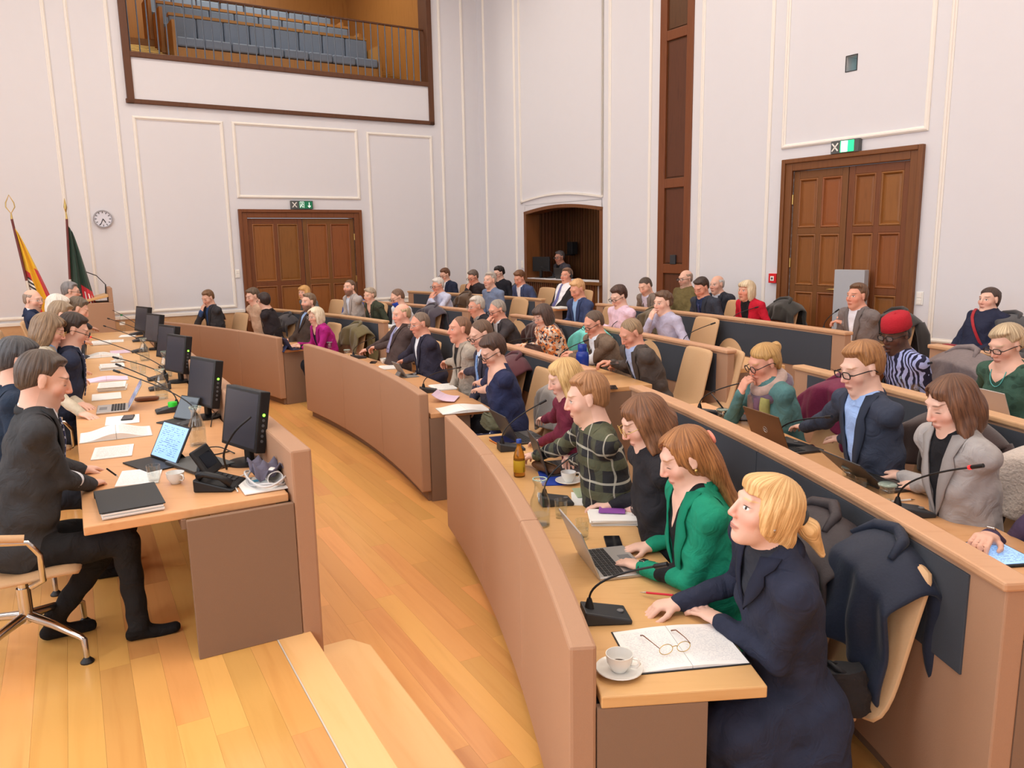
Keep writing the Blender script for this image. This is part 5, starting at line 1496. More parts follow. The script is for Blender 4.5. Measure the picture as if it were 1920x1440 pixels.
person('L2', 'man in beige sweater with collar beside the dark haired man', (-4.009, 12.251, 1.334), 0.00, 226.5, 0.0190, pitch=18, hair='short', hairc=(112, 90, 70), top=(200, 168, 142), crew=0.010, crewc=(188, 190, 200), knee=0.360, footf=-0.100, hands={'l': {'p': (-4.465, 13.198, 0.775)}, 'r': {'p': (-4.284, 13.084, 0.775)}}, seed=11, skin=(228, 180, 158))
person('L3', 'dark haired man in black jacket turned towards the man in beige sweater', (-3.702, 11.811, 1.287), 0.00, 182.6, 0.0190, yaw=-48, pitch=8, hair='short', hairc=(58, 40, 36), top=(46, 40, 44), shirt=(220, 226, 236), glasses='rect', open=True, jacket=True, knee=0.360, footf=-0.100, hands={'l': {'p': (-3.952, 12.784, 0.775)}}, seed=12, skin=(228, 180, 158))
person('L4', 'bearded man in brown jacket and pale blue shirt leaning back', (-2.899, 11.269, 1.298), 0.00, 221.1, 0.0190, yaw=12, pitch=-2, lean='back', hair='short', hairc=(138, 112, 88), top=(70, 58, 52), shirt=(150, 176, 214), beard=(112, 84, 64, 0.850), open=True, jacket=True, knee=0.360, footf=-0.100, hands={'l': {'p': (-3.180, 11.243, 0.775)}}, seed=13, skin=(228, 180, 158))
person('L5', 'woman with white blonde bob in magenta jacket at a tablet', (-2.621, 10.528, 1.159), 0.00, 218.4, 0.0190, fem=True, pitch=8, yaw=10, part=True, hair='bob', hairc=(236, 224, 200), hairc2=(196, 176, 144), top=(176, 36, 128), shirt=(32, 32, 36), collar=False, vneck=(0.080, 0.050), glasses='thin', open=True, jacket=True, knee=0.360, footf=-0.100, hands={'l': {'p': (-2.791, 10.372, 0.775)}, 'r': {'p': (-2.896, 10.607, 0.775)}}, seed=14, skin=(228, 180, 158))
person('L6', 'woman with red blonde fringe and patterned top in front of the left door', (-3.568, 13.623, 1.297), 0.16, 228.6, 0.0190, fem=True, pitch=2, yaw=14, hair='bob', hairc=(222, 176, 112), hairc2=(180, 128, 74), top=(96, 104, 108), pat='tweed', patc=((70, 80, 88), (150, 152, 150)), crew=0.008, knee=0.360, footf=-0.100, hands={}, seed=15, skin=(228, 180, 158))
person('L7', 'balding bearded man in light grey blazer before the left door', (-2.608, 12.780, 1.419), 0.16, 224.3, 0.0190, pitch=0, yaw=16, hair='crop', hairc=(120, 92, 72), top=(182, 174, 170), shirt=(214, 222, 238), beard=(96, 70, 56, 0.800), open=True, jacket=True, knee=0.360, footf=-0.100, hands={'l': {'p': (-2.812, 13.003, 0.935)}}, seed=16, skin=(228, 180, 158))
person('L8', 'woman with short grey blonde hair in dark green jacket', (-2.211, 12.360, 1.311), 0.16, 222.4, 0.0190, fem=True, pitch=8, yaw=14, hair='pixie', hairc=(190, 172, 150), hairc2=(130, 112, 94), top=(66, 72, 58), shirt=(120, 112, 110), collar=False, vneck=(0.140, 0.050), open=True, jacket=True, knee=0.360, footf=-0.100, hands={}, seed=17, skin=(228, 180, 158))
person('L9', 'man in white shirt with blue mask below his chin', (-1.661, 11.553, 1.324), 0.16, 219.1, 0.0190, pitch=26, yaw=-4, hair='thin', hairc=(136, 104, 84), top=(226, 232, 240), glasses='rect', crew=0.012, crewc=(230, 236, 244), knee=0.360, footf=-0.100, hands={'l': {'p': (-1.812, 11.251, 0.935)}}, seed=18, skin=(228, 180, 158))
person('M1', 'bald man in brown suit with pale tie holding a phone', (-1.259, 9.019, 1.298), 0.00, 211.0, 0.0160, lean='back', pitch=8, yaw=6, skin=(236, 176, 154), hair='bald', hairc=(206, 178, 140), top=(78, 64, 62), shirt=(226, 228, 240), tie=(150, 150, 190), bulk=1.120, cuff=(240, 240, 244), open=True, jacket=True, knee=0.360, footf=-0.100, hands={'l': {'curl': 0.700, 'p': (-1.820, 9.368, 0.800)}, 'r': {'curl': 0.700, 'p': (-1.802, 9.552, 0.800)}}, seed=19)
person('M2', 'heavy man with glasses in navy jacket and open white shirt, arms crossed', (-0.963, 8.252, 1.262), 0.00, 208.1, 0.0160, pitch=12, yaw=6, skin=(222, 160, 136), hair='thin', hairc=(140, 118, 100), top=(52, 50, 66), shirt=(236, 240, 246), glasses='thin', bulk=1.200, watch='l', cuff=(240, 240, 244), open=True, jacket=True, knee=0.360, footf=-0.100, hands={'l': {'p': (-1.228, 8.607, 0.790)}, 'r': {'p': (-1.314, 8.922, 0.780)}}, seed=20)
person('M3', 'balding man in beige blazer over black shirt gazing ahead', (-0.486, 7.329, 1.299), 0.00, 204.3, 0.0160, pitch=0, yaw=2, skin=(222, 160, 136), hair='thin', hairc=(146, 104, 78), top=(176, 164, 150), shirt=(36, 34, 36), wrinkle=0.800, open=True, jacket=True, knee=0.360, footf=-0.100, hands={'l': {'curl': 0.700, 'p': (-0.901, 8.190, 0.780)}}, seed=21)
person('M4', 'man with glasses and blue tie in dark suit between beige blazer and navy dress', (-0.260, 6.747, 1.317), 0.00, 202.0, 0.0160, pitch=26, yaw=8, hair='thin', hairc=(120, 92, 72), top=(60, 58, 72), shirt=(232, 236, 244), tie=(96, 140, 200), tiepat=(150, 180, 220), glasses='rect', cuff=(240, 240, 244), beard=(190, 140, 120, 0.400), open=True, jacket=True, knee=0.360, footf=-0.100, hands={'l': {'curl': 0.600, 'p': (-0.649, 7.517, 0.780)}}, seed=22, skin=(228, 180, 158))
person('M5', 'woman with brown hair in navy top and white dotted skirt turning a page', (-0.138, 5.905, 1.279), 0.00, 198.9, 0.0125, fem=True, pitch=30, yaw=8, hair='short', hvol=1.500, hairc=(88, 64, 54), top=(44, 50, 82), lpat='dots', lpatc=((32, 36, 62), (236, 236, 240)), bare=1, glasses='rect', bulk=1.150, vneck=(0.100, 0.090), skirt=True, knee=0.360, footf=-0.100, hands={'l': {'p': (-0.445, 6.724, 0.770)}, 'r': {'p': (-0.363, 6.987, 0.800)}}, seed=23, skin=(228, 180, 158))
person('M6', 'white haired man with glasses in black coat beside the whispering man', (-0.436, 9.950, 1.300), 0.16, 212.3, 0.0190, pitch=12, yaw=-4, hair='short', hairc=(214, 204, 192), hairc2=(160, 150, 140), top=(44, 42, 48), shirt=(150, 144, 140), glasses='thin', skin=(222, 160, 136), open=True, jacket=True, knee=0.360, footf=-0.100, hands={}, seed=24)
person('M7', 'grey haired man in dark suit holding both hands to his mouth', (-0.159, 9.178, 1.314), 0.16, 209.6, 0.0160, pitch=20, yaw=4, hair='thin', hairc=(180, 168, 156), top=(66, 60, 62), shirt=(236, 238, 242), glasses='rect', skin=(222, 160, 136), cuff=(240, 240, 244), open=True, jacket=True, knee=0.360, footf=-0.100, hands={'l': {'chin': (-0.015, 0.030, 0.030)}, 'r': {'chin': (-0.020, 0.030, 0.020)}}, seed=25)
person('M8', 'woman with dark bob in orange floral blouse', (0.340, 8.364, 1.312), 0.16, 206.3, 0.0160, fem=True, pitch=22, yaw=6, hair='bob', hairc=(92, 70, 62), top=(230, 190, 150), pat='floral', patc=((236, 206, 180), (232, 142, 84), (44, 50, 74), (240, 226, 210)), crew=0.007, crewc=(236, 200, 170), bulk=1.150, glasses='thin', knee=0.360, footf=-0.100, hands={'l': {'p': (0.156, 8.677, 0.935)}, 'r': {'p': (0.129, 8.863, 0.935)}}, seed=26, skin=(228, 180, 158))
person('M9', 'man with glasses in brown tweed jacket and white shirt reading', (0.804, 7.599, 1.303), 0.16, 203.3, 0.0160, pitch=26, yaw=8, hair='thin', hairc=(110, 88, 72), top=(128, 108, 92), pat='tweed', patc=((110, 92, 78), (138, 118, 100)), shirt=(232, 238, 246), glasses='rect', skin=(222, 160, 136), open=True, jacket=True, knee=0.360, footf=-0.100, hands={'l': {'curl': 0.700, 'p': (0.604, 7.785, 0.960)}, 'r': {'curl': 0.700, 'p': (0.655, 8.009, 0.960)}}, seed=27)
person('M10', 'man in dark grey suit looking down at a phone in his hand', (1.037, 6.748, 1.303), 0.16, 200.3, 0.0160, pitch=34, yaw=4, hair='thin', hairc=(176, 146, 112), top=(84, 76, 72), shirt=(176, 192, 228), skin=(222, 160, 136), watch='l', cuff=(190, 204, 236), open=True, jacket=True, knee=0.360, footf=-0.100, hands={'l': {'curl': 0.500, 'p': (0.953, 7.253, 0.930)}, 'r': {'curl': 0.700, 'p': (0.918, 7.064, 1.000)}}, seed=28)
person('S1', 'white haired man in pale striped shirt with hands clasped at his mouth', (-1.192, 12.992, 1.408), 0.24, 221.7, 0.0190, pitch=14, hair='short', hairc=(226, 220, 214), hairc2=(180, 172, 164), top=(206, 210, 232), pat='stripe', patc=((212, 216, 236), (186, 194, 224)), glasses='rect', skin=(222, 160, 136), crew=0.012, crewc=(210, 214, 234), knee=0.360, footf=-0.100, hands={'l': {'chin': (-0.020, 0.030, 0.000)}, 'r': {'chin': (-0.020, 0.040, -0.010)}}, seed=29)
person('S2', 'grey haired man in blue shirt gazing across the hall', (-0.316, 12.143, 1.521), 0.24, 217.9, 0.0190, pitch=0, yaw=14, hair='short', hairc=(196, 188, 178), hairc2=(140, 130, 122), top=(116, 130, 158), crew=0.014, crewc=(60, 66, 86), beard=(170, 150, 140, 0.300), knee=0.360, footf=-0.100, hands={}, seed=30, skin=(228, 180, 158))
person('S3', 'ginger haired man in blue suit and light blue shirt reading', (0.869, 10.214, 1.476), 0.24, 210.8, 0.0190, pitch=26, yaw=6, hair='short', hairc=(224, 180, 130), hairc2=(180, 130, 84), top=(60, 72, 108), shirt=(150, 186, 230), skin=(222, 160, 136), beard=(214, 150, 110, 0.400), open=True, jacket=True, knee=0.360, footf=-0.100, hands={'l': {'p': (0.715, 10.076, 1.015)}, 'r': {'p': (0.650, 10.353, 1.015)}}, seed=31)
person('S4', 'young man with dark hair and black glasses in pink shirt', (1.301, 9.449, 1.425), 0.24, 208.0, 0.0190, pitch=24, yaw=6, hair='up', hairc=(84, 56, 46), top=(236, 206, 224), glasses='rect', skin=(232, 188, 168), crew=0.013, crewc=(238, 210, 226), knee=0.360, footf=-0.100, hands={'l': {'p': (1.218, 9.802, 1.015)}, 'r': {'p': (1.187, 9.997, 1.015)}}, seed=32)
person('S5', 'young man with curly brown hair in lilac shirt covering his mouth', (1.675, 8.659, 1.408), 0.24, 205.3, 0.0160, pitch=8, yaw=10, hair='curly', hairc=(112, 82, 60), top=(190, 186, 210), skin=(232, 188, 168), crew=0.013, crewc=(192, 190, 212), knee=0.360, footf=-0.100, hands={'l': {'p': (1.649, 8.400, 1.015)}, 'r': {'chin': (0.000, 0.020, 0.030)}}, seed=33)
person('U1', 'man with glasses in navy suit at the far end of the rear row', (-1.239, 15.014, 1.500), 0.32, 226.2, 0.0190, pitch=20, hair='short', hairc=(120, 82, 58), top=(42, 50, 72), shirt=(226, 230, 240), glasses='rect', open=True, jacket=True, knee=0.360, footf=-0.100, hands={}, seed=34, skin=(228, 180, 158))
person('U2', 'grey haired man in black shirt resting his face on his hand', (-0.677, 14.452, 1.474), 0.32, 223.9, 0.0190, pitch=24, hair='short', hairc=(120, 104, 94), top=(54, 50, 54), glasses='rect', skin=(222, 160, 136), knee=0.360, footf=-0.100, hands={'r': {'chin': (0, 0, 0)}}, seed=35)
person('U3', 'young dark haired man in black sweater against the wall', (-0.210, 14.644, 1.531), 0.32, 223.4, 0.0190, pitch=18, hair='curly', hairc=(40, 34, 36), top=(40, 40, 48), glasses='rect', skin=(232, 188, 168), knee=0.360, footf=-0.100, hands={}, seed=36)
person('U4', 'man with swept brown hair in blue suit looking down beside the booth', (0.160, 13.524, 1.478), 0.32, 220.2, 0.0190, pitch=24, yaw=6, hair='up', hairc=(128, 84, 54), top=(70, 82, 118), shirt=(236, 236, 244), skin=(222, 160, 136), open=True, jacket=True, knee=0.360, footf=-0.100, hands={}, seed=37)
person('U5', 'heavy man in white shirt and violet tie leaning back below the booth', (0.916, 12.854, 1.538), 0.32, 217.3, 0.0190, lean='back', pitch=-2, yaw=12, hair='short', hairc=(138, 104, 80), top=(44, 40, 42), shirt=(240, 238, 242), tie=(98, 100, 160), vw=0.170, vdep=0.520, bulk=1.400, lapel=False, skin=(222, 160, 136), open=True, jacket=True, knee=0.360, footf=-0.100, hands={}, seed=38)
person('U6', 'man with cropped hair in grey brown blazer dozing over papers', (1.899, 11.081, 1.451), 0.32, 211.4, 0.0190, pitch=28, yaw=6, roll=8, hair='crop', hairc=(92, 74, 62), top=(132, 118, 108), shirt=(214, 206, 226), beard=(150, 110, 90, 0.500), open=True, jacket=True, knee=0.360, footf=-0.100, hands={}, seed=39, skin=(228, 180, 158))
person('U7', 'bald man with glasses in olive jacket sitting by the wooden pilaster', (2.482, 11.180, 1.541), 0.32, 210.8, 0.0190, pitch=8, hair='bald', hairc=(180, 150, 130), top=(112, 98, 62), glasses='rect', beard=(160, 130, 112, 0.500), lean='back', knee=0.360, footf=-0.100, hands={}, seed=40, skin=(228, 180, 158))
person('U8', 'man with slicked dark hair in navy suit and tie looking down', (2.418, 9.967, 1.484), 0.32, 207.8, 0.0190, pitch=28, yaw=8, hair='short', hairc=(70, 52, 44), top=(58, 62, 74), shirt=(44, 56, 92), tie=(34, 48, 96), skin=(222, 160, 136), open=True, jacket=True, knee=0.360, footf=-0.100, hands={}, seed=41)
person('U9', 'old man with white hair fringe in dark jacket near the pilaster', (2.790, 10.645, 1.481), 0.32, 209.0, 0.0190, pitch=4, yaw=6, hair='bald', hairc=(226, 222, 218), top=(52, 54, 64), shirt=(210, 214, 226), open=True, jacket=True, knee=0.360, footf=-0.100, hands={}, seed=42, skin=(228, 180, 158))
person('U10', 'woman with white blonde hair in red cardigan over black', (2.834, 9.457, 1.471), 0.32, 206.0, 0.0190, fem=True, pitch=0, yaw=6, hair='bob', hairc=(232, 214, 184), hairc2=(190, 166, 130), top=(196, 30, 52), shirt=(30, 28, 32), vw=0.070, vdep=0.500, lapel=False, collar=False, skin=(222, 160, 136), open=True, jacket=True, knee=0.360, footf=-0.100, hands={}, seed=43)
person('U11', 'man in grey jacket with hands folded before the right double door', (3.462, 7.857, 1.502), 0.32, 200.9, 0.0160, pitch=0, yaw=4, hair='short', hairc=(120, 88, 64), top=(124, 114, 112), shirt=(232, 230, 238), skin=(222, 160, 136), watch='l', cuff=(240, 240, 244), open=True, jacket=True, knee=0.360, footf=-0.100, hands={'l': {'curl': 0.700, 'p': (3.418, 8.006, 1.220)}, 'r': {'curl': 0.700, 'p': (3.512, 8.324, 1.220)}}, seed=44)
person('T1', 'woman with blonde tied hair, glasses and colourful scarf in teal sweater', (1.601, 4.912, 1.318), 0.16, 193.8, 0.0125, fem=True, pitch=24, yaw=2, hair='bun', hairc=(206, 164, 102), hairc2=(160, 118, 66), top=(84, 124, 124), glasses='round', skin=(222, 160, 136), knee=0.360, footf=-0.100, hands={'l': {'curl': 0.700, 'p': (1.576, 5.012, 0.960)}, 'r': {'chin': (0.000, 0.020, 0.020), 'curl': 0.900}}, seed=45)
person('T2', 'young man with glasses in navy suit and light blue shirt typing on a black laptop', (1.773, 3.919, 1.434), 0.16, 190.4, 0.0125, pitch=16, yaw=2, hair='up', hairc=(172, 122, 76), hairc2=(128, 84, 48), top=(58, 64, 80), shirt=(160, 188, 236), vw=0.075, vdep=0.420, glasses='rect', skin=(232, 188, 168), open=True, jacket=True, knee=0.360, footf=-0.100, hands={'l': {'p': (1.853, 4.354, 0.935)}, 'r': {'p': (1.767, 4.671, 0.935)}}, seed=46)
person('T3', 'woman with long brown hair in light grey jacket typing beside the fleece coat', (1.845, 3.225, 1.396), 0.16, 188.0, 0.0105, fem=True, pitch=22, yaw=-2, hair='long', hairc=(120, 82, 58), hairc2=(76, 48, 34), top=(168, 162, 160), shirt=(30, 30, 34), collar=False, skin=(232, 188, 168), tail=(0, 0.100, -1), open=True, jacket=True, knee=0.360, footf=-0.100, hands={'l': {'p': (1.898, 3.535, 0.935)}, 'r': {'p': (1.912, 3.696, 0.935)}}, seed=47)
person('T4', 'person in purple sweater with a smartwatch, mostly outside the frame', (2.028, 2.731, 1.204), 0.16, 186.3, 0.0105, pitch=14, hair='short', hairc=(110, 84, 64), top=(78, 64, 88), watch='r', crew=0.010, knee=0.360, footf=-0.100, hands={'l': {'lap': True}, 'r': {'curl': 0.700, 'p': (1.856, 2.899, 0.935)}}, seed=48, skin=(228, 180, 158))
person('V1', 'man in red felt cap and patterned blue robe resting chin on hand', (2.747, 5.557, 1.400), 0.24, 194.9, 0.0160, pitch=14, yaw=10, hair='crop', hairc=(52, 44, 42), top=(150, 160, 214), pat='weave', patc=((168, 178, 226), (40, 40, 62)), skin=(96, 66, 54), lip=(90, 52, 48), beard=(60, 44, 38, 0.500), glasses='rect', bulk=1.100, brow=(40, 32, 30), knee=0.360, footf=-0.100, hands={'l': {'p': (2.918, 5.692, 1.015)}, 'r': {'chin': (0.000, 0.020, 0.000), 'curl': 0.500}}, seed=49)
person('V2', 'woman with short blonde grey hair in dark green sweater at a laptop', (2.994, 4.700, 1.431), 0.24, 192.1, 0.0125, fem=True, pitch=20, yaw=4, hair='pixie', hvol=1.500, hairc=(206, 184, 150), hairc2=(150, 126, 98), top=(62, 90, 76), pat='dots', patc=((62, 92, 78), (52, 78, 66)), vneck=(0.060, 0.075), glasses='rect', bulk=1.100, knee=0.360, footf=-0.100, hands={'l': {'p': (3.362, 5.146, 1.015)}, 'r': {'p': (3.321, 5.440, 1.015)}}, seed=50, skin=(228, 180, 158))
person('R1', 'blonde woman in burgundy sweater with raised hand over a laptop', (0.320, 4.718, 1.275), 0.00, 194.3, 0.0125, fem=True, pitch=20, yaw=-2, hair='long', hairc=(222, 186, 128), hairc2=(176, 134, 82), top=(110, 36, 56), skin=(232, 188, 168), tail=(0.100, 0.500, -1), knee=0.360, footf=-0.100, hands={'l': {'curl': 0.300, 'p': (0.177, 5.040, 0.780)}, 'r': {'curl': 0.450, 'p': (0.217, 5.480, 0.830)}}, seed=51)
person('R2', 'young man with red brown hair in dark plaid shirt leaning over a laptop', (0.379, 3.915, 1.308), 0.00, 191.3, 0.0105, pitch=12, yaw=-10, hair='short', hairc=(178, 130, 90), hairc2=(134, 92, 58), top=(60, 62, 58), pat='plaid', patc=((46, 46, 48), (88, 90, 70), (186, 182, 166)), skin=(232, 188, 168), beard=(214, 170, 140, 0.500), crew=0.014, crewc=(60, 62, 60), bulk=1.100, legs=(38, 40, 46), knee=0.360, footf=-0.100, hands={'l': {'curl': 0.700, 'p': (0.279, 4.535, 0.775)}, 'r': {'curl': 0.500, 'p': (0.109, 4.610, 0.800)}}, seed=52)
person('R3', 'woman with wavy brown hair and gold glasses in black sweater leafing papers', (0.579, 3.374, 1.308), 0.00, 189.2, 0.0105, fem=True, pitch=26, yaw=-2, hair='long', hairc=(138, 94, 64), hairc2=(90, 58, 38), top=(40, 38, 42), glasses='gold', skin=(232, 188, 168), crew=0.010, legs=(56, 48, 44), tail=(-0.200, 0.500, -1), knee=0.360, footf=-0.100, hands={'l': {'curl': 0.500, 'p': (0.616, 3.694, 0.790)}, 'r': {'curl': 0.400, 'p': (0.500, 3.780, 0.790)}}, seed=53)
person('R4', 'woman with long auburn hair in emerald green blazer typing on a silver laptop', (0.665, 2.928, 1.269), 0.00, 187.5, 0.0105, fem=True, pitch=24, yaw=-2, hair='half', hairc=(176, 120, 72), hairc2=(118, 74, 42), top=(28, 140, 108), shirt=(32, 32, 34), collar=False, vneck=(0.120, 0.050), vw=0.070, vdep=0.420, cuff=(34, 34, 36), skin=(232, 188, 168), watch='l', tail=(0, -0.500, -1), open=True, jacket=True, knee=0.360, footf=-0.100, hands={'l': {'p': (0.525, 3.030, 0.775)}, 'r': {'p': (0.603, 3.268, 0.775)}}, seed=54)
person('R5', 'woman with blonde ponytail in long navy coat looking up over an open notebook', (0.790, 2.361, 1.250), 0.00, 185.4, 0.0100, fem=True, pitch=-14, yaw=2, hair='pony', hairc=(236, 196, 138), hairc2=(200, 152, 94), top=(44, 48, 66), coat_long=True, open=True, jacket=True, torso=0.600, side=-0.120, shirt=(48, 52, 62), collar=False, vw=0.050, vdep=0.200, skin=(232, 188, 168), legs=(40, 44, 60), hh=0.004, knee=0.360, footf=-0.100, hands={'l': {'curl': 0.250, 'p': (0.722, 2.564, 0.770)}, 'r': {'curl': 0.750, 'p': (0.599, 2.698, 0.780)}}, seed=55)
person('G1', 'young woman in navy fleece with red shoulder strap, arms crossed by the right wall', (4.631, 7.596, 1.466), 0.32, 199.1, 0.0160, fem=True, pitch=0, yaw=4, lean='back', hair='bun', hairc=(86, 66, 58), top=(42, 46, 68), crew=0.018, legs=(110, 130, 160), skin=(232, 188, 168), hands={}, seed=56)
person('N1', 'man with glasses and grey jacket at a laptop inside the control booth', (0.983, 15.691, 1.778), 0.58, -147.1, 0.0190, pitch=8, yaw=8, hair='short', hairc=(120, 112, 112), hairc2=(76, 70, 72), top=(90, 88, 98), shirt=(30, 30, 34), glasses='rect', skin=(222, 160, 136), collar=False, open=True, jacket=True, hands={}, seed=57)

# ================================================================= chairs under the sitters, coats, accessories
SEATPOS = {'R5': (15.87, 6.45)}
def seat_of(key, coatargs=None, arms=False, back=0.02, label=None):
    P = PERSONS[key]; o = P['org']; f = P['fwd']
    loc = Vector((o[0]-f[0]*back, o[1]-f[1]*back, o[2]))
    if key in SEATPOS: loc = polar(SEATPOS[key][0], SEATPOS[key][1], 0.0)
    who = ' '.join(P['root']['label'].replace(',', '').split()[:9])
    c = chair(loc, math.degrees(math.atan2(f[1], f[0])), label or 'tan leather chair taken by the '+who, arms)
    if coatargs: coat(c, **coatargs)
    return c
ARM = ('D1', 'D2', 'D3', 'D4', 'D5', 'D6', 'D7', 'D8', 'D9')
C_ = dict
COATS = {
 'R5': C_(rgb=(38, 44, 60), label='navy rain jacket hung over the nearest tan chair', front=0.40, back=0.62, width=0.50, shift=0.03, seed=4, rough=0.5, sheen=0.1, noise=90, bump=0.15),
 'R4': C_(rgb=(66, 60, 62), label='dark grey down jacket on the chair behind the emerald blazer', front=0.25, back=0.55, width=0.58, seed=7, puff=0.03, rough=0.45, sheen=0.0, noise=60, bump=0.2),
 'M5': C_(rgb=(146, 138, 132), label='grey wool coat on the chair behind the navy top', front=0.35, back=0.62, width=0.56, seed=3),
 'T1': C_(rgb=(112, 36, 66), label='burgundy rain jacket hung behind the colourful scarf', front=0.3, back=0.6, width=0.56, seed=6, rough=0.5, sheen=0.05, noise=80, bump=0.2),
 'T2': C_(rgb=(58, 42, 40), label='dark brown overcoat on the chair behind the young man typing', front=0.3, back=0.62, width=0.6, seed=9),
 'T3': C_(rgb=(206, 192, 182), label='cream teddy fleece coat behind the woman in light grey', name='fleece_coat', front=0.35, back=0.62, width=0.62, seed=5, puff=0.02, noise=70, bump=1.0),
 'V1': C_(rgb=(128, 116, 116), label='grey mauve quilted jacket behind the patterned blue robe', name='quilted_jacket', front=0.3, back=0.55, width=0.6, seed=8, puff=0.035, rough=0.4, sheen=0.0, noise=50, bump=0.3),
 'L5': C_(rgb=(104, 92, 60), label='olive parka on the chair behind the magenta jacket', front=0.3, back=0.6, width=0.58, seed=2, puff=0.02, noise=70),
 'L9': C_(rgb=(72, 64, 74), label='dark violet coat behind the man with the blue mask', front=0.3, back=0.6, width=0.56, seed=10),
 'M8': C_(rgb=(120, 212, 204), label='turquoise rain jacket behind the orange floral blouse', front=0.3, back=0.55, width=0.56, seed=11, rough=0.45, sheen=0.0, noise=60, bump=0.2),
 'M3': C_(rgb=(92, 48, 56), label='dark red jacket on the chair behind the beige blazer', front=0.25, back=0.5, width=0.54, seed=12),
 'M7': C_(rgb=(78, 50, 48), label='maroon leather jacket beside the man with hands at his mouth', front=0.25, back=0.5, width=0.54, seed=13, rough=0.4),
 'S4': C_(rgb=(104, 90, 66), label='olive brown jacket on the chair behind the pink shirt', front=0.25, back=0.5, width=0.54, seed=14),
 'U3': C_(rgb=(70, 64, 58), label='dark brown jacket in front of the young man in black sweater', front=0.25, back=0.5, width=0.54, seed=15),
 'U10': C_(rgb=(52, 50, 46), label='black quilted jacket beside the red cardigan', front=0.25, back=0.55, width=0.56, seed=16, puff=0.03, rough=0.45),
 'U11': C_(rgb=(58, 54, 52), label='dark coat on the chair behind the man with folded hands', front=0.25, back=0.5, width=0.52, seed=17),
 'S1': C_(rgb=(88, 66, 48), label='brown jacket slung behind the pale striped shirt', front=0.2, back=0.5, width=0.5, seed=18),
 'L2': C_(rgb=(60, 56, 60), label='black coat beside the beige sweater', front=0.25, back=0.5, width=0.54, seed=19),
}
for key in PERSONS:
    if key in ('N1',): continue
    seat_of(key, COATS.get(key), key in ARM)
# empty chairs
bench_chair(1, 13.0, 'empty tan chair beside the woman in black sweater', 1.02)
bench_chair(2, 20.0, 'empty tan chair at the end of the second row behind the dark grey suit', 1.10, -14)
bench_chair(3, 24.4, 'empty tan chair beside the young man covering his mouth', 1.0)
bench_chair(3, 29.9, 'empty tan chair between the blue suit and the pink shirt', 1.0)
bench_chair(4, 45.0, 'empty tan chair at the far end of the rear row', 0.9)
bench_chair(4, 48.5, 'empty tan chair near the corner of the hall', 0.9)
c = bench_chair(2, 46.8, 'tan chair with blue jacket before the left door', 1.0)
coat(c, (44, 84, 178), 'bright blue jacket hung on a chair before the left door', front=0.3, back=0.5, width=0.54, seed=20, rough=0.6)
c = chair(polar(20.25, 18.6, 0.32), 198, 'tan chair under a charcoal coat by the right wall')
coat(c, (70, 68, 70), 'charcoal wool coat covering an empty chair by the right wall', front=0.45, back=0.6, width=0.66, seed=21)
c = bench_chair(3, 14.3, 'tan chair with black coat beside the green sweater', 1.0)
coat(c, (58, 52, 52), 'black overcoat on the chair beside the green sweater', front=0.35, back=0.6, width=0.6, seed=22)
# the booth operator's stool
bs = empty('swivel_stool', tuple(PERSONS['N1']['org']), 0, 'dark swivel stool inside the control booth', 'stool')
MB().lathe([(0, 0.43), (0.18, 0.43), (0.19, 0.45), (0.18, 0.475), (0, 0.475)], 20).build('seat', M_BLACK, bs, smooth=40)
MB().lathe([(0, -0.02), (0.2, -0.02), (0.2, 0.0), (0.03, 0.02), (0.03, 0.43), (0, 0.43)], 16).build('pedestal', M_CHROME, bs, smooth=40)
f = MB(); bbox(f, 1.68, 4.0, 0.45, 0.58, -1.02, -0.3); f.build('booth_floor', M_DARKW, booth)

# ---- accessories worn by people
def wear(key): return PERSONS[key]
# red felt cap
P = wear('V1'); mb = MB()
mb.lathe([(0.088, 0.040), (0.093, 0.042), (0.091, 0.085), (0.083, 0.125), (0.06, 0.142), (0.025, 0.146), (0.006, 0.146), (0.005, 0.152), (0, 0.152)], 28)
mb.v = [(x, y*1.15-0.012, z+(-0.18*y if y < 0 else -0.05*y)) for x, y, z in mb.v]
me = mesh_of('felt_cap', mb.v, mb.f, None, 179); me.materials.append(plain('red_felt', (178, 30, 44), 0.95, var=0.12, scale=180, bump=0.5)); P['head_child']('felt_cap', me)
# surgical mask pulled to the chin
P = wear('L9'); mb = MB(); G = []
for i in range(6):
    z = -0.035-0.018*i; G.append([(0.075*math.sin(a), 0.035+0.075*math.cos(a)*(1-0.012*i*i), z) for a in [R(-70+140*j/9) for j in range(10)]])
mb.grid(G); me = mesh_of('face_mask', mb.v, mb.f, None, 179); me.materials.append(plain('mask_blue', (30, 70, 176), 0.7)); o = P['head_child']('face_mask', me); o.modifiers.new('t', 'SOLIDIFY').thickness = 0.004
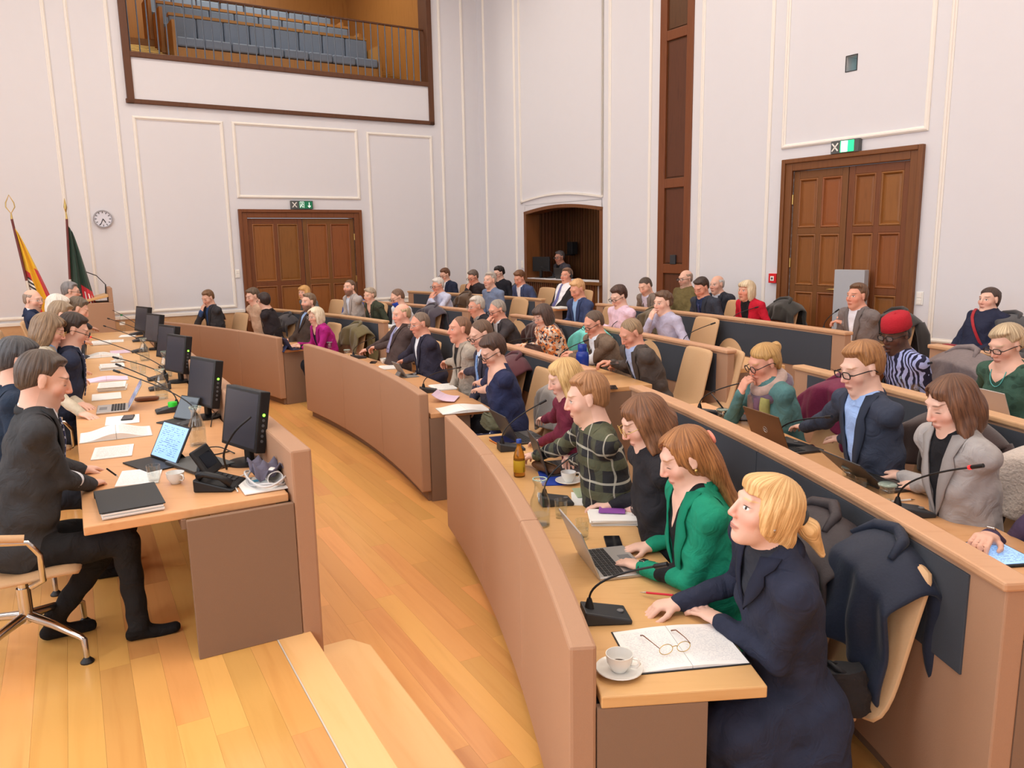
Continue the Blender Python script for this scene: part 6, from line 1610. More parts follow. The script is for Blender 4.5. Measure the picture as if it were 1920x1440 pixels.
# scarf of the woman in teal
P = wear('T1'); NBv, Fc = P['NB'], P['Fc']; mb = MB()
n = 22
for k, (rr, dz_, tt) in enumerate(((0.088, 0.012, 0.036), (0.105, -0.035, 0.04))):
    mb = MB(); mb.tube([Vector(NBv+Fc[0]*rr*1.1*math.cos(2*PI*i/n)+Fc[1]*(rr*math.sin(2*PI*i/n))+Fc[2]*(dz_-0.02*math.sin(2*PI*i/n))) for i in range(n)], tt, 10, 0, True)
    m = plain('scarf_%d' % k, ((176, 148, 136), (96, 74, 92))[k], 0.95, var=0.35, scale=26, bump=0.6, sheen=0.5); mb.build('scarf', m, P['root'], smooth=179)
for s_, col_ in ((-1, (148, 142, 84)), (-0.35, (110, 78, 96)), (0.5, (150, 120, 110))):
    Q = P['surf']([(s_*0.09+0.01*math.sin(i), 0.03+0.055*i) for i in range(8)], 0.02); mb = MB(); mb.tube([Vector(q) for q in Q], [0.03, 0.034, 0.034, 0.033, 0.032, 0.03, 0.028, 0.022], 8); mb.build('scarf_end', plain('scarf_%d_%d' % (col_[0], col_[1]), col_, 0.95, var=0.3, scale=30, bump=0.6), P['root'], smooth=179)
# shoulder strap of the woman by the wall
P = wear('G1'); Q = P['surf']([(0.13-0.030*i, -0.02+0.045*i) for i in range(10)], 0.010); mb = MB()
mb.grid([[Vector(q)+Vector(P['Fc'][0])*w for w in (-0.016, 0.016)] for q in Q]); mb.build('bag_strap', plain('strap_red', (168, 34, 44), 0.6), P['root'], solid=0.005)
# necklace, earrings, hair ties
P = wear('V2'); Q = P['surf']([(0.055*math.cos(PI*i/10), -0.01+0.09*math.sin(PI*i/10)) for i in range(11)], 0.004); mb = MB(); mb.tube([Vector(q) for q in Q], 0.0028, 6); mb.build('necklace', plain('turquoise_beads', (90, 176, 170), 0.4), P['root'], smooth=179)
def ball(r, c, seg=12): return MB().lathe([(0, -r)]+[(r*math.cos(R(-60+30*i)), r*math.sin(R(-60+30*i))) for i in range(5)]+[(0, r)], seg, 0, c)
for key, mt in (('R3', M_WHITE), ('R4', M_BRASS), ('R5', M_CHROME)):
    for s_ in (-1, 1):
        m = ball(0.0065, (s_*0.082, -0.002, -0.034)); m.tube([(s_*0.082, -0.002, -0.014), (s_*0.083, 0.002, -0.022), (s_*0.082, -0.002, -0.03)], 0.0012, 5)
        me = mesh_of('earring', m.v, m.f, None, 179); me.materials.append(mt); wear(key)['head_child']('earring', me)
m = MB(); m.tube([(0.026*math.cos(2*PI*i/14), -0.128+0.004*math.sin(2*PI*i/7), 0.002+0.026*math.sin(2*PI*i/14)) for i in range(14)], 0.008, 8, 0, True)
me = mesh_of('hair_tie', m.v, m.f, None, 179); me.materials.append(M_DGREY); wear('R5')['head_child']('hair_tie', me)
m = MB(); m.tube([(0.03*math.cos(2*PI*i/14), -0.122, 0.03+0.02*math.sin(2*PI*i/14)) for i in range(14)], 0.008, 8, 0, True)
me = mesh_of('hair_tie', m.v, m.f, None, 179); me.materials.append(plain('coral_scrunchie', (240, 150, 130), 0.8)); wear('R4')['head_child']('hair_tie', me)
# leopard scrunchie on the wrist, gold bracelet
def wrist_ring(key, hand, r, t, mat, off, name):
    P = wear(key)
    for (k, W, hf, n0, lat, fd, Eb) in P['info']:
        if k == hand:
            y = nrm(np.cross(fd, lat)); x = np.cross(y, fd); mb = MB(); n = 20
            mb.tube([Vector(W+fd*off+x*r*math.cos(2*PI*i/n)+y*r*0.85*math.sin(2*PI*i/n)) for i in range(n)], t, 8, 0, True); mb.build(name, mat, P['root'], smooth=179)
m_, nt_, b_ = new_mat('leopard_print'); nt_.links.new(pattern(nt_, 'camo', ((196, 160, 140), (60, 44, 42), (230, 206, 190), (40, 30, 30))), b_.inputs['Base Color'])
wrist_ring('R3', 'l', 0.036, 0.013, m_, -0.02, 'scrunchie'); wrist_ring('R1', 'l', 0.031, 0.004, M_BRASS, -0.01, 'bracelet')
# headphones of the heavy man below the booth
P = wear('U5'); m = MB()
m.tube([(0.088*math.cos(R(a)), -0.01, 0.01+0.115*math.sin(R(a))) for a in range(0, 181, 15)], 0.008, 6); m.tube([(0.075, -0.01, 0.0), (0.10, -0.01, 0.0)], 0.028, 10); m.tube([(-0.075, -0.01, 0.0), (-0.10, -0.01, 0.0)], 0.028, 10)
me = mesh_of('headphones', m.v, m.f, None, 60); me.materials.append(M_BLACK); P['head_child']('headphones', me)

# ================================================================= things on the desks
Zv = Vector((0, 0, 1))
def hd(deg): return R(deg)-PI/2          # objects are built looking along +y
def text_mat(name, base, ink, sx, sy, thr=0.55, cols=1, rows_=40.0, tint=None, dens=0.6):
    "flat print: lines of small dark marks on a page"
    if name in MATS: return MATS[name]
    m, nt, b = new_mat(name)
    tc = N(nt, 'ShaderNodeTexCoord'); s = N(nt, 'ShaderNodeSeparateXYZ'); nt.links.new(tc.outputs['Generated'], s.inputs[0])
    line = vnode(nt, 'LESS_THAN', vnode(nt, 'FRACT', vnode(nt, 'MULTIPLY', s.outputs[1], rows_)), 0.45)
    mp = N(nt, 'ShaderNodeMapping'); mp.inputs['Scale'].default_value = (sx, sy, 1); nt.links.new(tc.outputs['Generated'], mp.inputs[0])
    nz = N(nt, 'ShaderNodeTexNoise'); nz.inputs['Scale'].default_value = 1.0; nz.inputs['Detail'].default_value = 2; nt.links.new(mp.outputs[0], nz.inputs['Vector'])
    inx = vnode(nt, 'MULTIPLY', vnode(nt, 'GREATER_THAN', s.outputs[0], 0.08), vnode(nt, 'LESS_THAN', s.outputs[0], 0.90))
    iny = vnode(nt, 'MULTIPLY', vnode(nt, 'GREATER_THAN', s.outputs[1], 0.08), vnode(nt, 'LESS_THAN', s.outputs[1], 0.92))
    f = vnode(nt, 'MULTIPLY', vnode(nt, 'MULTIPLY', line, vnode(nt, 'GREATER_THAN', nz.outputs['Fac'], thr)), vnode(nt, 'MULTIPLY', inx, iny))
    c = cmix(nt, vnode(nt, 'MULTIPLY', f, dens), base, ink)
    nt.links.new(c, b.inputs['Base Color']); b.inputs['Roughness'].default_value = 0.75; b.inputs['Specular IOR Level'].default_value = 0.15
    if tint:
        nt.links.new(c, b.inputs['Emission Color']); b.inputs['Emission Strength'].default_value = tint; b.inputs['Roughness'].default_value = 0.15
    MATS[name] = m; return m
M_PRINT = text_mat('printed_page', (240, 238, 234), (60, 60, 66), 44, 60, 0.46, rows_=36, dens=0.4)
M_NOTES = text_mat('handwritten_page', (242, 240, 238), (96, 104, 140), 34, 60, 0.50, rows_=34, dens=0.28)
M_SCREEN = text_mat('lit_document_screen', (150, 190, 240), (50, 70, 110), 14, 30, 0.50, rows_=18, tint=0.55)
M_SCREEN2 = text_mat('lit_blue_screen', (60, 100, 160), (150, 190, 220), 5, 8, 0.5, rows_=7, tint=0.35)
M_SCR0 = plain('dark_screen', (20, 20, 26), 0.12)
M_SILV = plain('silver_laptop', (196, 194, 192), 0.35, metal=0.7)
M_KEYS = plain('black_keys', (34, 34, 36), 0.6)
M_DLAP = plain('dark_laptop', (58, 56, 56), 0.45)
M_LEAD = plain('led_green', (120, 255, 60), 0.4, emit=(120, 255, 60), estr=3.0)
M_PINK = plain('pink_paper', (226, 200, 220), 0.8)
M_PURP = plain('purple_card', (150, 84, 170), 0.7)
M_BLUEF = plain('blue_folder', (40, 70, 170), 0.5)
ITEMS = {}
def thing(name, loc, deg, label, cat, group=None):
    return empty(name, loc, hd(deg), label, cat, group)
def mic(loc, deg, tip, label, red=False):
    "gooseneck microphone; tip = world position of the capsule"
    o = thing('gooseneck_microphone', loc, deg, label, 'microphone')
    b = MB(); b.prism([(-0.062, -0.085), (0.062, -0.085), (0.05, 0.085), (-0.05, 0.085)], 0.0, 0.05)
    b.v = [(x, y, z if z < 0.01 else (0.018+0.036*(y+0.085)/0.17)) for x, y, z in b.v]
    b.build('base', M_DGREY, o, bevel=0.006)
    b = MB(); b.lathe([(0, 0.05), (0.018, 0.05), (0.015, 0.066), (0.008, 0.09), (0, 0.09)], 12, 0, (0, 0.06, -0.005)); b.build('socket', M_BLACK, o, smooth=40)
    inv = o.matrix_basis.inverted() if False else Matrix.Rotation(-hd(deg), 4, 'Z')@Matrix.Translation(-Vector(loc))
    T = inv@Vector(tip); S = Vector((0, 0.06, 0.08))
    up = 0.5*max(0.06, T.z-S.z)
    c1 = S+Vector((0, 0.0, up*0.9)); d = (T-c1)
    def bz(t): return S*(1-t)**2+c1*2*t*(1-t)+T*t*t
    b = MB(); b.tube([bz(i/12) for i in range(13)], 0.0042, 8); nk = b.build('gooseneck', M_BLACK, o, smooth=179)
    dr = (T-bz(0.9)).normalized(); b = MB(); b.tube([T-dr*0.005, T, T+dr*0.05], [0.005, 0.0085, 0.0085], 10); b.build('capsule', M_BLACK, o, smooth=60)
    if red:
        b = MB(); b.tube([T-dr*0.012, T-dr*0.002], 0.0092, 10); b.build('light_ring', plain('ring_red', (220, 40, 40), 0.4, emit=(255, 40, 40), estr=1.0), o, smooth=60)
    b = MB(); b.lathe([(0, 0.0), (0.012, 0.0), (0.012, 0.004), (0, 0.004)], 14, 0, (0.0, -0.055, 0.026)); b.build('talk_button', plain('button_grey', (110, 110, 112), 0.4), o)
    return o
def laptop(loc, deg, label, kind='silver', open_=108, w=0.31, screen=None, logo=False):
    o = thing('laptop', loc, deg, label, 'laptop')
    mat = {'silver': M_SILV, 'dark': M_DLAP, 'bronze': plain('bronze_lid', (112, 82, 58), 0.35, metal=0.5)}[kind]
    d = w*0.70
    MB().box((0, 0, 0.008), (w, d, 0.014)).build('base', mat if kind == 'silver' else M_DLAP, o, bevel=0.004)
    kb = MB()
    kw = w*0.9/12
    for r_ in range(5):
        for c_ in range(12):
            kb.box((-w*0.45+kw*(c_+0.5), d*0.36-0.019*r_, 0.0165), (kw*0.86, 0.0155, 0.003))
    k = kb.build('keyboard', M_KEYS, o); k['kind'] = 'stuff'
    MB().box((0, -d*0.30, 0.0155), (w*0.34, d*0.24, 0.0012)).build('touchpad', plain('pad_grey', (120, 120, 122), 0.4) if kind == 'silver' else M_KEYS, o)
    a = R(open_-90); hy = d/2
    X, Y = Vector((1, 0, 0)), Vector((0, math.sin(a), math.cos(a))); Zn = X.cross(Y)
    c = Vector((0, hy, 0.014))+Y*(d/2)
    lid = MB().box(c, (w, d, 0.007), (X, Y, Zn)).build('lid', mat, o, bevel=0.003)
    MB().box(c+Zn*0.0042, (w*0.94, d*0.88, 0.0012), (X, Y, Zn)).build('screen', screen or M_SCR0, lid)
    if logo:
        m = MB(); m.tube([c-Zn*0.0045+X*(0.018*math.cos(2*PI*i/20))+Y*(0.018*math.sin(2*PI*i/20)) for i in range(20)], 0.0016, 5, 0, True)
        for (x0, y0, x1, y1) in ((-0.011, -0.006, -0.011, 0.006), (-0.011, 0.006, -0.004, 0.0), (-0.004, 0.0, -0.011, -0.006), (-0.003, 0.0, 0.003, 0.005), (-0.003, 0.0, 0.003, -0.005), (0.005, -0.006, 0.005, 0.006), (0.005, -0.006, 0.012, -0.006)):
            m.tube([c-Zn*0.0045-X*x0+Y*y0, c-Zn*0.0045-X*x1+Y*y1], 0.0012, 4)
        m.build('lid_emblem', M_SILV, lid)
    return o
def tablet(loc, deg, label, tilt=65, w=0.25, d=0.17, screen=None, case=None, flat=False):
    o = thing('tablet', loc, deg, label, 'tablet')
    cm = case or M_BLACK
    if flat:
        MB().box((0, 0, 0.005), (w, d, 0.008)).build('body', cm, o, bevel=0.004); MB().box((0, 0, 0.0098), (w*0.9, d*0.88, 0.001)).build('screen', screen or M_SCR0, o); return o
    a = R(90-tilt); X, Y = Vector((1, 0, 0)), Vector((0, math.sin(a), math.cos(a))); Zn = X.cross(Y)
    MB().box((0, -0.04, 0.004), (w, d*0.9, 0.007)).build('stand_cover', cm, o, bevel=0.003)
    c = Vector((0, 0.02, 0.009))+Y*(d/2)
    b = MB().box(c, (w, d, 0.009), (X, Y, Zn)).build('body', cm, o, bevel=0.004)
    MB().box(c+Zn*0.005, (w*0.92, d*0.9, 0.001), (X, Y, Zn)).build('screen', screen or M_SCR0, b)
    MB().box(c-Y*(d*0.15)-Vector((0, -0.045, 0.045)), (w*0.5, 0.004, 0.10), (X, Vector((0, 0.8, 0.6)), Vector((0, -0.6, 0.8)))).build('kickstand', cm, o)
    return o
def phone(loc, deg, label, mat=None, w=0.075, l=0.152):
    o = thing('phone', loc, deg, label, 'phone')
    MB().box((0, 0, 0.0045), (w, l, 0.008)).build('body', mat or M_BLACK, o, bevel=0.004, seg=3)
    if mat is None: MB().box((0, 0, 0.0088), (w*0.93, l*0.96, 0.0006)).build('screen', M_SCR0, o)
    else: MB().box((-w*0.25, l*0.36, 0.009), (w*0.34, l*0.17, 0.002)).build('camera_bump', M_DGREY, o, bevel=0.001)
    return o
def paper(loc, deg, label, w=0.21, l=0.297, mat=None, t=0.003, cat='paper', curl=0.0):
    o = thing('paper_sheet', loc, deg, label, cat)
    n = 6; G = [[Vector((-w/2+w*i/n, -l/2+l*j/n, t+curl*(i/n)**3)) for i in range(n+1)] for j in range(n+1)]
    mb = MB(); mb.grid(G); mb.build('sheet', mat or M_PRINT, o, solid=t*1.6)
    return o
def stack(loc, deg, label, n=14, w=0.21, l=0.297, h=0.03, seed=1, top=None):
    o = thing('paper_stack', loc, deg, label, 'papers'); rg = random.Random(seed)
    for i in range(6):
        a = rg.uniform(-0.05, 0.05); X, Y = Vector((math.cos(a), math.sin(a), 0)), Vector((-math.sin(a), math.cos(a), 0))
        MB().box((rg.uniform(-.008, .008), rg.uniform(-.008, .008), h*(i+0.5)/6), (w, l, h/6*0.96), (X, Y, Zv)).build('sheaf', (top or M_PRINT) if i == 5 else M_PAPER, o)
    return o
def open_book(loc, deg, label, w=0.21, l=0.297, h=0.012, mat=None, name='open_folder', cover=None, cat='papers'):
    o = thing(name, loc, deg, label, cat)
    MB().box((0, 0, 0.0015), (2*w+0.012, l+0.012, 0.003)).build('cover', cover or plain('folder_cover', (206, 200, 190), 0.7), o, bevel=0.001)
    for s in (-1, 1):
        n = 10; G = []
        for j in range(2):
            G.append([Vector((s*(w*i/n+0.001), -l/2+l*j, 0.004+h*(0.5+0.5*math.cos(PI*min(1, i/n*1.15)))+0.002*math.sin(3*i/n))) for i in range(n+1)])
        m = MB(); nn = n+1
        top = G; V = top[0]+top[1]+[Vector((p.x, p.y, 0.003)) for p in top[0]]+[Vector((p.x, p.y, 0.003)) for p in top[1]]
        F = []
        for i in range(n): F += [(i, i+1, nn+i+1, nn+i), (2*nn+i, 3*nn+i, 3*nn+i+1, 2*nn+i+1), (i, 2*nn+i, 2*nn+i+1, i+1), (nn+i, nn+i+1, 3*nn+i+1, 3*nn+i)]
        F += [(n, 2*nn+n, 3*nn+n, nn+n), (0, nn, 3*nn, 2*nn)]
        m.add(V, F); m.build('page_block', mat or M_PRINT, o)
    return o
def cup(loc, deg, label, saucer=True):
    o = thing('coffee_cup', loc, deg, label, 'cup')
    z = 0.010 if saucer else 0.0
    if saucer: MB().lathe([(0, 0.002), (0.04, 0.002), (0.058, 0.010), (0.076, 0.019), (0.075, 0.022), (0.055, 0.014), (0.035, 0.010), (0, 0.009)], 28).build('saucer', M_WHITE, o, smooth=50)
    b = MB().lathe([(0, z), (0.022, z), (0.026, z+0.006), (0.040, z+0.030), (0.044, z+0.058), (0.0415, z+0.058), (0.037, z+0.032), (0.022, z+0.012), (0, z+0.010)], 28).build('bowl', M_WHITE, o, smooth=50)
    m = MB(); m.tube([(0.039, 0, z+0.050), (0.060, 0, z+0.050), (0.066, 0, z+0.036), (0.056, 0, z+0.022), (0.036, 0, z+0.022)], 0.0045, 8); m.build('handle', M_WHITE, o, smooth=179)
    MB().lathe([(0, z+0.022), (0.031, z+0.022), (0.031, z+0.0225), (0, z+0.0225)], 20).build('coffee_rest', plain('coffee', (70, 44, 28), 0.2), b)
    return o
def tumbler(loc, label, full=0.35, r=0.034, h=0.092):
    o = thing('drinking_glass', loc, 0, label, 'glass')
    MB().lathe([(0, 0.0), (r*0.82, 0.0), (r*0.86, 0.01), (r, h), (r*0.93, h), (r*0.80, 0.014), (0, 0.012)], 20).build('glass_wall', M_GLASS, o, smooth=40)
    if full: MB().lathe([(0, 0.0135), (r*0.785, 0.0142), (r*(0.79+0.13*full), 0.014+full*h*0.85), (0, 0.014+full*h*0.85)], 20).build('water', M_WATER, o, smooth=40)
    return o
def jar(loc, label):
    o = thing('glass_jar', loc, 0, label, 'jar')
    MB().lathe([(0, 0), (0.027, 0), (0.03, 0.006), (0.034, 0.055), (0.030, 0.062), (0.039, 0.070), (0.039, 0.077), (0.036, 0.077), (0.030, 0.066), (0.026, 0.01), (0, 0.008)], 22).build('glass_wall', M_GLASS, o, smooth=40)
    MB().lathe([(0, 0.077), (0.040, 0.077), (0.041, 0.082), (0.036, 0.086), (0.0, 0.086)], 22).build('lid', plain('pale_green_glass', (206, 224, 212), 0.1, trans=0.7), o, smooth=40)
    return o
def carafe(loc, label, full=0.4):
    o = thing('water_carafe', loc, 0, label, 'carafe')
    pr = [(0, 0), (0.046, 0), (0.05, 0.01), (0.05, 0.10), (0.046, 0.13), (0.028, 0.175), (0.026, 0.20), (0.031, 0.222), (0.036, 0.225), (0.036, 0.232), (0.031, 0.233)]
    inn = [(max(0.0, r-0.0035), z) for r, z in pr[::-1] if z > 0.005]+[(0, 0.008)]
    MB().lathe(pr+inn, 24).build('glass_wall', M_GLASS, o, smooth=50)
    z = 0.01+0.12*full*2
    MB().lathe([(0, 0.0095), (0.0445, 0.0105), (0.0445, min(z, 0.10)), (0, min(z, 0.10))], 24).build('water', M_WATER, o, smooth=40)
    MB().lathe([(0.030, 0.2335), (0.036, 0.2335), (0.036, 0.237), (0.030, 0.237)], 24).build('rim', plain('rim_green_glass', (190, 220, 205), 0.08, trans=0.6), o, smooth=40)
    return o
def monitor(loc, deg, label, on=True):
    o = thing('desk_monitor', loc, deg, label, 'monitor', 'monitors along the presidium desk')
    MB().lathe([(0, 0), (0.10, 0), (0.10, 0.012), (0.03, 0.022), (0, 0.022)], 24).build('foot', M_BLACK, o, smooth=30)
    MB().box((0, 0.02, 0.06), (0.06, 0.03, 0.10)).build('stem', M_BLACK, o, bevel=0.006)
    a = R(10); X, Y = Vector((1, 0, 0)), Vector((0, math.sin(a), math.cos(a))); Zn = X.cross(Y)
    c = Vector((0, 0.015, 0.25))
    b = MB().box(c, (0.37, 0.33, 0.060), (X, Y, Zn)).build('housing', M_BLACK, o, bevel=0.006)
    MB().box(c+Zn*0.0295, (0.335, 0.292, 0.002), (X, Y, Zn)).build('screen', plain('monitor_glass', (58, 58, 66), 0.25), b)
    for k in range(6):
        for s in (1,):
            m = MB(); p = c+X*(s*0.186)+Y*(-0.10+0.028*k)
            n = 10; m.add([p+Y*(0.008*math.cos(2*PI*i/n))+Zn*(0.008*math.sin(2*PI*i/n)) for i in range(n)], [tuple(range(n))]); m.build('led' if k == 5 else 'button', M_LEAD if k == 5 else plain('button_ring', (84, 86, 90), 0.4), b, solid=0.003)
    return o
def pen(a, b, label, mat, r=0.0045, name='pen'):
    a, b = Vector(a), Vector(b); o = empty(name, a, 0, label, 'pen'); d = b-a
    MB().tube([(0, 0, r), tuple(d*0.8+Vector((0, 0, r)))], r, 8).build('barrel', mat, o, smooth=60)
    MB().tube([tuple(d*0.8+Vector((0, 0, r))), tuple(d+Vector((0, 0, r*0.6)))], [r, 0.001], 8).build('tip', M_CHROME, o, smooth=60)
    return o
def spectacles(loc, deg, label, gold=True):
    o = thing('reading_glasses', loc, deg, label, 'glasses')
    m = MB()
    for s in (-1, 1):
        m.tube([(s*0.032+0.024*math.cos(2*PI*i/18), 0.012, 0.020+0.018*math.sin(2*PI*i/18)) for i in range(18)], 0.0014, 6, 0, True)
    m.tube([(-0.009, 0.012, 0.026), (0, 0.014, 0.029), (0.009, 0.012, 0.026)], 0.0014, 6); fr = m.build('rims', M_BRASS if gold else M_BLACK, o, smooth=179)
    for s in (-1, 1): MB().tube([(s*0.056, 0.012, 0.028), (s*0.06, -0.03, 0.026), (s*0.062, -0.10, 0.018), (s*0.058, -0.125, 0.004)], [0.0014, 0.0014, 0.002, 0.003], 6).build('temple', plain('tortoise', (120, 64, 34), 0.4), o, smooth=179)
    return o
def cable(pts, label, mat, r=0.0035):
    o = empty('cable', pts[0], 0, label, 'cable'); p0 = Vector(pts[0]); P = [Vector(p)-p0 for p in pts]
    Q = []
    for i in range(len(P)-1):
        a, b, c, d = P[max(0, i-1)], P[i], P[i+1], P[min(len(P)-1, i+2)]
        for k in range(6):
            t = k/6; Q.append(0.5*((2*b)+(c-a)*t+(2*a-5*b+4*c-d)*t*t+(3*b-a-3*c+d)*t**3))
    Q.append(P[-1]); MB().tube(Q, r, 7).build('lead', mat, o, smooth=179)
    return o
def pouch(loc, deg, label):
    o = thing('pencil_pouch', loc, deg, label, 'pouch'); m = plain('brown_leather', (96, 66, 44), 0.55, var=0.15, scale=60, bump=0.2)
    G = [[Vector((0.11*(1-0.12*abs(math.sin(a))**2)*q, 0.045*math.cos(a)*(1-0.35*q**4), 0.030+0.030*math.sin(a)*(1-0.3*q**4))) for a in [2*PI*k/14 for k in range(14)]] for q in [-1+2*i/10 for i in range(11)]]
    b = MB(); b.grid(G, closed_u=True); b.add(G[0], [tuple(range(14))]); b.add(G[-1], [tuple(range(13, -1, -1))]); b.build('body', m, o, smooth=60)
    MB().tube([(-0.10, 0, 0.061), (0, 0, 0.063), (0.10, 0, 0.061)], 0.003, 6).build('zip', M_BRASS, o)
    return o
def juice_bottle(loc, label):
    o = thing('juice_bottle', loc, 0, label, 'bottle')
    MB().lathe([(0, 0), (0.031, 0), (0.034, 0.006), (0.034, 0.12), (0.028, 0.145), (0.015, 0.175), (0.013, 0.20), (0.015, 0.205), (0, 0.205)], 24).build('glass_wall', plain('amber_juice', (206, 150, 60), 0.05, trans=0.75, ior=1.35), o, smooth=40)
    MB().lathe([(0.0345, 0.03), (0.0348, 0.031), (0.0348, 0.10), (0.0345, 0.101)], 24).build('label_band', text_mat('bottle_label', (206, 170, 50), (70, 80, 40), 6, 6, 0.5, rows_=6), o, smooth=40)
    MB().lathe([(0, 0.203), (0.016, 0.203), (0.016, 0.222), (0.014, 0.225), (0, 0.225)], 18).build('cap', plain('cap_blue', (40, 70, 150), 0.4), o, smooth=40)
    return o
def water_bottle(loc, label):
    o = thing('water_bottle', loc, 0, label, 'bottle')
    MB().lathe([(0, 0), (0.034, 0), (0.037, 0.008), (0.037, 0.07), (0.034, 0.08), (0.037, 0.09), (0.037, 0.16), (0.028, 0.20), (0.013, 0.23), (0, 0.23)], 20).build('bottle_wall', M_GLASS, o, smooth=40)
    MB().lathe([(0.0375, 0.10), (0.038, 0.10), (0.038, 0.14), (0.0375, 0.14)], 20).build('label_band', M_WHITE, o, smooth=40)
    MB().lathe([(0, 0.228), (0.015, 0.228), (0.015, 0.25), (0, 0.25)], 16).build('cap', plain('cap_green', (40, 130, 80), 0.4), o, smooth=40)
def bottle_cap_jar(loc, label):
    o = thing('plastic_tub', loc, 0, label, 'tub')
    MB().lathe([(0, 0), (0.028, 0), (0.03, 0.04), (0, 0.04)], 18).build('tub_wall', plain('tub_pale', (226, 232, 222), 0.3), o, smooth=40)
    MB().lathe([(0, 0.04), (0.032, 0.04), (0.032, 0.07), (0.03, 0.073), (0, 0.073)], 18).build('lid', plain('lid_green', (46, 206, 50), 0.4), o, smooth=40)
def flask(loc, label):
    o = thing('drinking_flask', loc, 0, label, 'flask'); o.scale = (1.25, 1.25, 1.2); m = plain('blue_gloss', (24, 56, 150), 0.2)
    MB().lathe([(0, 0), (0.045, 0), (0.048, 0.006), (0.05, 0.10), (0.046, 0.13), (0.032, 0.145), (0, 0.145)], 26).build('body', m, o, smooth=40)
    MB().lathe([(0, 0.145), (0.034, 0.145), (0.035, 0.15), (0.035, 0.195), (0.031, 0.20), (0, 0.20)], 22).build('cap', m, o, smooth=40)
def bag(loc, deg, label, rgb, size):
    o = thing('bag', loc, deg, label, 'bag'); w, d, h = size; m = plain('bag_%d_%d_%d' % rgb, rgb, 0.7, var=0.2, scale=40, bump=0.4)
    G = []
    for i in range(9):
        z = h*i/8; k = 1-0.25*(i/8)**2
        G.append([Vector((w/2*k*math.copysign(abs(math.cos(a))**0.5, math.cos(a))+0.008*math.sin(5*a+i), d/2*k*math.copysign(abs(math.sin(a))**0.5, math.sin(a))+0.006*math.sin(4*a+2*i), z)) for a in [2*PI*q/20 for q in range(20)]])
    b = MB(); b.grid(G, closed_u=True); b.add(G[0], [tuple(range(19, -1, -1))]); b.add(G[-1], [tuple(range(20))]); b.build('body', m, o, smooth=60)
    MB().tube([(-w*0.3, 0, h*0.95), (-w*0.25, 0.03, h*1.08), (w*0.2, 0.04, h*1.08), (w*0.3, 0, h*0.95)], 0.008, 8).build('strap', m, o, smooth=179)
    return o
def folder(loc, deg, label):
    o = thing('document_folder', loc, deg, label, 'folder')
    for i in range(4): MB().box((0.003*math.sin(i*2), 0.004*math.cos(i*3), 0.005+0.007*i), (0.25, 0.36, 0.006)).build('sheaf', M_PAPER, o)
    MB().box((0, 0.004, 0.035), (0.268, 0.375, 0.006)).build('cover', plain('black_folder', (44, 46, 48), 0.55), o, bevel=0.003)
    MB().box((0, 0.191, 0.018), (0.268, 0.006, 0.036)).build('spine', MATS['black_folder'], o, bevel=0.002)
    return o
def closed_laptop(loc, deg, label):
    o = thing('closed_laptop', loc, deg, label, 'laptop')
    MB().box((0, 0, 0.007), (0.33, 0.23, 0.012)).build('base', M_DLAP, o, bevel=0.004); l = MB().box((0, 0, 0.0165), (0.33, 0.23, 0.007)).build('lid', plain('grey_lid', (84, 86, 86), 0.5), o, bevel=0.003)
    MB().box((-0.11, -0.07, 0.0205), (0.045, 0.008, 0.001)).build('lid_mark', M_SILV, l)
    return o
def desk_phone(loc, deg, label):
    o = thing('desk_telephone', loc, deg, label, 'telephone')
    b = MB(); b.prism([(-0.10, -0.11), (0.10, -0.11), (0.10, 0.08), (-0.10, 0.08)], 0, 0.05); b.v = [(x, y, z if z < 0.01 else 0.015+0.05*(y+0.11)/0.19) for x, y, z in b.v]; b.build('base', M_BLACK, o, bevel=0.008)
    a = R(32); X, Y = Vector((1, 0, 0)), Vector((0, math.sin(a), math.cos(a))); Zn = X.cross(Y); c = Vector((0.015, 0.05, 0.13))
    d = MB().box(c, (0.19, 0.15, 0.02), (X, Y, Zn)).build('display_head', M_BLACK, o, bevel=0.008)
    MB().box(c+Zn*0.011, (0.12, 0.075, 0.002), (X, Y, Zn)).build('display', M_SCR0, d)
    MB().tube([(0, 0.06, 0.03), (0, 0.085, 0.07), (0, 0.075, 0.11)], 0.016, 10).build('stand', M_BLACK, o, smooth=179)
    MB().tube([(-0.075, 0.06, 0.075), (-0.08, 0.03, 0.088), (-0.08, -0.05, 0.07), (-0.075, -0.10, 0.035)], [0.022, 0.016, 0.015, 0.022], 10).build('handset', M_BLACK, o, smooth=179)
    for r_ in range(4):
        for q in range(3): MB().box((0.0+0.03*q, -0.075+0.026*r_, 0.026+0.0068*r_), (0.02, 0.015, 0.006)).build('key', M_DGREY, o)
    return o
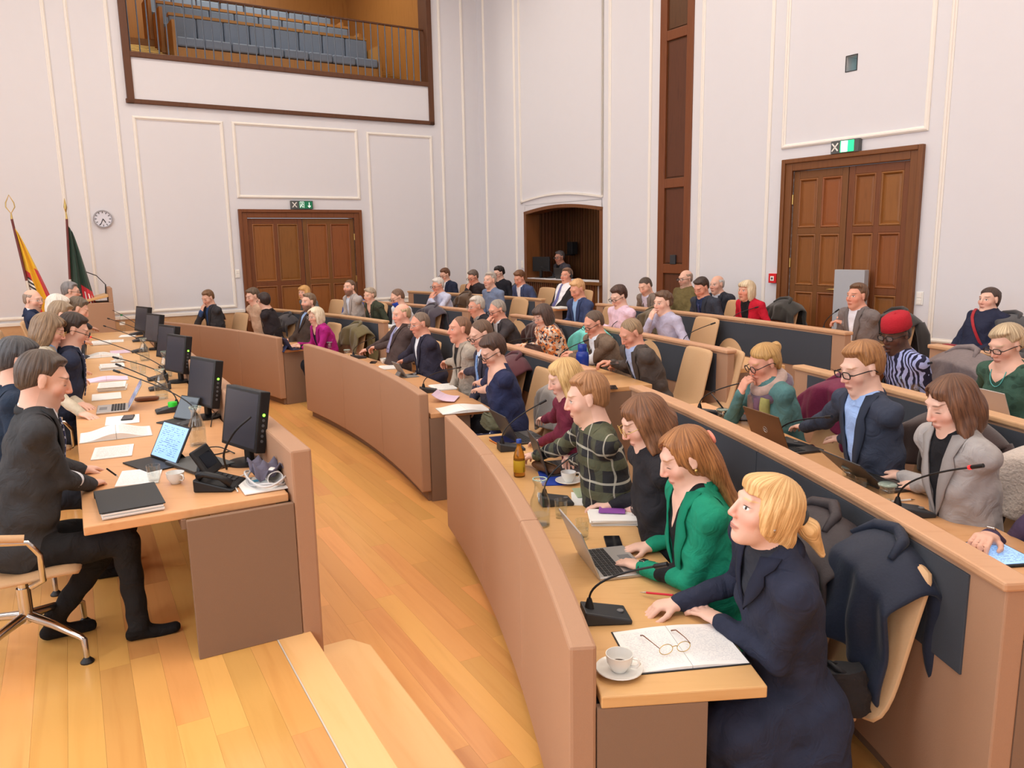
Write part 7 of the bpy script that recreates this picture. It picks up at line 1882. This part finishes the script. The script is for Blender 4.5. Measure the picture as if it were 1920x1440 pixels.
def headset(loc, deg, label):
    o = thing('cable_bundle', loc, deg, label, 'cables'); rg = random.Random(3); o.scale = (1.35, 1.35, 1.35)
    for k in range(3):
        m = MB(); ph = rg.uniform(0, 6); m.tube([(0.10*math.cos(2*PI*i/24*1.0+ph)*(1+0.15*k), 0.06*math.sin(2*PI*i/24+ph)*(1+0.1*k), 0.006+0.012*k+0.01*math.sin(5*PI*i/24+k)) for i in range(24)], 0.0042, 7, 0, True); m.build('cable_loop', plain('light_grey_cable', (206, 204, 204), 0.5), o, smooth=179)
    m = MB(); G = [[Vector((-0.07+0.14*i/8, 0.028*math.cos(a)*(1-0.1*q)+0.02, 0.030+0.026*math.sin(a)*(1-0.1*q))) for a in [2*PI*j/16 for j in range(16)]] for q, i in ((0, 0), (0, 8))]
    m.grid(G, closed_u=True); m.build('rolled_paper', M_PAPER, o, smooth=60, solid=0.002)
    MB().box((0.02, -0.02, 0.004), (0.2, 0.16, 0.004)).build('paper_sheet', M_PAPER, o)
    G = [[Vector((-0.09+0.16*i/8, -0.05+0.12*j/8, 0.055+0.022*math.sin(1.3*i+0.7*j)+0.012*math.cos(2.1*j))) for j in range(9)] for i in range(9)]
    m = MB(); m.grid(G); b = m.build('cloth', plain('grey_violet_cloth', (98, 94, 112), 0.9, var=0.1, scale=90, bump=0.3), o, smooth=179, solid=0.004)
    MB().box((-0.02, -0.03, 0.008), (0.02, 0.05, 0.003)).build('blue_tab', plain('tab_blue', (90, 170, 200), 0.6), o)
    return o
def glasses_case(loc, deg, label):
    o = thing('glasses_case', loc, deg, label, 'case'); m = plain('case_brown', (112, 66, 40), 0.5)
    for k, (z0, s_) in enumerate(((0.016, 1), (0.022, 0.96))):
        G = [[Vector((0.085*q, 0.03*math.cos(a)*(1-0.3*q**6)*s_, z0+0.016*math.sin(a)*(1-0.5*q**6))) for a in [2*PI*j/12 for j in range(12)]] for q in [-1+i/5 for i in range(11)]]
        b = MB(); b.grid(G, closed_u=True); b.add(G[0], [tuple(range(12))]); b.add(G[-1], [tuple(range(11, -1, -1))]); b.build(('case_bottom', 'case_lid')[k], m, o, smooth=60)
    return o

mic((0.326, 2.662, 0.740), 186.7, (0.473, 2.500, 1.010), 'gooseneck microphone nearest the photographer beside the open notebook')
open_book((0.546, 2.444, 0.740), 277.8, 'open white notebook with handwriting in front of the blonde woman', w=.19, l=.27, h=.008, mat=M_NOTES, name='open_notebook', cover=M_BLACK, cat='notebook')
spectacles((0.518, 2.395, 0.754), 285.7, 'thin gold reading glasses lying on the open notebook')
cup((0.326, 2.295, 0.740), 65.3, 'white coffee cup on saucer at the near end of the front row')
pen((0.595, 2.772, 0.770), (0.482, 2.846, 0.750), 'red ballpoint pen in the hand of the blonde woman', plain('pen_red', (206, 30, 50), 0.4))
laptop((0.414, 3.149, 0.740), 192.5, 'open silver laptop of the woman in emerald blazer', open_=112)
phone((0.449, 3.382, 0.740), 269.3, 'black phone lying beside the silver laptop')
tumbler((0.314, 3.447, 0.740), 'water glass behind the silver laptop lid', full=0.45)
stack((0.494, 3.685, 0.740), 270.4, 'fanned brown paper folders held by the woman in black sweater', w=.24, l=.17, h=.03, seed=3, top=M_PAPER)
paper((0.490, 3.743, 0.775), 261.0, 'purple card held by the woman in black sweater', w=.13, l=.12, mat=M_PURP)
carafe((0.125, 3.630, 0.740), 'water carafe on the rim side of the near front bench', full=0.2)
tumbler((0.234, 3.737, 0.740), 'drinking glass beside the near carafe', full=0.3)
mic((0.219, 3.949, 0.740), 191.6, (0.369, 3.923, 1.040), 'gooseneck microphone between the carafe and the green phone')
paper((0.382, 4.009, 0.740), 266.7, 'white sheet under the green phone', w=.15, l=.21, mat=M_PAPER)
phone((0.367, 4.091, 0.746), 277.0, 'sage green phone case on a white sheet', mat=plain('sage_case', (168, 184, 150), 0.5))
cup((0.312, 4.296, 0.740), 92.7, 'white coffee cup on saucer beside the brown pouch')
paper((0.233, 4.393, 0.740), 273.2, 'blue folder under the brown pouch', w=.16, l=.28, mat=M_BLUEF)
pouch((0.194, 4.504, 0.746), 213.7, 'brown leather pencil pouch on the blue folder')
laptop((0.281, 4.575, 0.740), 189.8, 'open black laptop of the man in plaid shirt', kind='dark', open_=106)
juice_bottle((0.034, 4.447, 0.740), 'glass juice bottle with blue cap and yellow label')
mic((-0.015, 5.053, 0.740), 195.8, (0.182, 5.092, 1.040), 'gooseneck microphone before the woman in burgundy')
laptop((0.087, 5.348, 0.740), 202.7, 'open dark laptop of the woman in burgundy sweater', kind='dark', open_=118)
paper((-0.074, 5.314, 0.740), 286.8, 'dark blue folder with orange pens at the end of the near bench', w=.14, l=.2, mat=plain('navy_folder', (32, 40, 92), 0.5))
pen((-0.163, 5.298, 0.742), (-0.072, 5.118, 0.742), 'orange pen beside the dark blue folder', plain('pen_orange', (226, 130, 40), 0.4))
bag((-0.158, 5.722, 0.740), 198.3, 'olive cloth bag at the end of the near front bench', (84, 84, 62), (0.26, 0.13, 0.09))
bag((1.120, 2.482, 0.475), 185, 'black handbag wedged behind the blonde woman on the chair', (30, 30, 34), (0.10, 0.20, 0.16))
open_book((-0.410, 6.351, 0.740), 288.8, 'open folder with pages being turned by the woman in navy', w=.20, l=.26, h=.02, mat=M_PAPER)
paper((-0.584, 6.765, 0.750), 262.7, 'pale violet sheet curling beside the open folder', w=.2, l=.25, mat=M_PINK, curl=0.06)
mic((-0.765, 7.158, 0.740), 204.1, (-0.466, 6.663, 1.040), 'gooseneck microphone at the near end of the middle bench')
stack((-0.663, 7.365, 0.740), 289.7, 'white papers before the man with blue tie', w=.2, l=.28, h=.012, seed=5)
tablet((-1.109, 8.045, 0.740), 207.6, 'grey tablet on a stand before the man in navy jacket', tilt=60, w=.22, case=plain('grey_case', (128, 126, 124), 0.5))
phone((-1.024, 8.169, 0.740), 237.9, 'dark phone beside the grey tablet')
pen((-0.943, 8.149, 0.742), (-1.080, 8.443, 0.742), 'black pen lying by the dark phone', M_BLACK)
cup((-1.482, 9.000, 0.740), 361.4, 'white cup by the man with crossed arms', saucer=False)
stack((-1.377, 8.636, 0.740), 280.0, 'crumpled white papers by the man with crossed arms', w=.2, l=.24, h=.012, seed=8)
phone((-1.615, 9.056, 0.740), 271.8, 'black phone flat on the middle bench')
mic((-1.860, 9.427, 0.740), 213.5, (-1.620, 9.125, 1.020), 'gooseneck microphone before the man in brown suit')
jar((-2.436, 10.425, 0.740), 'small glass at the far end of the middle bench')
jar((-2.038, 9.629, 0.740), 'small glass jar before the man in brown suit')
tablet((-2.947, 10.386, 0.740), 218.8, 'black tablet on a blue stand before the woman in magenta', tilt=62, case=plain('navy_case', (44, 56, 92), 0.6))
carafe((-3.661, 11.864, 0.740), 'water carafe before the man turned away', full=0.1)
mic((-3.454, 11.568, 0.740), 223.3, (-3.060, 11.088, 1.020), 'gooseneck microphone before the bearded man in brown')
bag((-5.144, 13.641, 0.740), 232.9, 'black camera bag on the far bench beside the chin resting man', (34, 34, 38), (0.42, 0.18, 0.16))
pen((-4.549, 12.861, 0.742), (-4.419, 12.684, 0.742), 'dark pen on the far bench', M_BLACK)
tablet((1.492, 5.206, 0.900), 174.9, 'tablet in black cover propped before the woman with scarf', tilt=52, w=.24, screen=plain('pale_screen', (206, 160, 128), 0.3))
jar((1.395, 5.084, 0.900), 'small lidded glass jar before the woman with scarf')
mic((1.345, 5.284, 0.900), 195.3, (1.532, 5.053, 1.170), 'gooseneck microphone before the woman with scarf')
laptop((1.598, 4.408, 0.900), 198.1, 'bronze lidded laptop of the young man in navy suit', kind='bronze', open_=112, logo=True, w=.33)
mic((1.592, 4.409, 0.900), 192.2, (1.637, 3.995, 1.170), 'gooseneck microphone before the young man typing')
phone((1.719, 4.352, 0.900), 266.9, 'slim grey phone edge before the young man typing', w=.05)
laptop((1.832, 3.708, 0.900), 193.7, 'dark laptop of the woman in light grey', kind='dark', open_=140, w=.31)
jar((1.657, 3.718, 0.900), 'lidded glass jar left of the laptop in the second row')
jar((1.706, 3.432, 0.900), 'lidded glass jar at the corner of the laptop in the second row')
tumbler((1.682, 3.631, 0.900), 'small water glass between the two jars', full=0.2, h=.06)
pen((1.720, 3.411, 0.902), (1.839, 3.434, 0.902), 'white pencil on the second row table', M_WHITE)
mic((1.721, 3.253, 0.900), 188.2, (1.795, 2.957, 1.200), 'gooseneck microphone before the woman in light grey', True)
tablet((1.834, 2.804, 0.900), 276.6, 'tablet with pale blue screen lying by the smartwatch wearer', flat=True, w=.17, d=.24, screen=M_SCREEN)
flask((0.671, 7.344, 0.900), 'glossy blue drinking flask on the second row')
phone((0.828, 6.361, 0.900), 269.3, 'black phone before the dark grey suit')
phone((0.904, 6.808, 1.030), 263.1, 'phone in the hand of the dark grey suit')
mic((0.509, 7.492, 0.900), 203.4, (0.690, 7.382, 1.160), 'gooseneck microphone before the brown tweed jacket')
bag((0.232, 8.245, 0.900), 206.1, 'brown handbag before the floral blouse', (74, 48, 40), (0.28, 0.14, 0.12))
mic((0.006, 8.602, 0.900), 207.6, (0.217, 8.032, 1.120), 'gooseneck microphone before the whispering men')
carafe((2.800, 5.510, 0.980), 'water carafe before the man in red cap', full=0.15)
tumbler((2.826, 5.390, 0.980), 'amber water glass beside the carafe in the third row', full=0.5)
mic((2.787, 5.677, 0.980), 195.3, (2.864, 5.353, 1.220), 'gooseneck microphone before the man in red cap')
laptop((2.972, 4.585, 0.980), 191.8, 'pale laptop lid before the woman in green sweater', kind='silver', open_=112)
spectacles((2.679, 6.405, 0.980), 257.5, 'black glasses lying on the third row rail side', gold=False)
mic((1.845, 8.115, 0.980), 203.5, (2.082, 8.130, 1.220), 'gooseneck microphone before the young man covering his mouth')
mic((1.272, 9.457, 0.980), 208.1, (1.447, 9.347, 1.220), 'gooseneck microphone before the pink shirt')
mic((-2.675, 12.973, 0.900), 224.9, (-2.678, 13.416, 1.140), 'gooseneck microphone before the light grey blazer')
mic((-2.200, 12.275, 0.900), 222.1, (-2.011, 12.061, 1.140), 'gooseneck microphone before the dark green jacket')
mic((2.720, 9.439, 1.060), 206.0, (2.904, 9.309, 1.280), 'gooseneck microphone before the red cardigan')
mic((3.448, 8.483, 1.060), 202.6, (3.478, 8.390, 1.300), 'gooseneck microphone before the folded hands')
stack((2.044, 10.820, 1.060), 290.6, 'papers and glasses before the dozing man', h=.02, seed=11)
jar((2.023, 10.986, 1.060), 'glass carafe stub before the dozing man')
stack((0.776, 12.330, 1.060), 296.3, 'white papers before the heavy man with headphones', h=.02, seed=12)
monitor((-1.466, 4.162, 0.931), 47.2, 'black desk monitor with green light, nearest the photographer')
monitor((-2.140, 5.344, 0.931), 47.2, 'black desk monitor with green light, second from the photographer')
monitor((-2.949, 6.845, 0.931), 47.2, 'black desk monitor with green light, third from the photographer')
monitor((-3.422, 7.742, 0.931), 47.2, 'black desk monitor with green light, fourth from the photographer')
monitor((-4.185, 9.145, 0.931), 47.2, 'black desk monitor with green light, second from the far end')
monitor((-4.863, 10.334, 0.931), 47.2, 'black desk monitor with green light, at the far end of the presidium desk')
tablet((-1.955, 4.193, 0.931), 49.2, 'slim laptop showing a pale blue document beside the charcoal suit', tilt=62, w=.31, d=.215, screen=M_SCREEN)
laptop((-2.954, 5.678, 0.931), 25.2, 'silver laptop of the woman in beige jacket', screen=M_SCREEN2, w=.30, open_=120)
folder((-1.786, 3.486, 0.931), 121.2, 'thick black folder of papers at the near corner of the presidium desk')
paper((-1.941, 3.923, 0.931), 109.2, 'sheet with notes under the writing hand', w=.2, l=.29, mat=M_NOTES)
pen((-2.082, 3.874, 0.991), (-2.042, 3.903, 0.936), 'dark pen in the writing hand', M_BLACK)
tumbler((-1.820, 3.824, 0.931), 'water glass by the writing man', full=0.4)
cup((-1.705, 3.808, 0.931), 59.2, 'white cup between the glass and the desk telephone', saucer=False)
desk_phone((-1.471, 3.742, 0.931), 179.2, 'black desk telephone with tilted display at the near end')
closed_laptop((-1.711, 4.135, 0.931), 49.2, 'closed dark grey laptop below the nearest monitor')
headset((-1.242, 3.790, 0.931), 29.2, 'tangle of white cables and rolled paper at the desk corner')
carafe((-1.889, 4.569, 0.931), 'water carafe before the nearest monitor', full=0.45)
tumbler((-2.033, 4.669, 0.931), 'water glass left of the near carafe', full=0.35)
carafe((-2.758, 6.061, 0.931), 'short carafe beside the silver laptop', full=0.1)
carafe((-3.189, 7.150, 0.931), 'tall carafe in the middle of the presidium desk', full=0.1)
carafe((-3.883, 8.226, 0.931), 'carafe before the third monitor', full=0.2)
tumbler((-3.465, 7.268, 0.931), 'glass in the middle of the presidium desk', full=0.2)
tumbler((-3.689, 7.572, 0.931), 'glass by the papers of the dark haired official', full=0.2)
cup((-4.105, 8.103, 0.931), 69.2, 'white cup and saucer far along the presidium desk')
water_bottle((-5.556, 11.195, 0.931), 'clear plastic water bottle with green cap at the far end')
bottle_cap_jar((-2.459, 5.563, 0.931), 'small tub with bright green lid beside the second monitor')
mic((-2.496, 5.566, 0.931), 29.2, (-2.952, 5.852, 1.231), 'gooseneck microphone before the beige jacket')
mic((-2.157, 5.073, 0.931), 29.2, (-2.678, 5.286, 1.271), 'gooseneck microphone with tilted tablet beside the near carafe')
mic((-3.197, 6.980, 0.931), 29.2, (-4.332, 8.043, 1.211), 'gooseneck microphone with red ring before the dark haired official', True)
mic((-2.963, 6.489, 0.931), 29.2, (-3.316, 6.552, 1.191), 'gooseneck microphone before the white haired official')
mic((-4.266, 8.929, 0.931), 29.2, (-4.951, 9.559, 1.171), 'gooseneck microphone far along the presidium desk')
mic((-4.754, 9.979, 0.931), 29.2, (-5.423, 10.589, 1.171), 'gooseneck microphone near the far monitors')
mic((-5.160, 10.742, 0.931), 29.2, (-6.111, 12.071, 1.171), 'gooseneck microphone at the far end of the presidium desk')
paper((-2.338, 4.442, 0.931), 113.2, 'printed sheet left of the pale blue laptop', w=0.21, l=0.29, mat=M_PRINT)
paper((-2.702, 5.306, 0.931), 115.2, 'white sheet under the smartphone by the silver laptop', w=0.21, l=0.29, mat=M_PAPER)
paper((-3.262, 6.193, 0.931), 117.2, 'white sheet beyond the silver laptop', w=0.21, l=0.3, mat=M_PAPER)
paper((-5.100, 10.028, 0.931), 115.2, 'sheet before the far monitors', w=0.21, l=0.29, mat=M_PRINT)
paper((-5.214, 10.626, 0.931), 109.2, 'sheet at the far end of the presidium desk', w=0.2, l=0.29, mat=M_PAPER)
paper((-4.508, 8.960, 0.931), 119.2, 'pale pink sheet far along the presidium desk', w=0.2, l=0.29, mat=M_PINK)
open_book((-2.537, 4.882, 0.931), 117.2, 'thick open binder with violet divider left of the laptop', w=.20, l=.29, h=.035)
stack((-3.403, 6.580, 0.931), 115.2, 'thick stack of papers before the woman in beige', h=.035, seed=21)
open_book((-3.685, 7.030, 0.931), 117.2, 'open folder with pink pages before the dark haired official', w=.17, l=.24, h=.015, mat=M_PINK)
stack((-3.990, 7.738, 0.931), 117.2, 'grey bound report before the dark haired official', h=.03, seed=22)
open_book((-4.551, 8.623, 0.931), 117.2, 'open grey binder far along the presidium desk', w=.18, l=.26, h=.03)
stack((-5.137, 9.766, 0.931), 117.2, 'papers with a green file far along the desk', h=.03, seed=23)
phone((-2.683, 5.345, 0.937), 109.2, 'black phone lying on the white sheet')
tablet((-2.275, 5.239, 0.931), 59.2, 'dark tilted tablet beside the near carafe', tilt=60, w=.2)
glasses_case((-2.841, 5.984, 0.931), 109.2, 'brown glasses case behind the silver laptop')
cable([(-1.554, 4.607, 1.031), (-1.414, 4.368, 0.991), (-1.343, 4.182, 0.941), (-1.366, 4.012, 0.937), (-1.414, 3.826, 0.937), (-1.332, 3.631, 0.937)], 'white cable hanging behind the nearest monitor', M_WHITE)
cable([(-1.597, 4.354, 0.935), (-1.721, 4.445, 0.951), (-1.816, 4.463, 0.935), (-1.714, 4.339, 0.935), (-1.645, 4.404, 0.935)], 'black cable looping before the nearest monitor', M_BLACK)
cable([(-1.993, 5.044, 0.935), (-2.052, 5.254, 0.961), (-2.119, 5.552, 0.935), (-2.034, 5.456, 0.935)], 'black cable beside the second monitor', M_BLACK)
cable([(-1.527, 4.029, 0.935), (-1.523, 3.999, 1.031), (-1.449, 3.975, 1.151), (-1.356, 3.967, 1.231)], 'black cable bent over the nearest monitor', M_BLACK, 0.006)

# ================================================================= lectern, flags, booth equipment, loose board
LECT = (-6.42, 12.25, DAIS_Z)
FLAG1 = (-6.97, 11.66, DAIS_Z)
FLAG2 = (-6.68, 11.84, DAIS_Z)
FDEG = 32.9
lc = empty('lectern', LECT, hd(29.2), 'tall taupe lectern with two gooseneck microphones beside the flags', 'lectern')
MB().box((0, 0, 0.55), (0.62, 0.40, 1.06)).build('body', M_TAN, lc, bevel=0.01)
m = MB(); m.prism([(-0.31, 0.14), (0.31, 0.14), (0.31, 0.20), (-0.31, 0.20)], 1.08, 1.30); m.build('front_shield', M_TAN, lc, bevel=0.006)
m = MB(); m.prism([(-0.30, -0.24), (0.30, -0.24), (0.30, 0.14), (-0.30, 0.14)], 1.08, 1.12); m.v = [(x, y, z+(y+0.24)*0.22) for x, y, z in m.v]; m.build('reading_top', M_TABLE, lc, bevel=0.006)
MB().box((0, 0, 0.01), (0.66, 0.44, 0.02)).build('plinth', M_SHADE, lc)
for s_ in (-0.12, 0.06):
    m = MB(); m.tube([(s_, 0.12, 1.2), (s_, 0.13, 1.34), (s_-0.06, 0.02, 1.48), (s_-0.16, -0.16, 1.56)], 0.006, 8); m.tube([(s_-0.16, -0.16, 1.56), (s_-0.20, -0.23, 1.585)], 0.012, 8); m.build('microphone', M_BLACK, lc, smooth=60)
def flag(loc, deg, label, cols, lean, hgt, spear):
    o = empty('flag', loc, R(deg), label, 'flag')
    top = Vector((lean[0], lean[1], hgt))
    MB().lathe([(0, 0), (0.16, 0), (0.16, 0.02), (0.04, 0.05), (0.028, 0.3), (0, 0.3)], 20).build('stand', M_BRASS, o, smooth=40)
    MB().tube([(0, 0, 0.05), tuple(top)], 0.017, 10).build('pole', plain('maroon_pole', (110, 52, 48), 0.4), o, smooth=60)
    MB().tube([tuple(top*0.50+Vector((0, 0, 0.0))), tuple(top*0.62)], 0.019, 10).build('ferrule', plain('white_ferrule', (224, 216, 206), 0.3), o, smooth=60)
    m = MB()
    if spear:
        m.tube([tuple(top), tuple(top+Vector((0, 0, 0.10)))], [0.016, 0.008], 8); m.tube([tuple(top+Vector((0, 0, 0.10))), tuple(top+Vector((0, 0, 0.17))), tuple(top+Vector((0, 0, 0.30)))], [0.008, 0.024, 0.002], 8)
    else:
        m.tube([tuple(top), tuple(top+Vector((0, 0, 0.08)))], [0.016, 0.008], 8)
        m.tube([tuple(top+Vector((x, 0, 0.08+z))) for x, z in ((0, 0), (-0.055, 0.09), (-0.05, 0.15), (0, 0.26), (0.05, 0.15), (0.055, 0.09))], 0.008, 8, 0, True)
    m.build('finial', M_BRASS, o, smooth=60)
    # furled cloth hanging from the upper pole
    nv, nu = 26, 28; G = []; 
    for i in range(nv+1):
        v = i/nv; base = top*(1-0.62*v)+Vector((0.0, 0, -0.05))
        wdt = 0.05+0.40*v**0.9
        row = []
        for j in range(nu+1):
            u = j/nu
            y = 0.05*math.sin(u*13+v*2.0)*(0.3+v); x = base.x+wdt*u*(0.95)+0.01; z = top.z-0.10-v*(hgt*0.60)-0.22*u*v-0.10*u
            row.append(Vector((x, base.y+y, z)))
        G.append(row)
    m = MB(); m.grid(G)
    mm, nt, b = new_mat('flag_cloth_'+str(cols[0][0])+str(cols[0][1]))
    tc = N(nt, 'ShaderNodeTexCoord'); s = N(nt, 'ShaderNodeSeparateXYZ'); nt.links.new(tc.outputs['UV'], s.inputs[0])
    U, Vv_ = s.outputs[0], s.outputs[1]
    c = cols[0]
    if spear:          # dark green with a red and white emblem low on the fly
        c = cmix(nt, vnode(nt, 'MULTIPLY', vnode(nt, 'GREATER_THAN', Vv_, 0.55), vnode(nt, 'GREATER_THAN', U, 0.45)), cols[0], cols[1])
        st = vnode(nt, 'LESS_THAN', vnode(nt, 'FRACT', vnode(nt, 'MULTIPLY', U, 7.0)), 0.35); c = cmix(nt, vnode(nt, 'MULTIPLY', vnode(nt, 'MULTIPLY', st, vnode(nt, 'GREATER_THAN', Vv_, 0.60)), vnode(nt, 'GREATER_THAN', U, 0.5)), c, cols[2])
        c = cmix(nt, vnode(nt, 'GREATER_THAN', Vv_, 0.93), c, cols[1])
    else:              # yellow field between red edges, small shield with black and white bars
        c = cmix(nt, vnode(nt, 'MULTIPLY', vnode(nt, 'GREATER_THAN', U, 0.74), vnode(nt, 'GREATER_THAN', Vv_, 0.34)), cols[0], cols[1])
        c = cmix(nt, vnode(nt, 'MULTIPLY', vnode(nt, 'LESS_THAN', U, 0.30), vnode(nt, 'GREATER_THAN', Vv_, 0.44)), c, cols[1])
        ex = vnode(nt, 'DIVIDE', vnode(nt, 'SUBTRACT', U, 0.18), 0.17); ey = vnode(nt, 'DIVIDE', vnode(nt, 'SUBTRACT', Vv_, 0.62), 0.12)
        sh = vnode(nt, 'LESS_THAN', vnode(nt, 'ADD', vnode(nt, 'MULTIPLY', ex, ex), vnode(nt, 'MULTIPLY', ey, ey)), 1.0)
        bars = vnode(nt, 'LESS_THAN', vnode(nt, 'FRACT', vnode(nt, 'MULTIPLY', Vv_, 22.0)), 0.5); bw = cmix(nt, bars, (240, 238, 232), (36, 34, 40))
        c = cmix(nt, sh, c, bw)
    if isinstance(c, tuple): b.inputs['Base Color'].default_value = s2l(c)+(1,)
    else: nt.links.new(c, b.inputs['Base Color'])
    b.inputs['Roughness'].default_value = 0.6; b.inputs['Sheen Weight'].default_value = 0.2
    ob = m.build('cloth', mm, o, smooth=179, solid=0.004)
    uv = ob.data.uv_layers.new(name='UVMap')
    for lp in ob.data.loops:
        k = lp.vertex_index; uv.data[lp.index].uv = ((k % (nu+1))/nu, (k//(nu+1))/nv)
    return o
flag(FLAG1, FDEG, 'yellow and red flag with a striped shield on a brass tipped pole', ((240, 190, 30), (206, 34, 48), (240, 240, 240)), (-0.22, 0.05), 2.55-DAIS_Z, False)
flag(FLAG2, FDEG, 'dark green flag with red and white edge beside the lectern', ((26, 58, 44), (206, 40, 54), (238, 232, 226)), (0.13, 0.0), 2.55-DAIS_Z, True)
# grey board leaning against the right door
gb = empty('grey_board', WB.p(8.86, 0.32, 0.14), math.atan2(BX.y, BX.x), 'plain light grey upright panel standing in front of the right door', 'panel')
MB().box((0, 0, 0.70), (0.40, 0.09, 1.36)).build('panel', plain('light_grey_board', (172, 174, 180), 0.6), gb, bevel=0.006)
MB().box((0, 0, 0.01), (0.46, 0.16, 0.02)).build('foot', M_DGREY, gb)
# booth equipment on the counter
def bp(u, d, z=1.385): return WB.p(u, z, d)
fd = math.degrees(math.atan2((-WB.n).y, (-WB.n).x))
o = empty('booth_monitor', bp(1.98, -0.16), hd(fd+200), 'black monitor at the left side of the control booth', 'monitor')
MB().box((0, 0, 0.01), (0.22, 0.18, 0.02)).build('foot', M_BLACK, o); MB().box((0, 0.02, 0.09), (0.05, 0.03, 0.16)).build('stem', M_BLACK, o); MB().box((0, 0, 0.28), (0.40, 0.04, 0.28)).build('housing', M_BLACK, o, bevel=0.006); MB().box((0, -0.021, 0.28), (0.38, 0.002, 0.25)).build('screen', M_SCR0, o)
laptop(tuple(bp(2.70, -0.20)), fd+180+0, 'dark laptop before the booth operator', 'dark', 105)
o = empty('loudspeaker', bp(2.05, -0.86, 1.86), hd(fd), 'small black loudspeaker inside the control booth', 'speaker')
MB().box((0, 0, 0.1), (0.16, 0.14, 0.24)).build('cabinet', M_BLACK, o, bevel=0.006); MB().lathe([(0, 0), (0.05, 0), (0.05, 0.01), (0, 0.01)], 18).build('cone', M_DGREY, o)
MB().box((0, -0.05, -0.03), (0.03, 0.2, 0.03)).build('bracket', M_BLACK, o)
mic(tuple(bp(2.25, -0.18)), fd, tuple(bp(2.12, -0.1, 1.60)), 'desk microphone on the booth counter')
o = empty('office_chair', bp(3.72, -0.68, 0.58), hd(fd), 'dark blue high backed chair at the right of the booth', 'chair')
MB().box((0, -0.2, 0.95), (0.46, 0.08, 0.9)).build('backrest', plain('navy_fabric', (24, 28, 50), 0.9), o, bevel=0.03); MB().box((0, 0.02, 0.46), (0.48, 0.46, 0.09)).build('seat', MATS['navy_fabric'], o, bevel=0.03); MB().lathe([(0, 0), (0.2, 0), (0.19, 0.03), (0.03, 0.06), (0.03, 0.42), (0, 0.42)], 16).build('pedestal', M_BLACK, o)
for k, u in enumerate((2.45, 3.25, 3.6)):
    paper(tuple(bp(u, -0.12, 1.386)), fd+20*k, ('white sheets left of the booth laptop', 'white sheet right of the booth laptop', 'white sheet at the right end of the booth counter')[k], mat=M_PAPER)
# pink folder on the knees and red bag of the woman by the wall
P = PERSONS['G1']; w = P['org']+P['fwd']*0.36; o = empty('pink_folder', (w[0], w[1], w[2]+0.62), hd(math.degrees(math.atan2(P['fwd'][1], P['fwd'][0]))), 'pale pink paper folder on the knees of the woman by the wall', 'folder')
m = MB().box((-0.12, 0, 0.02), (0.24, 0.30, 0.004), (Vector((0.96, 0, 0.28)), Vector((0, 1, 0)), Vector((-0.28, 0, 0.96)))); m.build('sheet', plain('folder_pink', (240, 196, 206), 0.7), o); MB().box((-0.12, 0, 0.034), (0.23, 0.29, 0.003), (Vector((0.96, 0, 0.28)), Vector((0, 1, 0)), Vector((-0.28, 0, 0.96)))).build('inner_sheet', M_PINK, o)
w2 = w-P['rgt']*0.02-P['fwd']*0.16
o = empty('shoulder_bag', (w2[0], w2[1], w2[2]+0.61), hd(math.degrees(math.atan2(P['fwd'][1], P['fwd'][0]))), 'small red leather bag on the lap of the woman by the wall', 'bag')
MB().box((0.1, 0.02, 0.05), (0.20, 0.08, 0.12)).build('body', plain('bag_red', (150, 36, 46), 0.5), o, bevel=0.015); MB().box((0.1, 0.062, 0.07), (0.19, 0.006, 0.08)).build('flap', MATS['bag_red'], o, bevel=0.004)
